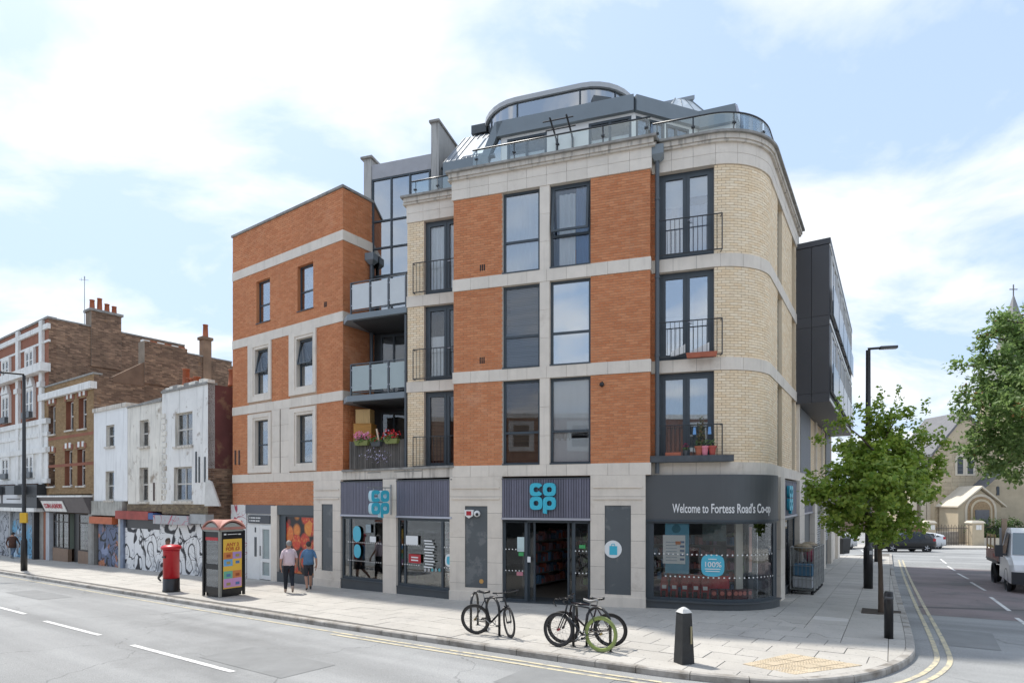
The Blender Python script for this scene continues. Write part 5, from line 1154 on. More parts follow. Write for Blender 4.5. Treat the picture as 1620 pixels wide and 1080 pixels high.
single('red_banner', sheet(PDS, U(PD, 1070, WD), U(PD, 1165, WD), .62, .98, -.45), red_m, 'long red banner behind the packets in the curved window', 'banner')
m = MB(); slab(m, PDS, U(PD, 1112, WD), U(PD, 1160, WD), 1.95, 2.48, -.52, -.5); single('menu_screen', m, M('dark_teal_print', (.02, .055, .06), .3, var=.5, scale=6), 'dark teal hanging board high in the curved window', 'board')
m = MB(); slab(m, PDS, U(PD, 1183, WD), U(PD, 1199, WD), .34, 2.5, -.62, -.55); single('pale_partition', m, M('partition', (.55, .52, .46), .8), 'pale upright partition at the right of the curved window', 'partition')
m = MB(); slab(m, PDS, U(PD, 1198, WD), U(PD, 1202, WD), 1.1, 2.35, -.30, -.28); single('pink_strip', m, M('pink_strip', (.55, .26, .22), .7), 'narrow salmon strip standing behind the curved window', 'display')
pk_lab = 'tall red and black packet with white label in the curved shop window'
for k, px in enumerate((1050, 1066, 1083, 1101, 1116)):
    uq = U(PD, px, WD); b = PDS.P(uq, -.28, .35); o = root('tall_packet', b, ('%s of the five tall red packets in the curved window' % ('leftmost', 'second from left', 'middle', 'second from right', 'rightmost')[k]), 'packet', 'tall packets in the curved window'); m = MB(); slab(m, PDS, uq - .1, uq + .1, .35, .80, -.36, -.22); m.box8([PDS.P(uq - .1, -.22, .80), PDS.P(uq + .1, -.22, .80), PDS.P(uq + .1, -.36, .80), PDS.P(uq - .1, -.36, .80), PDS.P(uq - .06, -.27, .93), PDS.P(uq + .06, -.27, .93), PDS.P(uq + .06, -.31, .93), PDS.P(uq - .06, -.31, .93)]); part('sack', m, M('packet_red', (.30, .02, .02), .5, var=.5, scale=9), o)
    part('label_panel', sheet(PDS, uq - .06, uq + .06, .60, .70, -.212), stick_w, o); part('black_panel', sheet(PDS, uq - .07, uq + .04, .37, .54, -.212), black_p, o)
for k, px in enumerate((1131, 1146, 1159, 1171, 1179, 1187, 1197)):
    uq = U(PD, px, WD); b = PDS.P(uq, -.28, .35); o = root('small_packet', b, '%s of the seven small round fronted packets in the curved window' % ('leftmost', 'second from left', 'third from left', 'middle', 'third from right', 'second from right', 'rightmost')[k], 'packet', 'small packets in the curved window'); m = MB(); slab(m, PDS, uq - .075, uq + .075, .35, .62, -.34, -.24); part('carton', m, M('packet_dark', (.12, .015, .018), .5), o); part('round_front', disc(PDS, uq, .52, -.232, .06), M('salmon_print', (.62, .17, .13), .5), o)
# stickers and notices on the other windows
def notice(path, x0, x1, y0, y1, mat, label, cat='notice', w=.012, name='window_notice'):
    a, b = U(path, x0), U(path, x1); um_ = (a + b) / 2; return single(name, sheet(path, a, b, Zp(path, um_, y1), Zp(path, um_, y0), w), mat, label, cat)
uq = U(PA, 565); s1 = single('oval_sticker', disc(PA, uq, Zp(PA, uq, 844), .012, .28, 2.4, .75), stick, 'upper turquoise oval sticker in the left shop window', 'sticker'); s2 = single('oval_sticker', disc(PA, uq + .02, Zp(PA, uq, 871), .012, .24, 2.4, .75), stick, 'lower turquoise oval sticker in the left shop window', 'sticker')
uq = U(PA, 711.5); s3 = single('bag_sticker', disc(PA, uq, Zp(PA, uq, 886), .012, .20, 2.6, .9), stick_w, 'white rounded sticker with turquoise middle near the alarm box', 'sticker'); part('printed_square', disc(PA, uq, Zp(PA, uq, 886), .016, .13, 3, .9), stick, s3)
notice(PA, 585.5, 595, 848, 857, stick_w, 'small white notice in the left shop window beside turquoise ovals'); notice(PA, 579, 587, 829, 842, M('photo_print', (.3, .38, .42), .5, var=.3, scale=8), 'small picture card high in the left shop window', 'picture')
notice(PA, 642.5, 661.5, 847, 861, stick_w, 'wide white notice in the shop window left of the alarm box'); n_ = notice(PA, 647, 666, 876, 890, red_m, 'dark red sign with white text in the shop window', 'sign'); m = MB()
for k in range(2): slab(m, PA, U(PA, 651), U(PA, 662), Zp(PA, U(PA, 656), 882 + 4.5 * k), Zp(PA, U(PA, 656), 880 + 4.5 * k), .016, .018)
part('lettering', m, stick_w, n_)
m = MB()
for k in range(10): a = U(PA, 671 + (k % 3)); slab(m, PA, a, a + .35 + .12 * ((k * 5) % 4) / 4, Zp(PA, a, 855.5 + k * 4.6), Zp(PA, a, 853.5 + k * 4.6), .01, .012)
single('opening_hours', m, stick_w, 'white lines of opening hours lettering on the shop window glass', 'lettering')
m = MB(); 
for k in range(5): uq = U(PA, 673 + k * 5.6); dd_ = disc(PA, uq, Zp(PA, uq, 901), .012, .055, 2, .9, 14); m.add(dd_.v, dd_.f)
single('card_stickers', m, M('card_prints', (.5, .45, .45), .5, col2=(.05, .35, .4)), 'row of small round badges low on the shop window glass', 'sticker')
notice(PB, 818, 829, 849, 872, M('pale_notice', (.55, .68, .68), .5, var=.1), 'pale blue notice on the glass left of the open entrance', w=-.02); notice(PB, 820, 828, 873, 879, green_m, 'green sticker below the pale notice by the entrance', 'sticker', w=-.02); notice(PB, 817, 827, 904, 910, M('pink_card', (.5, .2, .24), .6), 'pink card low on the glass left of the entrance', 'card', w=-.02)
notice(PB, 916, 926, 861.5, 867, green_m, 'green sticker on the glass right of the entrance', 'sticker', w=-.02); notice(PB, 834, 839, 880, 889, stick_w, 'small white sign on the sliding door edge', 'sign', w=-.02)
# alarm box, dome camera and small marks on the left pier
uq, zq = U(PB, 743.5), Zp(PB, U(PB, 743), 812); m = MB(); V = [(-.15, .12), (-.13, -.06), (0, -.14), (.13, -.06), (.15, .12)]; V.reverse(); 
m.add([PB.P(uq + x, .10, zq + y) for x, y in V] + [PB.P(uq + x, .0, zq + y) for x, y in V], [tuple(range(4, -1, -1)), tuple(range(5, 10))] + [(i, (i + 1) % 5, 5 + (i + 1) % 5, 5 + i) for i in range(5)]); al = single('alarm_box', m, white_p, 'white alarm box with red badge on the pier left of the entrance', 'alarm'); part('red_badge', sheet(PB, uq - .08, uq + .08, zq - .05, zq + .08, .106), red_m, al)
uq = U(PB, 756.5); m = MB(); m.ball(PB.P(uq, .10, zq), .10, 14, 10); cd = single('dome_camera', m, white_p, 'white dome security camera beside the alarm box', 'camera', smooth=True); m = MB(); m.ball(PB.P(uq + .02, .16, zq - .01), .055, 10, 8); part('lens', m, black_p, cd, True)
m = MB(); uq = U(PB, 762); m = disc(PB, uq, .62, .03, .07, 2, 1, 12); single('paw_sticker', m, M('ochre_sticker', (.6, .33, .1), .5), 'small ochre sticker at the foot of the grey pier panel', 'sticker')
# shelving inside
goods = M('shelf_goods', (.45, .12, .06), .6, col2=(.10, .25, .40), island=.5); goods2 = M('shelf_goods_pale', (.55, .5, .4), .6, col2=(.2, .38, .16), island=.5); shelf_m = M('shelf_grey', (.22, .22, .22), .6)
def shelves(c, L, rz, label, gm):
    o = root('shelf_unit', (c[0], c[1], .03), label, 'shelf', 'shelves inside the shop'); ca, sa = math.cos(rz), math.sin(rz)
    def W_(x, y): return (c[0] + x * ca - y * sa, c[1] + x * sa + y * ca)
    m = MB(); m.box((*W_(0, .2), 1.0), (L, .05, 1.9), rz); 
    for sx in (-L / 2, L / 2): m.box((*W_(sx, 0), 1.0), (.04, .5, 1.9), rz)
    part('back_panel', m, shelf_m, o); g = MB()
    for k in range(5):
        m = MB(); z = .15 + k * .38; m.box((*W_(0, 0), z), (L - .05, .46, .03), rz); part('shelf', m, shelf_m, o); x = -L / 2 + .08
        while x < L / 2 - .1: w_ = random.uniform(.06, .16); h = random.uniform(.14, .3); g.box((*W_(x + w_ / 2, -.08 + random.uniform(-.05, .05)), z + .015 + h / 2), (w_ * .92, .2, h), rz); x += w_
    q = part('goods', g, gm, o); q['kind'] = 'stuff'
rb = PB.ang(0)
c = PB.P(2.0, -4.0, 0); shelves((c.x, c.y), 2.4, rb + 1.2, 'stocked grey shelf unit seen dimly through the left of the entrance', goods)
c = PB.P(4.4, -3.6, 0); shelves((c.x, c.y), 2.2, rb + .1, 'stocked grey shelf unit behind the right side of the entrance', goods2)
c = PB.P(3.0, -6.0, 0); shelves((c.x, c.y), 3.2, rb, 'stocked grey shelf unit at the back of the shop', goods)
c = PA.P(uA + 1.4, -2.0, 0); shelves((c.x, c.y), 1.9, PA.ang(0), 'stocked grey shelf unit behind the left shop window', goods2)
c = PA.P(uA + 3.9, -2.4, 0); shelves((c.x, c.y), 2.0, PA.ang(0), 'stocked grey shelf unit behind the opening hours window', goods)
c = PD.P(uARC0 - .4, -2.6, 0); shelves((c.x, c.y), 2.6, rb, 'stocked grey shelf unit behind the curved window', goods)
c = PD.P(uARC1 + 2.0, -1.6, 0); shelves((c.x, c.y), 2.6, PD.ang(uARC1 + 1), 'stocked grey shelf unit behind the side street window', goods2)

# ------------------------------------------------------------------ things on the balconies and ledges
leaf_m = M('plant_leaf', (.07, .15, .035), .6, col2=(.13, .22, .06)); pink_f = M('pink_petals', (.78, .16, .34), .6, col2=(.85, .42, .58)); red_f = M('red_petals', (.62, .012, .02), .6, col2=(.75, .05, .05)); mauve_f = M('mauve_petals', (.42, .36, .6), .6, col2=(.66, .62, .76)); terracotta = M('terracotta', (.42, .13, .075), .8, var=.15)
def petals(c, r, n, size, sq=(1, 1, 1)):
    m = MB()
    for _ in range(n):
        d = Vector((random.gauss(0, 1), random.gauss(0, 1), random.gauss(0, 1))).normalized() * random.random() ** .4; p = Vector(c) + Vector((d.x * r * sq[0], d.y * r * sq[1], d.z * r * sq[2])); a = Vector((random.gauss(0, 1), random.gauss(0, 1), random.gauss(0, 1))).normalized(); b = a.orthogonal().normalized(); c2 = a.cross(b)
        m.add([p - b * size, p + c2 * size * .7, p + b * size, p - c2 * size * .7], [(0, 1, 2, 3)])
    return m
def planter(path, px, z, w, mat, flower, label, L=.42, group='planters on the slatted screen'):
    u0 = U(path, px, w); b = path.P(u0, w, z); o = root('flower_trough', b, label, 'planter', group); a = path.ang(u0); m = MB(); m.frustum((b.x, b.y, b.z), (L * .8, .13), (L, .2), .16, a); part('trough', m, mat, o); part('leaves', petals((b.x, b.y, b.z + .2), .32, 120, .04, (.95, .5, .5)), leaf_m, o)
    for fm_, n in flower: part('blooms', petals((b.x, b.y, b.z + .32), .33, n, .036, (.95, .55, .6)), fm_, o)
olive = M('olive_trough', (.20, .23, .07), .6)
planter(PE, 573, 4.98, .1, olive, [(pink_f, 260)], 'olive trough with a mass of pink flowers on the balcony screen', .6); planter(PE, 596, 4.93, .1, dark_panel, [(red_f, 25)], 'dark trough with few red flowers between the olive troughs', .4); planter(PE, 620, 5.0, .1, olive, [(red_f, 110), (mauve_f, 12)], 'olive trough with upright red flowers beside the drainpipe', .55)
b = PE.P(U(PE, 600, .1), .12, 5.1); m = MB(); m.tube([(b.x, b.y, b.z), (b.x - .08, b.y, b.z + .42)], .03, 8); single('pale_stick', m, M('peeled_wood', (.66, .52, .4), .7), 'pale leaning stick standing in the dark flower trough', 'stick')
m = MB(); b = PE.P(1.5, .03, 4.6); V = petals(b, .55, 150, .03, (1.6, .2, .6)); single('trailing_lavender', V, mauve_f, 'mauve flower sprays trailing down the slatted balcony screen', 'plant'); 
for k, (sz, z, lab, mt) in enumerate(((( .66, .5, 1.72), 4.07, 'larger ochre wooden cabinet standing on the lowest balcony', M('ochre_wood', (.50, .24, .05), .6, var=.15, stretch=(1, 1, 6))), ((.54, .42, .50), 5.80, 'smaller slatted wooden box on top of the ochre cabinet', M('pale_wood', (.52, .34, .14), .6, var=.2, stretch=(9, 9, 1))))):
    b = PE.P(U(PE, 577, -.6), -.62, z); o = root('wooden_cabinet' if k == 0 else 'wooden_box', (b.x, b.y, z), lab, 'cabinet' if k == 0 else 'box'); m = MB(); m.box((b.x, b.y, z + sz[2] / 2), sz, PE.ang(0) + .25); part('carcass', m, mt, o); m = MB(); m.box((b.x, b.y, z + sz[2] + .012), (sz[0] + .03, sz[1] + .03, .02), PE.ang(0) + .25); part('top_board', m, mt, o)
# ledge and pots at the corner doors
u0_, u1_ = U(PD, 1024, .2), U(PD, 1158, .2); m = MB(); slab(m, PD, u0_, u1_, 4.155, 4.33, .05, .34); single('long_trough', m, M('slate_trough', (.075, .085, .095), .7, var=.3, scale=5), 'long slate trough on the ledge below the corner French doors', 'planter')
for px, mt, nm, lab in ((1105.5, terracotta, 'terracotta_pot', 'terracotta pot in the slate trough left of the pink pot'), (1115, M('pink_pot', (.66, .22, .28), .6), 'pink_pot', 'pink pot between two terracotta pots on the corner ledge'), (1127, M('red_pot', (.42, .08, .06), .6), 'red_pot', 'brick red pot at the right end of the ledge pots')):
    uq = U(PD, px, .2); b = PD.P(uq, .2, 4.335); o = root(nm, b, lab, 'plant pot'); m = MB(); m.lathe([(.07, 0), (.1, .2), (.115, .2), (.115, .25), (.09, .25)], b, 14); part('pot', m, mt, o); part('foliage', petals(b + Vector((0, 0, .33)), .12, 40, .025), leaf_m, o)
uq = U(PD, 1065, .2); m = MB(); m.box(PD.P(uq, .2, 4.38), (.42, .14, .09), PD.ang(uq)); single('low_tray', m, terracotta, 'low terracotta tray at the left of the ledge pots', 'tray'); uq = U(PD, 1085, .2); b = PD.P(uq, .2, 4.34); o = root('potted_flower', b, 'small dark red flower in a pot on the corner ledge', 'plant'); m = MB(); m.lathe([(.05, 0), (.07, .14)], b, 10); part('pot', m, dark_panel, o); part('blooms', petals(b + Vector((0, 0, .26)), .09, 25, .025), M('wine_petals', (.3, .02, .08), .6), o); part('foliage', petals(b + Vector((0, 0, .18)), .09, 30, .025), leaf_m, o)
uq = U(PD, 1109, .2); b = PD.P(uq, .2, 4.5); o = root('dry_climber', b, 'dry brown climber with hanging blue pegs on the corner rail', 'plant'); part('twigs', petals(b + Vector((0, 0, .42)), .5, 170, .03, (.25, .25, 1)), M('dry_leaf', (.16, .10, .06), .8, col2=(.09, .12, .04)), o)
for dx in (-.17, .22): m = MB(); q = PD.P(uq + dx, .26, 5.0); m.frustum((q.x, q.y, q.z - .1), (.09, .04), (.06, .03), .2, PD.ang(uq)); part('blue_cloth', m, M('blue_cloth', (.16, .33, .6), .8), o)
for k, (pa, pb) in enumerate(((1060, 1084), (1092, 1122))):
    a, b = U(PD, pa, .15), U(PD, pb, .15); m = MB(); z = ZR[1][0] + .06; P = PD.P; m.box8([P(a, .15, z), P(b, .15, z + .1), P(b, .1, z + .1), P(a, .1, z), P(a, .15, z + .12), P(b, .15, z + .34), P(b, .1, z + .34), P(a, .1, z + .12)]); single('white_board', m, white_p, 'tilted white board leaning on the %s rail bars of the middle corner door' % ('left' if k == 0 else 'right'), 'board')
for k, px in enumerate((1099, 1121)):
    a = U(PD, px, .28); m = MB(); m.frustum(PD.P(a, .28, ZR[1][0] - .03), (.40, .12), (.46, .16), .13, PD.ang(a)); single('window_box', m, terracotta, '%s terracotta trough hanging on the middle corner rail' % ('left' if k == 0 else 'right'), 'planter')

# ------------------------------------------------------------------ the older terrace down the street
Wend = Vector((-12.96, 25.38)); PW = Path([Wend - dA * 45, Wend]); dN = -nA               # dN: straight back from the street
def uw(px): return U(PW, px)
def zw(px, py): return Zp(PW, uw(px), py)
old_white = M('flaking_white', (.80, .785, .75), .85, var=.08, scale=1.2, bump=.25, bscale=18, streak=.35, patch=((.36, .31, .26), 1.6, .60, .70))
old_white2 = M('dirty_cream_paint', (.78, .74, .66), .85, var=.12, scale=1.0, bump=.25, bscale=18, streak=.45, patch=((.34, .28, .22), 1.3, .56, .68))
sooty = M('sooty_brick', (.17, .105, .072), .9, var=.35, scale=.9, col2=(.33, .215, .14), island=.28, patch=((.36, .20, .10), .7, .60, .72))
sooty_m = M('sooty_mortar', (.27, .22, .17), .95, var=.25, scale=1)
yellow_b = M('london_stock_brick', (.27, .165, .075), .9, var=.15, scale=1.0, col2=(.34, .22, .11), island=.1)
yellow_mo = M('stock_mortar', (.26, .20, .13), .95, var=.2, scale=1)
red_b = M('victorian_red', (.24, .085, .05), .9, var=.15, scale=1, col2=(.30, .12, .07), island=.1)
maroon = M('maroon_paint', (.15, .05, .045), .8, var=.3, scale=1.2, patch=((.24, .13, .08), 1.4, .52, .62))
vic_white = M('white_stucco', (.78, .77, .74), .8, var=.1, scale=2, streak=.4)
chim_pot = M('clay_pot', (.36, .11, .05), .8, var=.2, scale=4)
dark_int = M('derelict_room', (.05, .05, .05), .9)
old_wood = M('weathered_white_wood', (.52, .50, .46), .7, var=.2, scale=5)
def side_path(corner, L): return Path([corner, corner + dN * L])
def old_brick(parent, path, u0, u1, z0, z1, mat, mort, holes=(), w=-.25):
    m = MB(); wall(m, path, u0, u1, z0, z1, w, 0, holes); wl = part('wall', m, mort, parent); brickwork(wl, path, courses(path, u0, u1, z0, z1, holes, L=.24, H=.08, gap=.012), mat, w1=.01); return wl
def sash(parent, x0, x1, y0, y1, fm=None, sill=True, bars=1, inset=.14, gl=None, rv=None):
    r = (uw(x0), uw(x1), zw((x0 + x1) / 2, y1), zw((x0 + x1) / 2, y0)); 
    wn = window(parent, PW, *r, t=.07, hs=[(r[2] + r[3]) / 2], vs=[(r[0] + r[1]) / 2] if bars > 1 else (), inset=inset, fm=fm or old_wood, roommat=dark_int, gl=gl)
    reveal(parent, PW, *r, inset, rv or old_white2, 0.0)
    if sill: m = MB(); slab(m, PW, r[0] - .08, r[1] + .08, r[2] - .09, r[2], -.1, .09); part('sill', m, stone_d, parent)
    return r
def pots(parent, base, n, d, z, hs=(.5,), r=.13, gap=.34):
    for k in range(n):
        p = base + d * (k * gap); h = hs[k % len(hs)]; m = MB(); m.lathe([(r * 1.1, 0), (r * 1.1, .06), (r, .08), (r * .85, h - .06), (r, h - .05), (r, h)], (p.x, p.y, z), 12); part('chimney_pot', m, chim_pot, parent, True)
def hole_of(x0, x1, y0, y1): return (uw(x0), uw(x1), zw((x0 + x1) / 2, y1), zw((x0 + x1) / 2, y0))
GW = -2.2
def roof_block(parent, x0, x1, z, depth, mat, d0=.3):
    m = MB(); a, b = PW.P(uw(x0) + .05, -d0, 0), PW.P(uw(x1) - .05, -d0, 0); P_ = [a.to_2d(), b.to_2d(), b.to_2d() + dN * depth, a.to_2d() + dN * depth]; m.prism([(p.x, p.y) for p in P_], GW, z); return part('rear_mass', m, mat, parent)
def shutter(parent, x0, x1, y0, y1, mat, w=-.08, pitch=.085, name='roller_shutter'):
    m = MB(); a, b = uw(x0), uw(x1); zt = zw((x0 + x1) / 2, y0); slab(m, PW, a, b, GW, zt, w - .1, w - .02); s_ = part(name, m, mat, parent); m = MB(); z = gz(PW.P(a, 0, 0).y) - .05
    while z < zt - .03: slab(m, PW, a + .01, b - .01, z, z + pitch * .86, w - .03, w); z += pitch
    r = part('shutter_slats', m, mat, s_); r['kind'] = 'stuff'; return s_
# --- white house next to the flats
h3 = root('terraced_house', PW.P(uw(292), 0, gz(26)), 'flaking white terraced house with tall metal windows beside the orange flats', 'house', 'old terraced houses down the street')
T3 = zw(292, 615); H3 = [hole_of(277, 304.5, 652, 705), hole_of(275, 303.5, 738, 792)]
m = MB(); wall(m, PW, uw(256.5), PW.L, zw(292, 797), T3, -.3, 0, H3); part('painted_wall', m, old_white, h3)
for k, (x0, x1, y0, y1) in enumerate(((277, 304.5, 652, 705), (275, 303.5, 738, 792))): sash(h3, x0, x1, y0, y1, bars=2)
m = MB(); n = 15
for k in range(n): z = zw(262, 790) + k * .27; slab(m, PW, uw(257), uw(257) + (.42 if k % 2 else .3), z, z + .2, 0, .05)
q = part('quoins', m, old_white2, h3); q['kind'] = 'stuff'
m = MB(); slab(m, PW, uw(256.5), PW.L + .03, T3, T3 + .1, -.4, .06); part('coping', m, lead, h3)
PS3 = side_path(Wend, 3.0); m = MB(); slab(m, PS3, .003, 3.0, zw(329, 740), T3 + .02, -.3, 0); part('painted_flank', m, maroon, h3); old_brick(h3, PS3, .003, 3.0, GW, zw(329, 740), sooty, sooty_m)
for px in (313, 327, 318): m = MB(); a = uw(px - 3); slab(m, PW, a, a + .08, zw(px, 760 + (px % 5)), zw(px, 722 - (px % 3) * 8), 0, .04); part('wall_tie', m, dark_panel, h3)
m = MB(); a, b = uw(331 - 4), PW.L + .6; m.box8([PW.P(PW.L - .2, .05, zw(326, 800)), PW.P(PW.L + .75, -.1, zw(326, 800)), PW.P(PW.L + .7, -.2, zw(326, 800)), PW.P(PW.L - .2, -.05, zw(326, 800)), PW.P(PW.L - .1, .05, zw(326, 757)), PW.P(PW.L + .2, -.02, zw(326, 762)), PW.P(PW.L + .2, -.1, zw(326, 762)), PW.P(PW.L - .1, -.05, zw(326, 757))]); part('hanging_sheet', m, M('torn_white_sheet', (.62, .61, .58), .8, var=.12), h3)
old_brick(h3, PW, uw(256.5), PW.L, zw(292, 813), zw(292, 797), M('stained_brick', (.16, .12, .08), .9, var=.3, col2=(.26, .2, .12), island=.2), sooty_m)
m = MB(); slab(m, PW, uw(250), uw(306), zw(280, 829), zw(280, 815), -.2, .22); part('shutter_box', m, M_graffiti('tagged_grey', (.40, .41, .42), (.40, .05, .10), 1.4, .03), h3)
m = MB(); slab(m, PW, uw(306), PW.L + .1, zw(318, 828), zw(318, 813), -.2, .16); part('shutter_box', m, M('dull_metal', (.36, .37, .37), .6, var=.2), h3)
g_white = M_graffiti('graffiti_white', (.76, .76, .76), (.03, .03, .035), 1.15, .055, ((( .42, .43, .45), 1.3, .60), ((.04, .04, .045), 1.6, .72)))
shutter(h3, 250, 307, 829, 912, g_white); shutter(h3, 307, 326, 829, 912, g_white, w=-.1)
m = MB(); slab(m, PW, PW.L - .25, PW.L + .05, GW, zw(326, 828), -.3, -.02); part('shop_pilaster', m, M('teal_grey_paint', (.22, .28, .27), .7, var=.2), h3)
for k in range(12): m = MB(); uu_ = uw(258) + (PW.L - uw(258)) * k / 12; m.box(PW.P(uu_ + .2, -.12, T3 + .12 + random.uniform(0, .06)), (.42, .3, random.uniform(.06, .2)), PW.ang(0) + random.uniform(-.1, .1)); part('parapet_stone', m, old_white2 if k % 3 else lead, h3)
roof_block(h3, 256.5, 328, T3 - .25, 7, sooty)
bs_ = PW.P(uw(262), -1.2, 0).to_2d(); m = MB(); m.box((bs_.x, bs_.y, T3 + .05), (1.7, .6, .5), PW.ang(0)); st_ = part('chimney_stack', m, sooty, h3); pots(st_, bs_ - dA * .55, 4, dA, T3 + .28, (1.1, .62, .55, .6), .17)
bs_ = PW.P(uw(318), -1.4, 0).to_2d() + dA * .2; m = MB(); m.box((bs_.x + .3, bs_.y, T3 + .0), (1.7, .6, .35), PW.ang(0)); st_ = part('chimney_stack', m, sooty, h3); pots(st_, bs_ - dA * .1, 3, dA, T3 + .15, (.75, .82, .7), .21, .47)
# --- middle white house
h2 = root('terraced_house', PW.P(uw(228), 0, gz(28)), 'grubby cream terraced house with narrow windows between two white houses', 'house', 'old terraced houses down the street')
T2 = zw(228, 640); m = MB(); wall(m, PW, uw(201.5), uw(256.5) - .004, zw(228, 797), T2, -.3, -.03, [hole_of(221, 234.5, 664, 706), hole_of(220.5, 234, 739, 793)]); part('painted_wall', m, old_white2, h2)
for a in ((221, 234.5, 664, 706), (220.5, 234, 739, 793)): sash(h2, *a, bars=1, inset=.17)
m = MB(); m.box8([PW.P(uw(201.5), .04, T2), PW.P(uw(256), .04, T2), PW.P(uw(256), -.5, T2), PW.P(uw(201.5), -.5, T2), PW.P(uw(201.5), .04, T2 + .05), PW.P(uw(256), .02, T2 + .18), PW.P(uw(256), -.5, T2 + .18), PW.P(uw(201.5), -.5, T2 + .05)]); part('parapet_cap', m, lead, h2)
m = MB(); a, b = uw(243), uw(243) + .05; slab(m, PW, a, b, zw(243, 792), zw(243, 763), -.03, .03); part('pipe_stub', m, M('rust_dark', (.1, .075, .07), .7), h2)
old_brick(h2, PW, uw(201.5), uw(256), zw(228, 808), zw(228, 797), MATS['stained_brick'], sooty_m)
m = MB(); slab(m, PW, uw(189), uw(241), zw(215, 821), zw(215, 808), -.2, .2); part('shop_fascia', m, M('faded_red_fascia', (.34, .07, .055), .7, var=.25, scale=2), h2); m = MB(); slab(m, PW, uw(241), uw(248.5), zw(245, 821), zw(245, 811), -.2, .19); part('fascia_end', m, M('blue_fascia', (.06, .12, .3), .6), h2)
m = MB(); slab(m, PW, uw(196), uw(249), zw(222, 836), zw(222, 821), -.2, -.1); part('dark_transom', m, black_p, h2)
for a, b in ((195, 209), (209.5, 223), (223.5, 237), (237.5, 249.5)): m = MB(); slab(m, PW, uw(a), uw(b), GW, zw(222, 836), -.2, -.09); part('shutter_panel', m, g_white, h2)
m = MB(); slab(m, PW, uw(190), uw(195), GW, zw(192, 821), -.2, .0); part('shop_pilaster', m, M('blue_grey_paint', (.2, .24, .32), .7, var=.3), h2)
roof_block(h2, 201.5, 256, T2 - .3, 7, sooty); 
for k in range(9): m = MB(); p = PW.P(uw(206 + k * 5.5), -.9 - .1 * (k % 3), T2 + .05 * k); m.box((p.x, p.y, p.z), (1.0, .5, .05), PW.ang(0) + random.uniform(-.4, .4)); part('slipped_slate', m, M('old_slate', (.07, .07, .075), .7, island=.2), h2)
# --- left white house
h1 = root('terraced_house', PW.P(uw(174), 0, gz(31)), 'smooth white terraced house with two small windows next to the yellow brick house', 'house', 'old terraced houses down the street')
T1 = zw(174, 648); m = MB(); wall(m, PW, uw(148.5), uw(201.5) - .004, zw(174, 792), T1, -.3, 0, [hole_of(168, 181, 672, 706), hole_of(167, 180.5, 745, 791)]); part('painted_wall', m, M('plain_white_paint', (.82, .82, .81), .85, var=.06, scale=1, streak=.2), h1)
for a in ((168, 181, 672, 706), (167, 180.5, 745, 791)): sash(h1, *a, bars=1)
m = MB(); slab(m, PW, uw(148.5), uw(201.5), T1, T1 + .2, -.5, .08); part('coping', m, stone_d, h1)
m = MB(); slab(m, PW, uw(146), uw(195), zw(172, 815), zw(172, 792), -.3, .06); part('stone_fascia', m, M('mossy_render', (.42, .41, .37), .9, var=.25, scale=2, streak=.7), h1)
m = MB(); slab(m, PW, uw(145), uw(181), zw(163, 828), zw(163, 817), -.2, .12); part('shop_fascia', m, M('orange_fascia', (.50, .13, .05), .6, var=.2), h1)
shutter(h1, 153, 187, 828, 895, M_graffiti('graffiti_mixed', (.14, .17, .26), (.03, .03, .03), 1.6, .05, (((.50, .20, .10), .9, .52), ((.28, .32, .46), 1.2, .55))))
for a, b, mt in ((143, 148, M('grey_stone_pier', (.30, .29, .27), .9, var=.2)), (148, 153, black_p), (187, 190, old_wood)): m = MB(); slab(m, PW, uw(a), uw(b), GW, zw((a + b) / 2, 816), -.3, -.0 if b != 153 else -.2); part('shop_pilaster', m, mt, h1)
roof_block(h1, 148.5, 201.5, T1 - .3, 7, sooty)
# --- yellow brick house with the laundry
hy = root('brick_house', PW.P(uw(108), 0, gz(35)), 'tall yellow brick house with six banded windows above the laundry shop', 'house', 'old terraced houses down the street')
TY, CY = zw(108, 603), zw(108, 622); yw = [(77, 88, 641, 687), (104.5, 116.5, 634, 680), (124.5, 137, 629, 678), (76, 87, 717, 769), (102.5, 114.5, 712, 768), (122.5, 135, 710, 768)]
old_brick(hy, PW, uw(66.5), uw(148.5) - .003, zw(108, 781), TY, yellow_b, yellow_mo, [hole_of(*a) for a in yw])
for a in yw:
    r = sash(hy, *a, fm=vic_white, bars=1, inset=.24, rv=red_b)
    for q in range(5): m = MB(); uu_ = r[0] - .16 + (r[1] - r[0] + .32) * q / 5; slab(m, PW, uu_ + .01, uu_ + (r[1] - r[0] + .32) / 5 - .01, r[3] + (.03 if q in (0, 4) else .12), r[3] + (.32 if q in (0, 4) else .42), -.05, .05 if q % 2 else .04); part('arch_stone', m, (vic_white if q % 2 else red_b), hy)
m = MB(); slab(m, PW, uw(66.5), uw(150), CY - .1, CY + .28, -.1, .22); part('cornice', m, vic_white, hy); m = MB(); slab(m, PW, uw(66.5), uw(149), TY, TY + .1, -.4, .05); part('coping', m, lead, hy)
for y in (690, 735): m = MB(); slab(m, PW, uw(66.5), uw(148), zw(108, y + 2.5), zw(108, y - 2), 0, .016); part('red_string_course', m, red_b, hy)
cy_ = PW.P(uw(148.5), 0, 0).to_2d(); PSY = side_path(cy_, 9.0); old_brick(hy, PSY, .003, 9.0, 3.0, TY - .05, sooty, sooty_m)
m = MB(); slab(m, PSY, 2.5, 4.9, TY - .1, zw(148, 592) + 2.35, -.7, .08); st_ = part('chimney_stack', m, sooty_m, hy); PSYs = Shift(PSY, .08); q = part('bricks', lay(PSYs, courses(PSYs, 2.5, 4.9, TY - .1, zw(148, 592) + 2.35, L=.24, H=.08, gap=.012), .01), sooty, st_); q['kind'] = 'stuff'
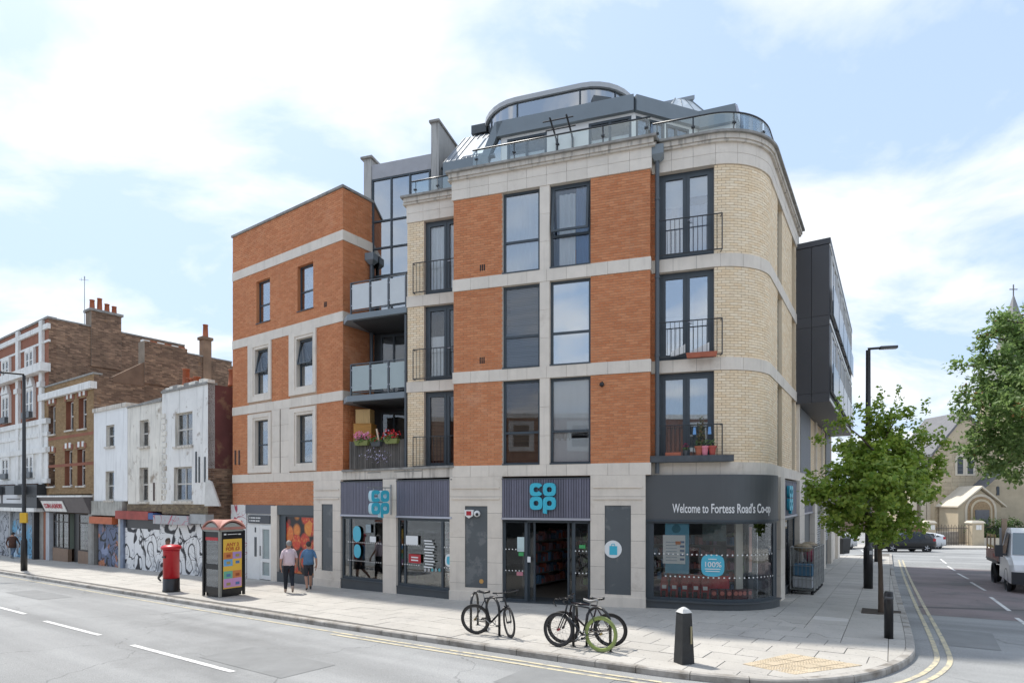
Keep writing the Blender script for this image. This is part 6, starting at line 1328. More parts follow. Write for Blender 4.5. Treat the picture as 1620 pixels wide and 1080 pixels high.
for k in range(6): m = MB(); p = PSY.P(2.7 + k * .4, -.3, 0); m.box((p.x, p.y, zw(148, 592) + 2.4), (.26, .4, .14), PW.ang(0)); part('chimney_tile', m, chim_pot if k % 2 else vic_white, st_)
m = MB(); m.add([PSY.P(.9, .04, TY), PSY.P(2.5, .04, TY + 1.1), PSY.P(2.5, -.3, TY + 1.1), PSY.P(.9, -.3, TY)] + [PSY.P(.9, .04, TY - .3), PSY.P(2.5, .04, TY - .3), PSY.P(2.5, -.3, TY - .3), PSY.P(.9, -.3, TY - .3)], [(0, 1, 2, 3), (4, 5, 1, 0), (5, 6, 2, 1), (7, 4, 0, 3), (6, 7, 3, 2)]); part('gable_wall', m, sooty, hy)
m = MB(); m.add([PSY.P(4.9, .04, TY + 1.1), PSY.P(7.0, .04, TY - .0), PSY.P(7.0, -.3, TY - .0), PSY.P(4.9, -.3, TY + 1.1)] + [PSY.P(4.9, .04, TY - .3), PSY.P(7.0, .04, TY - .3), PSY.P(7.0, -.3, TY - .3), PSY.P(4.9, -.3, TY - .3)], [(0, 1, 2, 3), (4, 5, 1, 0), (5, 6, 2, 1), (7, 4, 0, 3), (6, 7, 3, 2)]); part('gable_wall', m, sooty, hy)
roof_block(hy, 67, 148, TY - .3, 8.5, sooty, .5)
# laundry shopfront
m = MB(); a, b = uw(60), uw(146); z0_, z1_ = zw(100, 810), zw(100, 786); m.box8([PW.P(a, .1, z0_), PW.P(b, .1, z0_), PW.P(b, -.3, z0_), PW.P(a, -.3, z0_), PW.P(a, .45, z1_), PW.P(b, .45, z1_), PW.P(b, -.3, z1_), PW.P(a, -.3, z1_)]); part('shop_fascia', m, M('mauve_grey_fascia', (.115, .10, .10), .6, var=.15), hy); m = MB(); slab(m, PW, a - .05, b + .05, z1_, z1_ + .1, -.3, .5); part('fascia_cap', m, vic_white, hy)
sg = MB(); a, b = uw(77.5), uw(111.5); sg.box8([PW.P(a, .18, z0_ + .05), PW.P(b, .18, z0_ + .05), PW.P(b, .14, z0_ + .05), PW.P(a, .14, z0_ + .05), PW.P(a, .42, z1_ - .22), PW.P(b, .42, z1_ - .22), PW.P(b, .38, z1_ - .22), PW.P(a, .38, z1_ - .22)]); so = single('laundry_sign', sg, vic_white, 'white sign with red capitals over the laundry shopfront', 'sign')
V, Fc = text_mesh('COIN LAUNDRY', .30, extrude=.004, bold=.006, align='CENTER'); wid = max(v[0] for v in V) * 2; hz_ = z1_ - .27 - z0_; m = MB(); m.add([PW.P((a + b) / 2 + x / wid * (b - a) * .86, .20 + .23 * ((y * 1.2 + hz_ / 2) / hz_) + d, z0_ + .05 + hz_ / 2 + y * 1.2) for x, y, d in V], Fc); part('lettering', m, M('laundry_red', (.50, .05, .07), .6), so)
m = MB(); slab(m, PW, uw(60), uw(146), GW, z0_, -.6, -.55); part('shop_back', m, dark_int, hy)
zt_ = zw(100, 812); fl_ = M('fascia_lines', (.45, .5, .5), .6)
for (a, b, bot) in ((80, 104, 867), (120, 139, 872)):
    m = MB(); slab(m, PW, uw(a), uw(b), GW, zw((a + b) / 2, bot), -.3, -.1); part('stall_riser', m, M('tan_panel', (.24, .16, .11), .7, var=.15), hy)
    r = (uw(a), uw(b), zw((a + b) / 2, bot), zt_); window(hy, PW, *r, t=.06, vs=[r[0] + (r[1] - r[0]) * q for q in (.33, .62)] if a < 100 else (), hs=[r[3] - .5], inset=.14, fm=M('dark_wood', (.05, .04, .035), .6), roommat=M('laundry_room', (.2, .24, .2), .9), name='shop_window', cover=[('curtain', curtain_m, .05, .3, 0, .75), ('blind', M('green_poster', (.08, .22, .1), .7), .35, .6, .3, .9), ('curtain', curtain_m, .65, .95, 0, .8)], room=.4)
m = MB(); slab(m, PW, uw(106), uw(118), GW, zt_, -.4, -.35); part('door', m, black_p, hy)
for a, b, mt in ((63, 69, MATS['grey_stone_pier']), (73, 78.5, M('pale_pilaster', (.45, .47, .50), .7, var=.15)), (140, 146, MATS['grey_stone_pier'])): m = MB(); slab(m, PW, uw(a), uw(b), GW, zt_ + .05, -.3, .02); part('shop_pilaster', m, mt, hy)
# --- big corner Victorian block
hv = root('victorian_block', PW.P(uw(30), 0, gz(37)), 'red brick Victorian block with white stone dressings at the left edge', 'building')
uv0, uv1 = uw(-90), uw(77); TV = zw(70, 506)
m = MB(); slab(m, PW, uv0, uv1, GW, TV, -.4, 0); wl = part('wall', m, red_b, hv)
z = lambda py: zw(70, py)
for y0, y1, w_ in ((515, 523, .12), (577, 590, .45), (540, 543.5, .06), (663, 671, .18), (708, 716, .2), (757, 764, .15), (684, 690, .12)):
    m = MB(); slab(m, PW, uv0, uv1 + .15, z(y1), z(y0), -.05, w_); part('string_course', m, vic_white, hv)
m = MB(); slab(m, PW, uv0, uv1 + .05, TV - .02, TV + .1, -.4, .08); part('coping', m, lead, hv)
m = MB(); slab(m, PW, uv0, uv1, z(757), z(668), -.02, .05); part('stucco_floor', m, vic_white, hv)
for px in (66, 29, -6, -40):
    m = MB(); a = uw(px); slab(m, PW, a, a + .5, z(770), TV - .05, -.02, .16); part('pilaster', m, vic_white, hv)
    m = MB(); slab(m, PW, a - .08, a + .58, z(612), z(604), -.02, .24); part('capital', m, vic_white, hv)
for px in (12, 50, -24, -58):
    c_ = uw(px); hw_ = .52
    for (y0, y1, kind) in ((549, 577, 0), (612, 655, 1), (720, 753, 2)):
        for s_ in (-1, 1):
            a, b = (c_ - .62, c_ - .06) if s_ < 0 else (c_ + .06, c_ + .62)
            wn = window(hv, PW, a, b, z(y1), z(y0), t=.07, hs=[(z(y1) + z(y0)) / 2], inset=-.12, fm=vic_white, room=.05, roommat=dark_int)
        m = MB(); wall(m, PW, c_ - .78, c_ + .78, z(y1) - .08, z(y0) + .2, -.02, .15, [(c_ - .62, c_ - .06, z(y1), z(y0)), (c_ + .06, c_ + .62, z(y1), z(y0))]); part('window_surround', m, vic_white, hv)
        if kind == 1:
            for s_ in (-.36, .36):
                m = MB(); P = PW.P; zc_ = z(y0) + .2; m.add([P(c_ + s_ - .42, .2, zc_), P(c_ + s_ + .42, .2, zc_), P(c_ + s_, .2, zc_ + .6), P(c_ + s_ - .42, 0, zc_), P(c_ + s_ + .42, 0, zc_), P(c_ + s_, 0, zc_ + .6)], [(0, 1, 2), (1, 4, 5, 2), (0, 2, 5, 3)]); part('pediment', m, vic_white, hv)
            m = MB(); slab(m, PW, c_ - .7, c_ + .7, z(y1) - .1, z(y1) + .28, .16, .35); part('window_box', m, dark_panel, hv)
        if kind == 2: m = MB(); slab(m, PW, c_ - .7, c_ + .7, z(y1) - .05, z(y1) + .3, .16, .3); part('window_box', m, dark_panel, hv)
m = MB(); slab(m, PW, uv0, uv1 - .3, z(803), z(766), -.1, .5); vf = part('shop_fascia', m, M('black_fascia', (.025, .027, .03), .5), hv)
gm = M('graffiti_block_white', (.62, .63, .64), .7)
for a, b in ((20, 56), (-20, 17)):
    m = MB(); slab(m, PW, uw(a), uw(b), z(796), z(782), .5, .51); part('painted_letter', m, gm, vf); m = MB(); slab(m, PW, uw(a + 6), uw(b - 8), z(790), z(788), .51, .515); part('painted_slot', m, black_p, vf)
for px in (12, 50): m = MB(); p = PW.P(uw(px), .75, z(775)); m.box((p.x, p.y, p.z), (1.6, .7, .55), PW.ang(0)); part('awning_box', m, dark_panel, hv)
m = MB(); slab(m, PW, uv0, uv1 - .4, z(809), z(803), -.1, .62); part('awning_edge', m, vic_white, hv)
def vshut(x0, x1, mat): m = MB(); slab(m, PW, uw(x0), uw(x1), GW, z(808), .02, .08); part('roller_shutter', m, mat, hv)
vshut(-60, 20, M_graffiti('graffiti_grey', (.36, .38, .41), (.06, .065, .08), 1.9, .09)); vshut(22, 60, M_graffiti('graffiti_blue', (.22, .24, .26), (.05, .06, .09), 1.3, .05, (((.12, .34, .52), .5, .47), ((.42, .56, .68), 1.1, .56))))
m = MB(); slab(m, PW, uw(60), uw(63), GW, z(790), .0, .3); part('shop_pilaster', m, black_p, hv); m = MB(); slab(m, PW, uw(20), uw(22), GW, z(808), .0, .2); part('shop_pilaster', m, MATS['dull_metal'], hv)
cv_ = PW.P(uv1, 0, 0).to_2d(); PSV = side_path(cv_, 11.5); old_brick(hv, PSV, .003, 8.0, 2.0, TV - .03, sooty, sooty_m); old_brick(hv, PSV, 8.0, 11.5, 2.0, TV - .55, sooty, sooty_m)
m = MB(); slab(m, PSV, 0, 8.0, TV - .03, TV + .06, -.4, .06); slab(m, PSV, 8.0, 11.5, TV - .55, TV - .46, -.4, .06); part('coping', m, lead, hv)
m = MB(); slab(m, PSV, 2.2, 3.9, TV - 2.5, TV + 1.0, -.8, .10); st_ = part('chimney_stack', m, sooty_m, hv); PSVs = Shift(PSV, .10); q = part('bricks', lay(PSVs, courses(PSVs, 2.2, 3.9, TV - 2.5, TV + 1.0, L=.24, H=.08, gap=.012), .01), sooty, st_); q['kind'] = 'stuff'; m = MB(); slab(m, PSV, 2.1, 4.0, TV + 1.0, TV + 1.15, -.9, .2); part('stack_cap', m, lead, st_); pots(st_, PSV.P(2.4, -.35, 0).to_2d(), 4, dN, TV + 1.15, (.65, .85, .6, .55), .15, .42)
m = MB(); slab(m, PSV, 9.3, 9.9, TV - 3, TV + .75, -.5, .08); st_ = part('chimney_stack', m, sooty, hv); m = MB(); slab(m, PSV, 9.2, 10.0, TV + .75, TV + .95, -.6, .16); part('stack_cap', m, sooty, st_); pots(st_, PSV.P(9.6, -.2, 0).to_2d(), 1, dN, TV + .95, (.95,), .19)
m = MB(); a = PW.P(uv0, -.4, 0).to_2d(); b = PW.P(uv1 - .05, -.4, 0).to_2d(); P_ = [a, b, b + dN * 11.3, a + dN * 11.3]; m.prism([(p.x, p.y) for p in P_], GW, TV - .8); part('rear_mass', m, sooty, hv)
m = MB(); p = PSV.P(2.0, -.4, 0); m.tube([(p.x, p.y, TV - .5), (p.x, p.y, TV + 3.0)], .02, 6); m.tube([(p.x - .35, p.y, TV + 3.0), (p.x + .25, p.y, TV + 2.95)], .012); m.tube([(p.x - .2, p.y, TV + 2.9), (p.x - .2, p.y, TV + 3.1)], .01); m.tube([(p.x, p.y, TV + 3.0), (p.x, p.y, TV + 3.2)], .03); single('tv_aerial', m, steel, 'thin television aerial mast beside the row of chimney pots', 'aerial')

# ------------------------------------------------------------------ opposite terrace behind the camera (seen only in the window reflections)
ot = root('opposite_terrace', (0, -7, 0), 'brick terrace with pale window surrounds across the main road', 'building')
POo = Path([Vector((0, -8.5)) + dA * 26, Vector((0, -8.5)) - dA * 26])
m = MB(); slab(m, POo, 0, 52, -.5, 8.5, -.4, 0); part('wall', m, red_b, ot)
for k in range(13):
    for f in range(2):
        a = 1.2 + k * 3.9; window(ot, POo, a, a + 1.2, 3.6 + f * 2.9, 5.4 + f * 2.9 - .2, t=.08, hs=[4.5 + f * 2.9], inset=-.03, fm=vic_white, room=.02, roommat=dark_int); m = MB(); wall(m, POo, a - .25, a + 1.45, 3.4 + f * 2.9, 5.6 + f * 2.9 - .2, -.02, .06, [(a, a + 1.2, 3.6 + f * 2.9, 5.2 + f * 2.9)]); part('window_surround', m, vic_white, ot)
m = MB(); slab(m, POo, 0, 52, 8.5, 8.8, -.5, .2); part('cornice', m, vic_white, ot); m = MB(); slab(m, POo, 0, 52, -.5, 3.0, -.1, .1); part('shopfronts', m, dark_panel, ot)
for k in range(4): m = MB(); p = POo.P(6 + k * 13, -1.5, 9.3); m.box((p.x, p.y, p.z), (1.8, .7, 1.8), POo.ang(0)); st_ = part('chimney_stack', m, sooty, ot); pots(st_, Vector((p.x, p.y)) - dA * .5, 4, dA, 10.2, (.5,), .14)

# ------------------------------------------------------------------ church and its wall at the end of the side street
ch_stone = M('church_stone', (.50, .42, .30), .9, var=.15, scale=.8, island=.1, bump=.2, bscale=12, patch=((.42, .36, .26), .35, .5, .65))
ch_pale = M('church_dressing', (.60, .54, .44), .9, var=.1, scale=1)
slate = M('church_slate', (.15, .15, .16), .7, var=.15)
PC_ = Path([(38.0, 61.0), (60.0, 61.0)]); uch = lambda px: U(PC_, px); zch = lambda py: Zp(PC_, 5, py)
ch = root('church', (48, 61, gz(61)), 'pale stone church with twin arched windows and gabled porch', 'church')
def gable(path, u0, u1, z0, ze, za, w0, w1, mat, parent, name='gable_wall'):
    m = MB(); P = path.P; um_ = (u0 + u1) / 2; q = [(u0, z0), (u1, z0), (u1, ze), (um_, za), (u0, ze)]; n = 5
    m.add([P(u, w1, z) for u, z in q] + [P(u, w0, z) for u, z in q], [tuple(range(n)), tuple(range(2 * n - 1, n - 1, -1))] + [(i, n + i, n + (i + 1) % n, (i + 1) % n) for i in range(n)]); return part(name, m, mat, parent)
gu0_, gu1_ = uch(1478), uch(1578); ge, ga = zch(716), zch(655)
gable(PC_, gu0_, gu1_, -2.5, ge, ga, -.6, 0, ch_stone, ch)
m = MB(); P = PC_.P; um_ = (gu0_ + gu1_) / 2
for s_, e in ((gu0_ - .4, 1), (gu1_ + .4, -1)):
    m = MB(); m.box8([P(s_, .2, ge - .4), P(um_, .2, ga + .02), P(um_, -6, ga + .02), P(s_, -6, ge - .4), P(s_, .2, ge - .1), P(um_, .2, ga + .32), P(um_, -6, ga + .32), P(s_, -6, ge - .1)]); part('roof_slope', m, slate, ch)
m = MB(); slab(m, PC_, gu0_, gu1_, -2.5, ge - .2, -6, -.6); part('nave_wall', m, ch_stone, ch)
m = MB(); slab(m, PC_, uch(1452), gu0_, -2.5, zch(748), -5, -1.0); part('aisle_wall', m, ch_stone, ch)
m = MB(); m.box8([P(uch(1450), -.8, zch(748)), P(gu0_, -.8, zch(748)), P(gu0_, -5, zch(748)), P(uch(1450), -5, zch(748)), P(uch(1450), -.8, zch(748) + .15), P(gu0_, -.8, zch(728)), P(gu0_, -5, zch(728)), P(uch(1450), -5, zch(748) + .15)]); part('aisle_roof', m, slate, ch)
m = MB(); slab(m, PC_, gu1_, uch(1680), -2.5, zch(738), -10, -.5); part('aisle_wall', m, ch_stone, ch)
for px in (1463, 1448, 1472): m = MB(); a = uch(px); slab(m, PC_, a, a + .5, -2.5, zch(764), -1, -.5); part('buttress', m, ch_pale, ch)
for px in (1444, 1453, 1457, 1470): m = MB(); a = uch(px); slab(m, PC_, a, a + .28, zch(825), zch(795), -1.02, -.98); part('lancet', m, slate, ch)
# stone courses of the front
m = MB()
for k in range(26):
    zz0 = -1.2 + k * .4; x = gu0_ + (.3 if k % 2 else 0)
    while x < gu1_ - .2:
        half = (ga - zz0) / (ga - ge) * (gu1_ - gu0_) / 2 if zz0 > ge else 99
        L_ = random.uniform(.5, .95)
        if abs(x + L_ / 2 - um_) + L_ / 2 < half and x + L_ < gu1_: slab(m, PC_, x + .01, x + L_ - .01, zz0 + .01, zz0 + .39, 0, .03 + random.uniform(0, .012))
        x += L_
q = part('ashlar', m, ch_stone, ch); q['kind'] = 'stuff'
def arch_shape(u0, u1, z0, zs, n=10):
    r = (u1 - u0) / 2; return [(u0, z0), (u1, z0)] + [((u0 + u1) / 2 + r * math.cos(math.pi * k / n), zs + r * math.sin(math.pi * k / n)) for k in range(n + 1)]
def plate(path, shape, w0, w1, mat, parent, name):
    m = MB(); n = len(shape); m.add([path.P(u, w1, z) for u, z in shape] + [path.P(u, w0, z) for u, z in shape], [tuple(range(n)), tuple(range(2 * n - 1, n - 1, -1))] + [(i, n + i, n + (i + 1) % n, (i + 1) % n) for i in range(n)]); return part(name, m, mat, parent)
for a, b in ((1513.5, 1522.5), (1529.5, 1538.5)):
    wn = plate(PC_, arch_shape(uch(a) - .22, uch(b) + .22, zch(752), zch(726)), .0, .10, ch_pale, ch, 'window_surround'); plate(PC_, arch_shape(uch(a), uch(b), zch(749.5), zch(726)), .1, .105, M('leaded_glass', (.04, .05, .06), .3), wn, 'pane')
    for k in range(4): m = MB(); zq_ = zch(749.5) + .4 * (k + 1); slab(m, PC_, uch(a), uch(b), zq_, zq_ + .05, .106, .125); part('glazing_bar', m, slate, wn)
wn = plate(PC_, arch_shape(uch(1576), uch(1580.5), zch(783), zch(771)), -.5, .06, M('leaded_glass', (.04, .05, .06), .3), ch, 'lancet')
PO_ = Path([(uch(1517) + 38, 58.2), (uch(1583) + 38, 58.2)]); zpo = lambda py: Zp(PO_, 2, py); pu = lambda px: U(PO_, px)
gable(PO_, pu(1516), pu(1584), -2.5, zpo(799), zpo(774), -2.6, 0, ch_stone, ch, 'porch_wall')
for a, b in ((1512, 1550.5), (1589, 1550.5)): m = MB(); P = PO_.P; m.box8([P(pu(a), .3, zpo(802)), P(pu(b), .3, zpo(771)), P(pu(b), -2.8, zpo(771)), P(pu(a), -2.8, zpo(802)), P(pu(a), .3, zpo(800)), P(pu(b), .3, zpo(768)), P(pu(b), -2.8, zpo(768)), P(pu(a), -2.8, zpo(800))]); part('porch_roof', m, ch_pale, ch)
m = MB(); P = PC_.P; m.box8([P(uch(1499), 1.6, zch(808)), P(uch(1566), 1.6, zch(748)), P(uch(1566), 0, zch(748)), P(uch(1499), 0, zch(808)), P(uch(1499), 1.6, zch(803)), P(uch(1566), 1.6, zch(743)), P(uch(1566), 0, zch(743)), P(uch(1499), 0, zch(803))]); part('lean_to_roof', m, slate, ch)
for k, (r_, mt) in enumerate(((26, ch_pale), (22, M('carved_stone', (.34, .24, .14), .9, var=.3, scale=6)), (18, ch_stone), (14.5, M('carved_stone', (.34, .24, .14), .9)))): plate(PO_, arch_shape(pu(1551 - r_ + 1), pu(1551 + r_ - 1), zpo(835), zpo(806)), 0, .06 + .05 * k, mt, ch, 'arch_order')
plate(PO_, [(pu(1540), zpo(832)), (pu(1562), zpo(832)), (pu(1562), zpo(806)), (pu(1540), zpo(806))], .2, .26, slate, ch, 'door')
# spire on the right
sp = Vector((64.0, 76.0)); m = MB(); m.frustum((sp.x, sp.y, -3), (5.0, 5.0), (4.8, 4.8), 19); part('tower', m, ch_stone, ch); m = MB(); m.frustum((sp.x, sp.y, 16), (4.9, 4.9), (.1, .1), 13.0); part('spire', m, M('spire_slate', (.25, .25, .25), .8), ch); m = MB(); m.tube([(sp.x, sp.y, 28.8), (sp.x, sp.y, 30.4)], .07); m.tube([(sp.x - .5, sp.y, 29.8), (sp.x + .5, sp.y, 29.8)], .06); part('cross', m, slate, ch)
# boundary: piers, gate railings, low rubble wall, hedge
gy = 56.0; gx = lambda px, Y=gy: (px - 810) / F * Y
for (x0, x1, lab) in ((1462, 1475.5, 'left stone gate pier with a small white notice by the black car'), (1533, 1551.5, 'right stone gate pier with pale plaque in front of the hedge')):
    a, b = gx(x0), gx(x1); o = root('gate_pier', ((a + b) / 2, gy, gz(gy)), lab, 'pier'); m = MB(); m.box(((a + b) / 2, gy, gz(gy) + 1.05), (b - a, .8, 2.1)); part('shaft', m, ch_stone, o); m = MB(); m.frustum(((a + b) / 2, gy, gz(gy) + 2.1), (b - a + .2, 1.0), (b - a - .1, .7), .22); part('cap', m, ch_pale, o); m = MB(); m.box(((a + b) / 2 + .05, gy - .41, gz(gy) + 1.7), (.5, .03, .45)); part('plaque', m, vic_white, o)
m = MB(); m.box(((gx(1475.5) + gx(1533)) / 2, gy + 1.5, gz(gy) + .45), (gx(1533) - gx(1475.5), .5, 1.5)); o = single('rubble_wall', m, M('rubble_stone', (.38, .35, .31), .95, var=.35, scale=3, bump=.5, bscale=5), 'low rubble stone wall behind the church gate railings', 'wall')
rl = root('gate_railings', (gx(1504), gy, gz(gy)), 'thin iron gate railings between the two stone piers', 'railings'); n = 22
for k in range(n): m = MB(); x = gx(1476.5) + (gx(1532) - gx(1476.5)) * k / (n - 1); m.tube([(x, gy, gz(gy)), (x, gy, gz(gy) + 1.8 + .15 * (k % 2))], .025, 5); part('bar', m, M('weathered_iron', (.10, .085, .075), .7), rl)
for zz0 in (.25, 1.6): m = MB(); m.tube([(gx(1476.5), gy, gz(gy) + zz0), (gx(1532), gy, gz(gy) + zz0)], .03, 5); part('rail', m, MATS['weathered_iron'], rl)
m = MB(); m.box((gx(1447), gy + .5, gz(gy) + .9), (2.0, .4, 1.8)); single('brick_wall', m, M('garden_brick', (.20, .11, .075), .9, var=.2), 'brown brick garden wall beside the left gate pier', 'wall')
m = MB(); m.box((gx(1680), gy + .3, gz(gy) + .35), (gx(1810) - gx(1552), .5, .7)); single('retaining_wall', m, ch_pale, 'low pale wall under the clipped hedge', 'wall')
# far terrace beyond the crossing road
ft = root('far_terrace', (33, 100, gz(80)), 'distant brown terrace glimpsed under the street tree', 'building'); PF = Path([(20.0, 96.0), (62.0, 96.0)]); m = MB(); slab(m, PF, 0, 42, -5, 3.6, -8, 0); part('wall', m, M('far_brick', (.28, .2, .15), .9, var=.15), ft)
for k in range(14): a = 1 + k * 2.9; window(ft, PF, a, a + 1.0, .9, 2.5, t=.1, inset=-.02, fm=vic_white, room=.01)

# ------------------------------------------------------------------ street furniture
red_post = M('post_red', (.50, .012, .022), .35, var=.06, scale=3); black_gloss = M('black_gloss', (.012, .012, .013), .35, var=.2, scale=5)
g = ground(271, 935); o = root('pillar_box', g, 'red cylindrical pillar box with black base on the pavement', 'pillar box'); c = (g.x, g.y, g.z)
m = MB(); m.lathe([(.275, 0), (.275, .06), (.262, .08), (.258, .46)], c, 28); part('base', m, black_gloss, o, True)
m = MB(); m.lathe([(.252, .46), (.252, 1.38), (.262, 1.39), (.262, 1.43)], c, 28); bdy = part('body', m, red_post, o, True)
m = MB(); m.lathe([(.25, 1.43), (.315, 1.47), (.325, 1.52), (.31, 1.55), (.22, 1.60), (.05, 1.62)], c, 28); part('cap', m, red_post, o, True)
m = MB(); m.box((c[0] - .14, c[1] - .205, c[2] + 1.2), (.2, .03, .06), -.60); part('slot', m, black_gloss, bdy)
# phone kiosk with poster
g = ground(348, 945); a1 = Vector((.5, .866)); a2 = Vector((-.866, .5)); S = .84; KH = 2.1
o = root('phone_kiosk', g, 'black framed telephone kiosk with red arched roof and yellow poster', 'kiosk'); O2 = g.to_2d()
def K(x, y, z): p = O2 + a1 * x + a2 * y; return Vector((p.x, p.y, g.z + z))
def kbox(m, x0, x1, y0, y1, z0, z1): m.box8([K(x0, y0, z0), K(x1, y0, z0), K(x1, y1, z0), K(x0, y1, z0), K(x0, y0, z1), K(x1, y0, z1), K(x1, y1, z1), K(x0, y1, z1)])
post_g = M('kiosk_grey_trim', (.30, .29, .25), .5); 
for x, y in ((0, 0), (S, 0), (0, S), (S, S)): m = MB(); kbox(m, x - .035, x + .035, y - .035, y + .035, 0, KH); part('corner_post', m, post_g if (x, y) == (0, 0) else black_gloss, o)
m = MB(); kbox(m, .035, S - .035, -.02, .03, .12, KH - .02); fpn = part('front_panel', m, black_gloss, o)
m = MB(); kbox(m, .0, .03, .035, S - .035, .12, .32); kbox(m, .0, .03, .035, S - .035, 1.86, KH); kbox(m, .0, .03, .035, .10, .32, 1.86); kbox(m, .0, .03, S - .10, S - .035, .32, 1.86); kbox(m, .0, .03, .10, S - .1, .88, 1.05); sd = part('side_frame', m, black_gloss, o)
m = MB(); kbox(m, .012, .02, .1, S - .1, .32, 1.86); part('pane', m, M_glass('kiosk_glass', (.55, .60, .62), .22, .9), sd); m = MB(); kbox(m, -.006, -.001, .1, S - .1, 1.80, 1.9); part('red_strip', m, red_post, sd)
m = MB(); kbox(m, S - .03, S, .035, S - .035, .12, KH); kbox(m, .035, S - .035, S - .03, S, .12, KH); part('rear_panel', m, M('kiosk_inner', (.11, .12, .125), .6), o)
m = MB(); kbox(m, .05, S - .05, .05, S - .05, .0, .12); part('kick_plate', m, black_gloss, o)
n = 10
for (ax, flip) in ((0, 0), (1, 1)):                       # arched crown on two axes
    m = MB(); pr = [(-.05 + (S + .1) * k / n, KH + .04 + .26 * math.sin(math.pi * k / n) ** .8) for k in range(n + 1)]
    for (x0, z0), (x1, z1) in zip(pr, pr[1:]):
        q = lambda x, y, z: K(x, y, z) if not flip else K(y, x, z); lo, hi = -.05, S + .05
        P8 = [q(x0, lo, z0), q(x1, lo, z1), q(x1, hi, z1), q(x0, hi, z0), q(x0, lo, z0 + .05), q(x1, lo, z1 + .05), q(x1, hi, z1 + .05), q(x0, hi, z0 + .05)]
        m.box8(P8)
    part('arched_roof', m, M('faded_red_roof', (.46, .21, .17), .6, var=.15, scale=3), o)
for face in (0, 1):
    m = MB(); sh = [(.0, KH - .02), (S, KH - .02)] + [(S - S * k / n, KH + .02 + .24 * math.sin(math.pi * k / n) ** .8) for k in range(n + 1)]; w0 = -.015 - .004 * face
    V = [K(x, w0, z) if face == 0 else K(w0, x, z) for x, z in sh]; V2 = [K(x, .05, z) if face == 0 else K(.05, x, z) for x, z in sh]; nn = len(sh); m.add(V + V2, [tuple(range(nn)), tuple(range(2 * nn - 1, nn - 1, -1))]); part('crown_panel', m, M('kiosk_crown', (.36, .38, .35), .6), o)
ad = root('kiosk_poster', K(S / 2, -.03, .3), 'yellow poster with offer text and coloured food squares on the kiosk', 'poster')
def adp(name, x0, x1, z0, z1, col, d=.0, par=None): m = MB(); kbox(m, x0, x1, -.034 - d, -.024, z0, z1); return part(name, m, M(name + '_%d' % len(MATS), col, .5), par or ad)
base_ = adp('print_yellow', .09, S - .09, .26, 1.84, (.80, .50, .07))
cols = {(0, 3): (.60, .22, .06), (1, 3): (.42, .28, .58), (0, 2): (.16, .40, .68), (1, 2): (.80, .50, .07), (0, 1): (.16, .46, .32), (1, 1): (.62, .22, .07), (0, 0): (.60, .32, .58), (1, 0): (.60, .32, .58)}
zr = [(.30, .58), (.58, .82), (.98, 1.20), (1.20, 1.42)]
for (i, j), cl in cols.items():
    x0 = .10 + i * (S - .2) / 2; s_ = adp('print_square', x0, x0 + (S - .2) / 2 - .004, zr[j][0], zr[j][1], cl, .004); adp('print_food', x0 + .1, x0 + .24, zr[j][0] + .06, zr[j][0] + .15, random.choice(((.35, .08, .03), (.1, .2, .4), (.4, .3, .1))), .008, s_)
for s_, z in (('ANY 3', 1.66), ('FOR £3', 1.52)):
    V, Fc = text_mesh(s_, .155, extrude=.001, bold=.005); m = MB(); m.add([K(S / 2 + x, -.042 - d, z + y) for x, y, d in V], Fc); part('lettering', m, M('print_rust', (.50, .10, .03), .6), ad)
m = MB(); kbox(m, .12, .2, -.03, -.02, 1.97, 2.02); kbox(m, .25, .6, -.03, -.02, 1.98, 2.0); kbox(m, .63, .72, -.03, -.02, 1.965, 2.0); part('header_marks', m, white_p, fpn)
# lamp posts
def lamp(px, py, h, arm, label, boxes=False, r=.075):
    g = ground(px, py); o = root('street_lamp', g, label, 'lamp post', 'street lamps'); m = MB(); m.lathe([(r * 1.5, 0), (r * 1.5, 1.45), (r * 1.15, 1.5), (r, 1.55), (r * .75, h)], g, 12); part('column', m, black_gloss, o, True)
    m = MB(); t = g + Vector((0, 0, h)); e = t + Vector((arm[0], arm[1], .06)); m.tube([t - Vector((0, 0, .1)), t + Vector((0, 0, .05)), e], .045, 8); part('arm', m, black_gloss, o); m = MB(); d = Vector(arm).normalized(); m.box((e.x + d.x * .22, e.y + d.y * .22, e.z), (.55, .2, .09), math.atan2(d.y, d.x)); hd = part('lamp_head', m, M('lamp_grey', (.06, .06, .065), .5), o); m = MB(); m.box((e.x + d.x * .25, e.y + d.y * .25, e.z - .05), (.4, .14, .012), math.atan2(d.y, d.x)); part('lens', m, M('lamp_lens', (.5, .5, .48), .3), hd)
    return o, g
o, g = lamp(38, 902, 9.4, (-.75, -.45), 'tall black street lamp near the brown coated walker at the left', r=.09); m = MB(); m.box((g.x + .12, g.y - .16, g.z + 2.55), (.26, .22, .48), .4); part('yellow_box', m, M('signal_yellow', (.70, .42, .03), .5), o)
o, g = lamp(1373.5, 930, 8.55, (.42, -.1), 'black street lamp standing left of the young maple', r=.10); m = MB(); m.box((g.x, g.y - .16, g.z + 1.3), (.1, .01, .13)); part('door_plate', m, M('plate_pale', (.5, .5, .48), .6), o)
g = ground(1386, 888); o = root('sign_post', g, 'short black post between the street lamp and the tree trunk', 'post'); m = MB(); m.lathe([(.1, 0), (.1, .9), (.06, .98), (.06, 3.4)], g, 10); part('column', m, black_gloss, o, True)
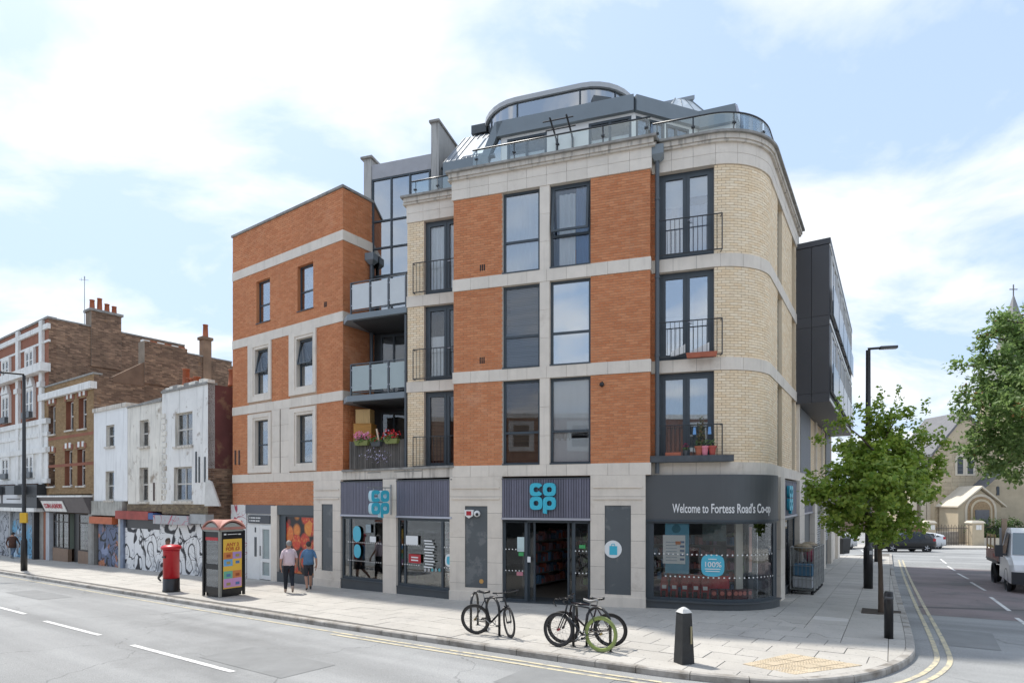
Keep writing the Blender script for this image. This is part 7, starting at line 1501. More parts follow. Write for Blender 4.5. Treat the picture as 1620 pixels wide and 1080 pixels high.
# bollards
g = ground(1082, 1048); o = root('bollard', g, 'broad tapered black bollard with white top near the kerb', 'bollard'); m = MB(); m.frustum((g.x, g.y, g.z), (.25, .25), (.185, .185), .88, .35); part('shaft', m, M('scuffed_black', (.022, .024, .026), .6, var=.4, scale=6, bump=.3, bscale=30, patch=((.16, .15, .12), 5, .66, .72)), o); m = MB(); m.frustum((g.x, g.y, g.z + .88), (.2, .2), (.12, .12), .06, .35); m.frustum((g.x, g.y, g.z + .94), (.11, .11), (.04, .04), .03, .35); part('cap', m, M('chipped_white', (.62, .62, .60), .6, var=.15, scale=9), o)
m = MB(); m.box((g.x + .1, g.y - .08, g.z + .5), (.03, .03, .3), .35); part('scrape', m, M('scrape_ochre', (.34, .30, .18), .7), o)
for px, py, h, lab in ((1406, 1009, .98, 'slim black bollard at the kerb in front of the young tree'),):
    g = ground(px, py); o = root('bollard', g, lab, 'bollard'); m = MB(); m.lathe([(.085, 0), (.085, h - .03), (.07, h)], g, 16); part('shaft', m, black_gloss, o, True); m = MB(); m.lathe([(.088, h - .16), (.088, h - .1)], g, 16); part('band', m, M('band_grey', (.08, .08, .085), .5), o, True)
# bicycle stands
def stand(near, far_, label, h=.80):
    a, b = near, far_; o = root('bike_stand', a, label, 'bike stand', 'bike stands along the kerb'); m = MB(); pts = [a + Vector((0, 0, -.05)), a + Vector((0, 0, h - .28))]; n = 8
    for k in range(n + 1): t = math.pi * k / n; q = a.lerp(b, .5 - .5 * math.cos(t)); q.z = a.lerp(b, .5 - .5 * math.cos(t)).z + h - .28 + .28 * math.sin(t); pts.append(q)
    pts += [b + Vector((0, 0, -.05))]; m.tube(pts, .028, 10); part('hoop', m, black_gloss, o, True)
    for q in (a, b): m = MB(); m.lathe([(.06, 0), (.06, .008)], (q.x, q.y, gz(q.y) + .003), 12); part('foot_ring', m, steel, o)
def off(g, dx, dy): return G(g.x + dx, g.y + dy, 0)
g = ground(790, 1006); stand(g, off(g, -.30, .52), 'bike stand through the frame of the left bicycle'); g = ground(745, 996); stand(g, off(g, .12, .62), 'bike stand behind the rear wheel of the left bicycle')
g = ground(907, 1022.5); stand(g, off(g, .14, .66), 'bike stand between the front wheels and the green wheel'); g = ground(965.5, 1031); stand(g, off(g, -.38, .50), 'bike stand rising beside the green wheel')
# bicycles
def bicycle(rear, front, label, rimcol, frame_col, hubcol, steer=0.0, lean=4.0, rear_rim=None, drop=False, seatc=None, skip=False):
    o = link('bicycle', None, None); tag(o, label, 'bicycle', 'bicycles at the stands'); OFF[o.name] = (0, 0, 0)
    d = (front - rear).to_2d(); wb = d.length; fm_ = M('bike_frame_%d' % len(MATS), frame_col, .3, metal=.1); tyre = M('bike_tyre', (.015, .015, .016), .7); rw = .335
    def wheel(x, rim, piv=None):
        m = MB(); m.torus((x, 0, rw), rw - .035, .016, n=32, m=6, sx=.7); 
        if rimcol: m.torus((x, 0, rw), rw - .055, .022, n=32, m=6, sx=.5)
        w_ = part('wheel', m, rim, o, True); m = MB(); m.torus((x, 0, rw), rw - .017, .018, n=32, m=6); part('tyre', m, tyre if rim.name != 'green_rim' else M('green_tyre', (.22, .27, .10), .6), w_, True); m = MB()
        for k in range(20): a = 2 * math.pi * k / 20; s_ = 1 if k % 2 else -1; m.tube([(x + .02 * math.cos(a + s_), .03 * s_, rw + .02 * math.sin(a + s_)), (x + (rw - .05) * math.cos(a), 0, rw + (rw - .05) * math.sin(a))], .0016, 3, False)
        q = part('spokes', m, steel, w_); q['kind'] = 'stuff'; m = MB(); m.tube([(x, -.05, rw), (x, .05, rw)], .022, 10); part('hub', m, hubcol if x > .5 else M('hub_gold', (.42, .30, .08), .35, metal=.5), w_); return w_
    rimb = M('bike_rim_black', (.03, .03, .033), .4); wr = wheel(0, rear_rim or rimb); wf = wheel(wb, rimb); s = wb
    bb = (.42 * s, 0, .28); st_ = (.27 * s, 0, .80); ht, hb = (.80 * s, 0, .84), (.845 * s, 0, .66)
    m = MB()
    for a, b, r in ((bb, st_, .016), (bb, hb, .021), (st_, ht, .016), (ht, hb, .02)): m.tube([a, b], r, 8)
    for y in (-.05, .05): m.tube([(0, y, rw), (bb[0], y * .7, bb[2])], .010, 6); m.tube([(0, y, rw), (st_[0], y * .25, st_[2] - .04)], .008, 6)
    part('frame', m, fm_, o, True); fp = []
    m = MB(); 
    for y in (-.05, .05): m.tube([(hb[0] + .01, y, hb[2] - .02), (wb, y, rw)], .012, 6)
    m.tube([(hb[0], -.05, hb[2] - .01), (hb[0], .05, hb[2] - .01)], .018, 6); fp.append(part('fork', m, fm_, o, True))
    m = MB(); hz_ = .94; m.tube([ht, (ht[0] - .02, 0, hz_), (ht[0] + .06, 0, hz_ + .01)], .014, 8); m.tube([(ht[0] + .02, -.29, hz_ + .02), (ht[0] + .06, -.12, hz_ + .01), (ht[0] + .06, .12, hz_ + .01), (ht[0] + .02, .29, hz_ + .02)], .013, 8)
    if drop:
        for y in (-.21, .21): m.tube([(ht[0] + .05, y, hz_), (ht[0] + .16, y, hz_), (ht[0] + .20, y, hz_ - .07), (ht[0] + .13, y, hz_ - .14)], .012, 6)
    fp.append(part('handlebar', m, black_gloss, o, True)); m = MB()
    for y in (-.24, .24): m.tube([(ht[0] + .03, y, hz_ + .015), (ht[0] + .13, y * .9, hz_ - .02)], .006, 5); m.tube([(ht[0] + .02, y * 1.2, hz_ + .02), (ht[0] + .04, y * .85, hz_ + .015)], .017, 8)
    fp.append(part('brake_levers', m, black_gloss, o))
    m = MB(); m.tube([st_, (st_[0] - .03, 0, .93)], .013, 8); part('seat_post', m, steel, o); m = MB(); n = 9; V = []
    for k in range(n):
        x = -.15 + .28 * k / (n - 1); hw_ = .075 * (1 - ((x + .15) / .28) ** .8) + .018; zc_ = .945 + .012 * math.cos(k / (n - 1) * 6.28)
        V += [(st_[0] + x, -hw_, zc_), (st_[0] + x, 0, zc_ + .02), (st_[0] + x, hw_, zc_), (st_[0] + x, 0, zc_ - .035)]
    fs = [(3, 2, 1, 0), tuple(4 * (n - 1) + q for q in range(4))]
    for k in range(n - 1):
        for q in range(4): fs.append((4 * k + q, 4 * k + (q + 1) % 4, 4 * k + 4 + (q + 1) % 4, 4 * k + 4 + q))
    m.add(V, fs); part('saddle', m, seatc or black_gloss, o, True)
    m = MB(); m.torus((bb[0], .05, bb[2]), .085, .007, n=24, m=4); m.tube([(bb[0], -.07, bb[2]), (bb[0], .08, bb[2])], .018, 8); m.tube([(bb[0], .07, bb[2]), (bb[0] + .12, .075, bb[2] - .11)], .010, 6); m.tube([(bb[0], -.07, bb[2]), (bb[0] - .12, -.075, bb[2] + .11)], .010, 6); part('crankset', m, steel, o)
    m = MB(); 
    for sg_ in (1, -1): m.box((bb[0] + .12 * sg_, .12 * sg_, bb[2] - .11 * sg_), (.09, .08, .02))
    part('pedals', m, black_gloss, o); m = MB(); m.tube([(0, .05, rw + .04), (bb[0], .05, bb[2] + .085)], .004, 4); m.tube([(0, .05, rw - .04), (bb[0], .05, bb[2] - .085)], .004, 4); part('chain', m, M('chain_dark', (.05, .045, .04), .5, metal=.5), o)
    if steer:
        Rm = Matrix.Translation((hb[0], 0, 0)) @ Matrix.Rotation(R(steer), 4, 'Z') @ Matrix.Translation((-hb[0], 0, 0))
        for q in fp + [wf]: q.data.transform(Rm)
        for q in wf.children: q.data.transform(Rm)
    o.location = (rear.x, rear.y, rear.z); ang_ = math.atan2(d.y, d.x); o.rotation_euler = Matrix(Matrix.Rotation(ang_, 3, 'Z') @ Matrix.Rotation(math.asin((front.z - rear.z) / wb) * -1, 3, 'Y') @ Matrix.Rotation(R(lean), 3, 'X')).to_euler(); return o
hubred = M('hub_red', (.40, .02, .03), .4); blk = M('hub_black', (.03, .03, .03), .4)
bicycle(ground(753, 1002.5), ground(812, 1006), 'black bicycle with white decal and turned front wheel at the left stands', True, (.018, .02, .024), blk, steer=-52, lean=5)
green_rim = M('green_rim', (.30, .38, .11), .5)
bicycle(ground(950, 1031), ground(883, 1022.5), 'black bicycle with green rear wheel and red front hub', True, (.02, .022, .026), hubred, steer=0, lean=5, rear_rim=green_rim, seatc=M('saddle_pale', (.28, .28, .28), .5), drop=True)
bicycle(ground(966, 1022.5), ground(892, 1017.5), 'black bicycle with drop bars behind the green wheeled one', True, (.028, .016, .02), blk, steer=0, lean=-4)
# roll cages by the side wall
cage_m = M('cage_steel', (.36, .37, .36), .45, metal=.6, var=.3, scale=5); tub = M('grey_tote', (.50, .53, .56), .6, var=.2); tubs = [tub, M('blue_tote', (.08, .2, .32), .6, var=.2), M('dark_tote', (.08, .085, .09), .7)]
def cage(u0, label, k):
    L_, D_, Hh = .62, .72, 1.55; c = PD.P(u0 + L_ / 2, .12 + D_ / 2, 0); z0 = gz(c.y); o = root('roll_cage', (c.x, c.y, z0), label, 'roll cage', 'roll cages by the shop side wall')
    def Q(a, b, z): return PD.P(u0 + a, .12 + b, z0 + z)
    m = MB()
    for a in (0, L_): 
        for b in (0, D_): m.tube([Q(a, b, .16), Q(a, b, Hh)], .022, 6)
    for b in (0, D_): m.tube([Q(0, b, Hh), Q(L_, b, Hh)], .014, 6)
    for a in (0, L_): m.tube([Q(a, 0, Hh), Q(a, D_, Hh)], .014, 6)
    part('frame', m, cage_m, o); m = MB()
    for b in (0, D_):
        for q in range(1, 6): m.tube([Q(L_ * q / 6, b, .2), Q(L_ * q / 6, b, Hh)], .009, 4, False)
        for q in range(1, 9): z = .2 + q * .15; m.tube([Q(0, b, z), Q(L_, b, z)], .007, 4, False)
    for a in (0, L_):
        for q in range(1, 6): m.tube([Q(a, D_ * q / 6, .2), Q(a, D_ * q / 6, Hh)], .009, 4, False)
        for q in (.5, .95): m.tube([Q(a, 0, q), Q(a, D_, q)], .008, 4, False)
    q = part('mesh_sides', m, cage_m, o); q['kind'] = 'stuff'
    m = MB(); slab(m, PD, u0, u0 + L_, z0 + .14, z0 + .2, .12, .12 + D_); part('base', m, M('cage_base', (.12, .13, .125), .6), o)
    for a in (.06, L_ - .06):
        for b in (.06, D_ - .06): m = MB(); p = Q(a, b, .06); m.tube([p - Vector((.02, 0, 0)), p + Vector((.02, 0, 0))], .06, 10); m.tube([p, p + Vector((0, 0, .1))], .015, 5); part('castor', m, black_gloss, o)
    for j in range(2): m = MB(); m0 = .07 + .02 * j; slab(m, PD, u0 + .07, u0 + L_ - .07, z0 + .22 + j * .40, z0 + .58 + j * .40, .12 + m0, .12 + D_ - .07); part('tote', m, tubs[(k + j) % 3 if j else 0], o)
    if k % 2 == 0: m = MB(); p = Q(L_ / 2, D_ / 2, Hh - .02); m.ball(p, .3, 9, 6, (1, 1, .5)); part('bundle', m, M('cardboard_bundle', (.36, .29, .2), .9, var=.4, scale=8), o)
    else: m = MB(); p = Q(L_ / 2, D_ / 2 + .1, 1.25); m.ball(p, .26, 8, 6, (.8, .8, 1)); part('bag', m, M('pink_bag', (.45, .08, .14), .6, var=.3, scale=6), o)
uc0 = U(PD, 1270, .5)
for k, lab in enumerate(('nearest roll cage with grey totes and cardboard on top', 'second roll cage along the shop side wall', 'third roll cage along the shop side wall', 'farthest roll cage along the shop side wall')): cage(uc0 + k * .86, lab, k)
g = ground(1331, 876.5); o = root('wheelie_bin', g, 'dark wheeled bin on the pavement beyond the roll cages', 'bin'); m = MB(); m.frustum((g.x, g.y, g.z + .08), (.75, .7), (.9, .85), 1.05, .5); part('body', m, M('bin_black', (.02, .022, .024), .5), o); m = MB(); m.frustum((g.x, g.y, g.z + 1.13), (.95, .9), (.85, .7), .1, .5); part('lid', m, M('bin_lid', (.03, .032, .035), .5), o); m = MB(); m.tube([(g.x - .3, g.y + .2, g.z + .1), (g.x + .3, g.y + .2, g.z + .1)], .1, 10); part('wheels', m, black_gloss, o)

# ------------------------------------------------------------------ people
skin_m = M('skin', (.42, .23, .16), .55)
def person(loc, face, label, top, legs, shoes, hairc, h=1.75, shorts=False, sleeve='short', phase=1, coat=False, arm_in=0.0, skinm=None, hat=None, build=1.0):
    k = h / 1.75; sk = skinm or skin_m; v, r, e = [], [], []
    def j(p, rr, par=None):
        v.append((p[0] * k, p[1] * k, p[2] * k)); r.append(rr * k); 
        if par is not None: e.append((par, len(v) - 1))
        return len(v) - 1
    b = build; pel = j((0, 0, .95), (.125 * b)); sp1 = j((.0, 0, 1.1), .122 * b, pel); chest = j((.005, 0, 1.28), .135 * b, sp1); up = j((-.01, 0, 1.40), .115 * b, chest); nk = j((0, 0, 1.50), .055, up); hd0 = j((.02, 0, 1.58), .078, nk); hd1 = j((.02, 0, 1.67), .085, hd0); j((.015, 0, 1.725), .055, hd1)
    j((.115, 0, 1.605), .016, hd0); j((.01, .092, 1.62), .018, hd0); j((.01, -.092, 1.62), .018, hd0)
    for s, ph in ((1, phase), (-1, -phase)):
        sh = j((-.005, s * .155 * b, 1.40), .062 * b, up); sw = -ph * .16; el = j((-.02 + sw * .55, s * (.235 - arm_in * (s < 0)) * b, 1.13), .043, sh); wr = j((.06 + sw, s * (.245 - arm_in * (s < 0)) * b, .90), .030, el); pm = j((.085 + sw * 1.05, s * (.245 - arm_in * (s < 0)), .83), .030, wr)
        for f in range(4): ln = (.085, .095, .09, .07)[f]; f1 = j((.115 - f * .018 + sw * 1.08, s * .250, .785), .0105, pm); f2 = j((.118 - f * .018 + sw * 1.08, s * .240, .785 - ln * .5), .0095, f1); j((.112 - f * .018 + sw * 1.05, s * .222, .785 - ln), .008, f2)
        t1 = j((.125 + sw * 1.05, s * .225, .83), .012, pm); j((.14 + sw * 1.05, s * .215, .785), .0095, t1)
        hp = j((0, s * .085, .90), .112 * b, pel); kx = .13 if ph > 0 else -.02; ax = .16 if ph > 0 else -.30; az = .09 if ph > 0 else .20; kn = j((kx, s * .09, .50), .064 if shorts else .078, hp); cf = j(((kx + ax) / 2 - .015, s * .09, (.50 + az) / 2 + .02), .056 if shorts else .068, kn); an = j((ax, s * .09, az), .042 if shorts else .055, cf); hl = j((ax - .03, s * .09, az - .05), .040, an); j((ax + (.16 if ph > 0 else .10), s * .10, az - .055 - (0 if ph > 0 else .10)), .034, hl)
    me = bpy.data.meshes.new('body'); me.from_pydata(v, e, []); ob = bpy.data.objects.new('body', me); COL.objects.link(ob); md = ob.modifiers.new('s', 'SKIN'); md.use_smooth_shade = True
    for sv, rr in zip(me.skin_vertices[0].data, r): sv.radius = (rr, rr)
    me.skin_vertices[0].data[0].use_root = True; sd = ob.modifiers.new('d', 'SUBSURF'); sd.levels = 2; sd.render_levels = 2
    bm_ = bpy.data.meshes.new_from_object(ob.evaluated_get(bpy.context.evaluated_depsgraph_get())); bpy.data.objects.remove(ob)
    for q in (sk, top, legs, shoes): bm_.materials.append(q)
    sl = {'short': 1.16, 'long': .90}[sleeve]
    for p in bm_.polygons:
        c = p.center; x, y, z = c.x / k, c.y / k, c.z / k; arm = abs(y) > .185 * b - .02 * (z < 1.2) and z > .66; p.use_smooth = True
        if z > 1.475: q = 0
        elif arm: q = 1 if z > sl else 0
        elif z > (.93 if not coat else .78): q = 1
        elif z > (.52 if shorts else .13): q = 2
        elif shorts and z > .13: q = 0
        else: q = 3
        if q == 2 and z < .26 and x < -.22: q = 3
        p.material_index = q
    o = link('person', None, None, None, loc, face); tag(o, label, 'person'); OFF[o.name] = (0, 0, 0); bo = link('body', bm_, None, o); OFF[bo.name] = (0, 0, 0)
    m = MB(); n = 14; 
    for jn in range(7):
        t = math.pi * .62 * jn / 6
        for i in range(n): a = 2 * math.pi * i / n; rr = .098 * k * math.sin(t); low = .02 * math.cos(a) * (jn / 6); m.v.append((.012 * k + rr * math.cos(a) - (.012 if math.cos(a) > .3 and jn > 3 else 0), rr * .9 * math.sin(a), 1.655 * k + .105 * k * math.cos(t) + low * k * 2.2))
    for jn in range(6):
        for i in range(n): i2 = (i + 1) % n; m.f.append((jn * n + i, (jn + 1) * n + i, (jn + 1) * n + i2, jn * n + i2))
    hr = link('hair', m.mesh((0, 0, 0), True), hairc, o)
    m = MB(); ztop = (1.03 if not coat else .95); m.lathe([(.165 * b * k, (.93 if not coat else .72) * k), (.15 * b * k, 1.06 * k), (.15 * b * k, 1.2 * k), (.17 * b * k, 1.33 * k), (.12 * b * k, 1.44 * k)], (0, 0, 0), 18); m.v = [(x * .80, y * 1.12, z) for x, y, z in m.v]; ht = link('shirt' if not coat else 'coat', m.mesh((0, 0, 0), True), top, o)
    return o
dk = M('navy_trousers', (.012, .016, .026), .85, var=.2, scale=6); pink_sh = M('pale_pink_shirt', (.66, .53, .57), .85, var=.06, scale=8, bump=.3, bscale=14); blue_sh = M('blue_shirt', (.10, .21, .36), .85, var=.12, scale=9, bump=.3, bscale=14); shorts_m = M('charcoal_shorts', (.035, .036, .045), .85, var=.15); shoe_b = M('tan_white_shoe', (.34, .25, .2), .6); shoe_w = M('black_shoe', (.05, .05, .05), .6)
grey_h = M('grey_hair', (.28, .27, .26), .8); dark_h = M('dark_hair', (.045, .035, .03), .7)
fa = math.atan2(.90, -.44)
person(ground(457, 937), fa, 'man in pale pink shirt and dark trousers walking beside a man in blue', pink_sh, dk, shoe_b, grey_h, 1.76, build=1.12, phase=1)
person(ground(488, 933), fa, 'man in blue shirt and charcoal shorts walking past the apple poster', blue_sh, shorts_m, shoe_w, dark_h, 1.70, shorts=True, sleeve='short', phase=-1, build=1.08)
person(ground(265, 920), math.atan2(-.575, .818) + .5, 'person in dark green top half hidden behind the pillar box', M('dark_green_top', (.07, .09, .075), .85), M('black_trousers', (.012, .012, .014), .85), shoe_w, dark_h, 1.74, skinm=M('skin_brown', (.19, .10, .07), .55))
person(ground(20, 883), fa - .3, 'person in brown coat and blue jeans walking at the far left', M('brown_coat', (.085, .04, .028), .9, var=.2, scale=8), M('blue_jeans', (.12, .17, .24), .85, var=.1), M('grey_shoe', (.3, .3, .3), .6), dark_h, 1.66, sleeve='long', coat=True, build=1.25)

# ------------------------------------------------------------------ vehicles
car_glass = M('tinted_car_glass', (.02, .024, .028), .08); tyre_m = M('car_tyre', (.018, .018, .018), .8); alloy = M('alloy_wheel', (.45, .45, .46), .35, metal=.5); chrome = M('bright_trim', (.55, .55, .56), .25, metal=.8)
def wheel_at(parent, x, y, r, w=.2, spokes=5, side=-1):
    m = MB(); m.torus((x, y, r), r - .09, .09, n=28, m=8, sx=w / .18 * .9); wl = part('wheel', m, tyre_m, parent, True); m = MB(); m.tube([(x, y - .06, r), (x, y + .06, r)], r * .62, 20); part('rim', m, M('rim_dark', (.06, .06, .065), .5), wl); m = MB()
    for s_ in (-1, 1):
        for k in range(spokes): a = 2 * math.pi * k / spokes; m.tube([(x, y + s_ * .085, r), (x + r * .62 * math.cos(a), y + s_ * .075, r + r * .62 * math.sin(a))], r * .11, 6)
    part('spokes', m, alloy, wl)
def loft(st, close=True):
    """st: (x, half width at sill, z bottom, z belt, half width at belt, z top, half width at top)"""
    m = MB(); V = []; n = 8
    for x, ws, zb, zl, wl, zt, wt in st: V += [(x, -ws, zb), (x, -wl * 1.0, (zb + zl) / 2), (x, -wl * .985, zl), (x, -wt, zt), (x, wt, zt), (x, wl * .985, zl), (x, wl, (zb + zl) / 2), (x, ws, zb)]
    fs = [tuple(range(n - 1, -1, -1)), tuple(n * (len(st) - 1) + k for k in range(n))]
    for i in range(len(st) - 1):
        for k in range(n): fs.append((n * i + k, n * i + (k + 1) % n, n * i + n + (k + 1) % n, n * i + n + k))
    m.add(V, fs); return m
def car(loc, rz, label, paint, suv=True, group=None):
    o = link('car', None, None, None, loc, rz); tag(o, label, 'car', group); OFF[o.name] = (0, 0, 0); H = 1.62 if suv else 1.45
    st = [(-2.2, .70, .38, .62, .74, .66, .62), (-2.12, .80, .30, .74, .84, .80, .72), (-1.7, .86, .26, .92, .90, .97, .76), (-1.05, .88, .24, 1.0, .91, 1.05, .76), (-.25, .88, .24, 1.02, .91, H - .10, .66), (.35, .88, .24, 1.02, .91, H, .66), (1.2, .88, .24, 1.04, .91, H - .03, .66), (1.75, .88, .26, 1.06, .90, H - .14, .64), (2.05, .84, .32, 1.05, .86, 1.22, .70), (2.18, .78, .36, .80, .80, .98, .68)]
    part('body', loft(st), paint, o, True); bo = o.children[0]
    for s_ in (-1, 1):
        for a, b in ((4, 5), (5, 6), (6, 7)):
            p, q = st[a], st[b]; m = MB(); e = .012; f = lambda S_, t, x0: (x0, s_ * (S_[4] * .985 * (1 - t) + S_[6] * t + e), S_[3] * (1 - t) + S_[5] * t); x0, x1 = p[0] + .05, q[0] - .03; sl = .45 if a == 4 else 0
            V = [f(p, .08, x0 - sl), f(q, .08, x1), f(q, .86, x1 - (.3 if a == 6 else 0)), f(p, .86, x0 + (.05 if a == 4 else 0))]; m.add(V, [(0, 1, 2, 3) if s_ < 0 else (3, 2, 1, 0)]); part('side_window', m, car_glass, bo)
        m = MB(); m.box((-.55, s_ * .98, 1.03), (.16, .16, .13)); part('wing_mirror', m, paint, o); m = MB(); m.box((1.98, s_ * .80, .98), (.22, .16, .2)); part('tail_light', m, M('tail_red', (.42, .02, .03), .25), o); m = MB(); m.box((-2.02, s_ * .68, .74), (.26, .24, .12)); part('headlight', m, M('headlight_glass', (.6, .62, .64), .15), o)
        for x in (-.02, .88): m = MB(); m.box((x, s_ * .915, .92), (.16, .03, .03)); part('door_handle', m, chrome if not suv else paint, bo)
        m = MB(); m.box((0, s_ * .90, .34), (2.2, .05, .1)); part('sill_trim', m, black_gloss, o)
        for x in (-1.32, 1.38):
            m = MB(); m.torus((x, s_ * .86, .34), .37, .05, n=24, m=5, sx=.8); part('wheel_arch', m, black_gloss, o, True); wheel_at(o, x, s_ * .80, .34)
    m = MB(); m.box((-2.14, 0, .42), (.14, 1.5, .26)); part('front_bumper', m, black_gloss, o); m = MB(); m.box((2.14, 0, .46), (.14, 1.5, .3)); part('rear_bumper', m, black_gloss, o); p, q = st[3], st[4]; m = MB(); m.add([(-.98, -.70, 1.075), (-.98, .70, 1.075), (-.30, .60, H - .12), (-.30, -.60, H - .12)], [(3, 2, 1, 0)]); part('windscreen', m, car_glass, bo); m = MB(); m.add([(1.82, -.58, H - .18), (1.82, .58, H - .18), (2.07, .64, 1.24), (2.07, -.64, 1.24)], [(0, 1, 2, 3)]); part('rear_window', m, car_glass, bo); return o
black_car = M('black_car_paint', (.012, .013, .016), .18); white_car = M('white_car_paint', (.66, .68, .70), .25)
gc = ground(1427, 871.8, RD); car((gc.x, gc.y, gc.z), 0.0, 'black five door car seen side on before the church gate', black_car); OFFS = None
g2 = ground(1447, 867.5, RD); car((g2.x, g2.y, g2.z), 0.03, 'white car mostly hidden behind the black car', white_car, False)
g2 = ground(1362, 871, RD); car((g2.x - 1.2, g2.y + 3.0, gz(g2.y + 3) + RD), 0.0, 'white car partly hidden behind the maple and lamp post', white_car, False)
# tipper truck
fw, rwh = ground(1600, 934, RD), ground(1577, 920, RD); dT = (fw - rwh).to_2d().normalized(); o = link('tipper_truck', None, None); tag(o, 'white tipper truck with wooden sided load bed driving towards the camera', 'truck'); OFF[o.name] = (0, 0, 0)
W2 = .98; tw_ = M('truck_white', (.86, .87, .88), .3); plast = M('truck_plastic', (.03, .034, .04), .5)
st = [(1.05, .86, .32, .55, .90, .78, .84), (1.0, .92, .30, .62, .95, .98, .86), (.78, .96, .32, .95, .97, 1.12, .86), (.25, .97, .36, 1.12, .97, 1.28, .84), (-.35, .97, .40, 1.2, .97, 2.10, .74), (-.62, .97, .40, 1.2, .97, 2.26, .74), (-1.25, .97, .40, 1.2, .97, 2.26, .76), (-1.45, .97, .42, 1.2, .96, 2.12, .78)]; st = sorted(st)
part('cab', loft(st), tw_, o, False); cb = o.children[0]
m = MB(); m.add([(.265, -.80, 1.31), (.265, .80, 1.31), (-.30, .715, 2.085), (-.30, -.715, 2.085)], [(0, 1, 2, 3)]); part('windscreen', m, M('windscreen_glass', (.20, .25, .28), .06), cb)
for s_ in (-1, 1):
    m = MB(); V = [(.05, s_ * .975, 1.24), (-1.05, s_ * .975, 1.24), (-1.05, s_ * .80, 2.08), (-.38, s_ * .80, 2.06)]; m.add(V, [(0, 1, 2, 3) if s_ > 0 else (3, 2, 1, 0)]); part('side_window', m, car_glass, cb); m = MB(); m.box((.12, s_ * 1.17, 1.42), (.14, .22, .42)); m.box((.12, s_ * 1.03, 1.3), (.08, .2, .06)); part('wing_mirror', m, plast, o)
    m = MB(); m.box8([(.84, s_ * .80 - .14, .80), (1.02, s_ * .72 - .14, .80), (1.02, s_ * .72 + .14, .80), (.84, s_ * .80 + .14, .80), (.58, s_ * .82 - .13, 1.02), (.86, s_ * .76 - .12, .98), (.86, s_ * .76 + .12, .98), (.58, s_ * .82 + .13, 1.02)]); part('headlight', m, M('headlight_glass', (.6, .62, .64), .15), o)
    for x, r_ in ((.15, .36), (-3.35, .36)): wheel_at(o, x, s_ * (.82 if x > 0 else .80), r_, .24); m = MB(); m.torus((x, s_ * .92, r_), .42, .06, n=20, m=5); part('wheel_arch', m, plast, o, True)
m = MB(); m.box((1.06, 0, .52), (.14, 1.86, .42)); m.box((1.09, 0, .86), (.06, 1.0, .22)); part('bumper_grille', m, plast, o); m = MB(); m.box((1.17, 0, .5), (.01, .52, .11)); part('number_plate', m, M('plate_white', (.6, .6, .58), .5), o)
m = MB(); m.box((-3.1, 0, .62), (3.4, .8, .2)); part('chassis', m, plast, o); m = MB(); m.box((-3.2, 0, .88), (3.3, 2.02, .1)); part('bed_floor', m, plast, o)
for s_ in (-1, 1): m = MB(); m.box((-3.2, s_ * 1.0, 1.12), (3.3, .04, .4)); ds = part('drop_side', m, M('weathered_red_side', (.42, .24, .2), .6, var=.35, scale=2), o); m = MB(); m.box((-3.2, s_ * 1.025, .93), (3.3, .02, .05)); part('trim', m, plast, ds); m = MB(); m.box((-2.2, s_ * 1.03, 1.14), (.9, .01, .14)); part('faded_lettering', m, M('faded_red_print', (.40, .08, .07), .6), ds)
m = MB(); m.box((-4.85, 0, 1.12), (.04, 2.0, .4)); part('tailgate', m, MATS['weathered_red_side'], o)
yw_ = M('yellow_beacon_frame', (.58, .38, .05), .5)
for s_ in (-1, 1):
    for z in (1.45, 1.9): m = MB(); m.box((-3.6, s_ * .98, z), (2.5, .03, .1)); part('side_rail', m, yw_ if z < 1.6 else M('yellow_panel', (.55, .40, .12), .6, var=.2), o)
    for x in (-4.75, -3.7, -2.5): m = MB(); m.box((x, s_ * .99, 1.55), (.06, .05, .85)); part('stake', m, M('timber_post', (.34, .25, .18), .8), o)
m = MB(); m.box((-1.62, -.80, 1.65), (.16, .16, 1.9)); part('timber_post', m, M('timber_post', (.34, .25, .18), .8), o); m = MB(); m.box((-1.58, 0, 1.6), (.06, 1.9, 1.3)); part('headboard', m, M('headboard_grey', (.3, .31, .32), .6), o)
aT = math.atan2(dT.y, dT.x); perp = Vector((-dT.y, dT.x)); ctr = fw.to_2d() + perp * .82 - dT * .15; o.location = (ctr.x, ctr.y, gz(ctr.y) + RD); o.rotation_euler = Matrix(Matrix.Rotation(aT, 3, 'Z') @ Matrix.Rotation(-.028, 3, 'Y')).to_euler()

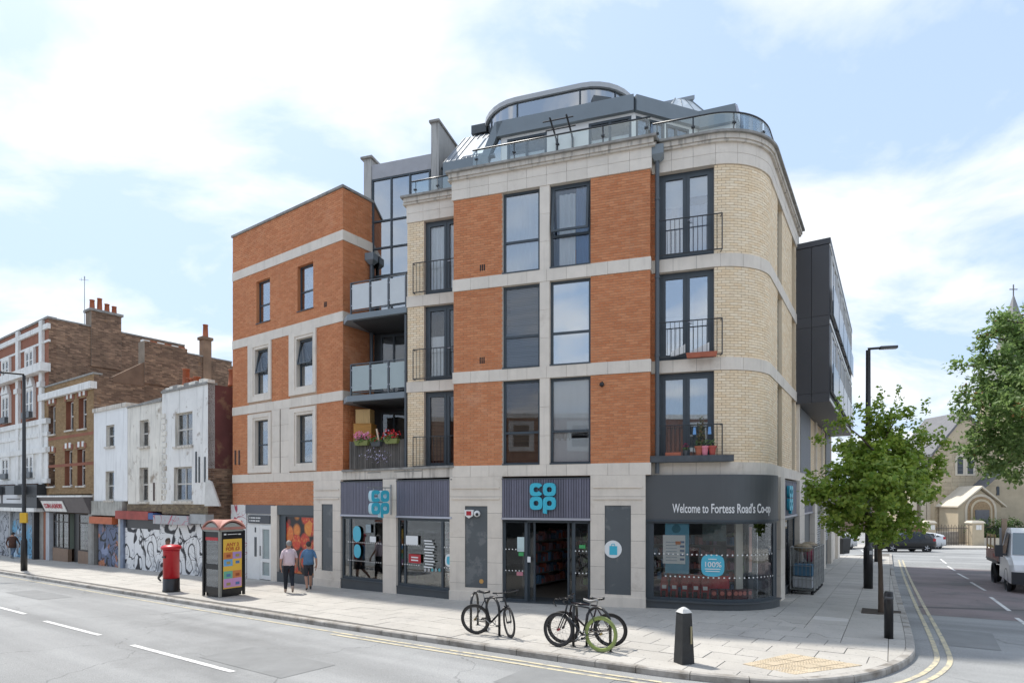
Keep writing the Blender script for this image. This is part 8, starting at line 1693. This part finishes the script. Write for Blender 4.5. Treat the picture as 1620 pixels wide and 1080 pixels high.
# ------------------------------------------------------------------ trees and hedge
bark = M('maple_bark', (.095, .068, .048), .9, var=.3, scale=5, bump=.4, bscale=20, stretch=(3, 3, .5))
def leaf_mat(name, a, b, tr=.48):
    m = M(name, a, .5, col2=b, var=.12, scale=1.5); nt = m.node_tree; N, L = nt.nodes.new, nt.links.new; bs = [n for n in nt.nodes if n.type == 'BSDF_PRINCIPLED'][0]; out = [n for n in nt.nodes if n.type == 'OUTPUT_MATERIAL'][0]
    t = N('ShaderNodeBsdfTranslucent'); mx = N('ShaderNodeMixShader'); mx.inputs[0].default_value = tr; src = bs.inputs['Base Color'].links[0].from_socket; L(src, t.inputs[0]); L(bs.outputs[0], mx.inputs[1]); L(t.outputs[0], mx.inputs[2]); L(mx.outputs[0], out.inputs[0]); return m
def leaf(m, p, size, nrm, fold=.25, narrow=.85):
    n = nrm.normalized(); a = n.orthogonal().normalized(); a.rotate(Matrix.Rotation(random.random() * 6.283, 3, n)); b = n.cross(a); s = size * random.uniform(.7, 1.25); d = n * s * fold
    m.add([p - a * s * .5, p - a * s * .05 + b * s * .5 * narrow - d * .5, p + a * s * .18 + b * s * .3 * narrow - d * .3, p + a * s * .62 - d * .4, p + a * s * .18 - b * s * .3 * narrow - d * .3, p - a * s * .05 - b * s * .5 * narrow - d * .5], [(0, 5, 4, 3), (0, 3, 2, 1)])
def rnd(): return Vector((random.gauss(0, 1), random.gauss(0, 1), random.gauss(0, 1)))
def crown(lobes, n_clump, per, size, clump_r, up=.6, narrow=.85):
    m = MB(); tot = sum(l[1] ** 2.2 for l in lobes); cl = []
    for c, r_, sq in [(l[0], l[1], l[2] if len(l) > 2 else 1.0) for l in lobes]:
        for _ in range(max(2, int(n_clump * r_ ** 2.2 / tot))):
            d = rnd().normalized() * r_ * (random.random() ** .42); d.z *= sq; cc = c + d; cl.append(cc); out = d.normalized()
            for _ in range(int(per * random.uniform(.6, 1.3))):
                p = cc + rnd() * clump_r * Vector((1, 1, .7)).length / 1.6 * .8; p.z -= .02; leaf(m, p, size, rnd() * .55 + Vector((0, 0, up)) + out * .45, narrow=narrow)
    return m, cl
g = ground(1394, 968); tb = Vector((g.x, g.y, g.z)); kx = g.y / F
def tp(px, py, dy=0.0): return Vector(((px - 810) * (g.y + dy) / F, g.y + dy, CAMZ + (HZ - py) * (g.y + dy) / F))
o = root('maple_tree', tb, 'young green maple tree on the pavement beside the slim bollard', 'tree')
L_ = [(1390, 708, 44, 0), (1345, 715, 30, .2), (1438, 708, 32, -.2), (1390, 770, 66, 0), (1335, 775, 42, -.4), (1448, 755, 40, .4), (1300, 772, 24, -.2), (1405, 828, 40, -.3), (1352, 822, 32, .3), (1440, 812, 28, 0), (1476, 700, 18, .1), (1392, 660, 24, .1), (1424, 655, 18, -.1), (1334, 668, 16, 0), (1286, 782, 13, 0), (1385, 740, 60, .9), (1385, 750, 58, -.9), (1478, 735, 14, 0), (1318, 810, 24, 0)]
lob = [(tp(x, y, d), r_ * kx) for x, y, r_, d in L_]; cm, cl = crown(lob, 330, 50, .115, .12)
for x0, y0, x1, y1 in ((1392, 660, 1391, 612), (1424, 655, 1421, 612), (1460, 690, 1465, 632), (1330, 670, 1327, 622), (1478, 700, 1493, 672), (1300, 700, 1292, 690), (1325, 690, 1305, 665), (1295, 760, 1274, 742), (1360, 650, 1357, 640), (1444, 680, 1440, 648)):
    for q in range(60): t = random.random(); p = tp(x0 + (x1 - x0) * t, y0 + (y1 - y0) * t) + rnd() * .09 * (1.1 - t * .7); leaf(cm, p, .085, rnd() * .6 + Vector((0, 0, .6)))
part('crown', cm, leaf_mat('maple_leaf', (.16, .28, .04), (.38, .47, .08)), o)
m = MB(); m.tube([tb - Vector((0, 0, .1)), tb + Vector((.0, 0, .06)), tp(1393, 900), tp(1391, 855), tp(1390, 790), tp(1391, 700)], [.12, .072, .056, .05, .042, .016], 10)
for x, y, r_, d in L_[:15]: e = tp(x, y, d); s_ = tp(1391, min(850, y + 55)); m.tube([s_, s_.lerp(e, .5) + Vector((0, 0, .06)), e], [.03, .02, .008], 6)
part('trunk', m, bark, o, True); m = MB(); m.box((tb.x, tb.y, tb.z + .004), (.9, .9, .012), PD.ang(PD.L)); single('tree_pit', m, M('soil_brown', (.07, .055, .042), .95, var=.3, scale=8), 'dark soil tree pit around the maple trunk', 'tree pit')
m, _ = MB(), 0
for x, y in ((1282, 692), (1333, 663), (1335, 676), (1372, 652), (1463, 700), (1345, 785), (1298, 808), (1305, 822), (1343, 770), (1478, 690), (1465, 720)):
    for q in range(9): leaf(m, tp(x, y, -.9 if y > 740 else 0) + rnd() * .06, .085, rnd() * .5 + Vector((0, -.4, .6)))
part('young_leaves', m, leaf_mat('young_leaf', (.22, .27, .04), (.30, .33, .05)), o)
# big tree overhanging from the right
o = root('chestnut_tree', G(27.5, 27.0, 0), 'large green tree with rusty leaf tips overhanging from the right', 'tree'); yb = 26.0; kb = yb / F
def bp_(px, py, dy=0.0): return Vector(((px - 810) * (yb + dy) / F, yb + dy, CAMZ + (HZ - py) * (yb + dy) / F))
LB = [(1605, 560, 56, 0), (1585, 625, 58, 0), (1600, 700, 52, 0), (1556, 568, 30, .3), (1562, 690, 40, -.3), (1546, 615, 26, 0), (1536, 722, 20, 0), (1575, 742, 22, 0), (1640, 520, 60, .3), (1670, 620, 90, 0), (1690, 700, 70, 0), (1520, 576, 13, 0), (1549, 530, 15, 0), (1572, 502, 12, .2), (1530, 655, 15, 0), (1600, 520, 26, 0), (1640, 600, 70, 2.5), (1640, 640, 70, -2.2), (1610, 750, 22, .5), (1532, 690, 16, 0), (1760, 560, 110, 0), (1740, 430, 80, 0)]
lob = [(bp_(x, y, d), r_ * kb, .85) for x, y, r_, d in LB]; cm, cl = crown(lob, 700, 46, .21, .21, narrow=.6); part('crown', cm, leaf_mat('chestnut_leaf', (.14, .24, .07), (.28, .38, .13)), o)
m = MB()
for c in cl[::9]:
    for q in range(8): leaf(m, c + rnd() * .16, .17, rnd() * .5 + Vector((0, -.2, .7)), narrow=.6)
part('rusty_leaves', m, leaf_mat('rusty_leaf', (.22, .10, .03), (.30, .16, .05)), o)
m = MB(); b0 = G(27.5, 27.0, -.1); m.tube([b0, b0 + Vector((-.2, 0, 3)), bp_(1740, 640, 1), bp_(1720, 540, 1), bp_(1730, 430, 1)], [.38, .30, .26, .2, .08], 10)
for x, y, r_, d in LB[:16]: e = bp_(x, y, d); s_ = bp_(1735, min(y + 60, 680), 1); m.tube([s_, s_.lerp(e, .5) + Vector((0, 0, .35)), e], [.12, .07, .02], 6)
part('trunk', m, bark, o, True)
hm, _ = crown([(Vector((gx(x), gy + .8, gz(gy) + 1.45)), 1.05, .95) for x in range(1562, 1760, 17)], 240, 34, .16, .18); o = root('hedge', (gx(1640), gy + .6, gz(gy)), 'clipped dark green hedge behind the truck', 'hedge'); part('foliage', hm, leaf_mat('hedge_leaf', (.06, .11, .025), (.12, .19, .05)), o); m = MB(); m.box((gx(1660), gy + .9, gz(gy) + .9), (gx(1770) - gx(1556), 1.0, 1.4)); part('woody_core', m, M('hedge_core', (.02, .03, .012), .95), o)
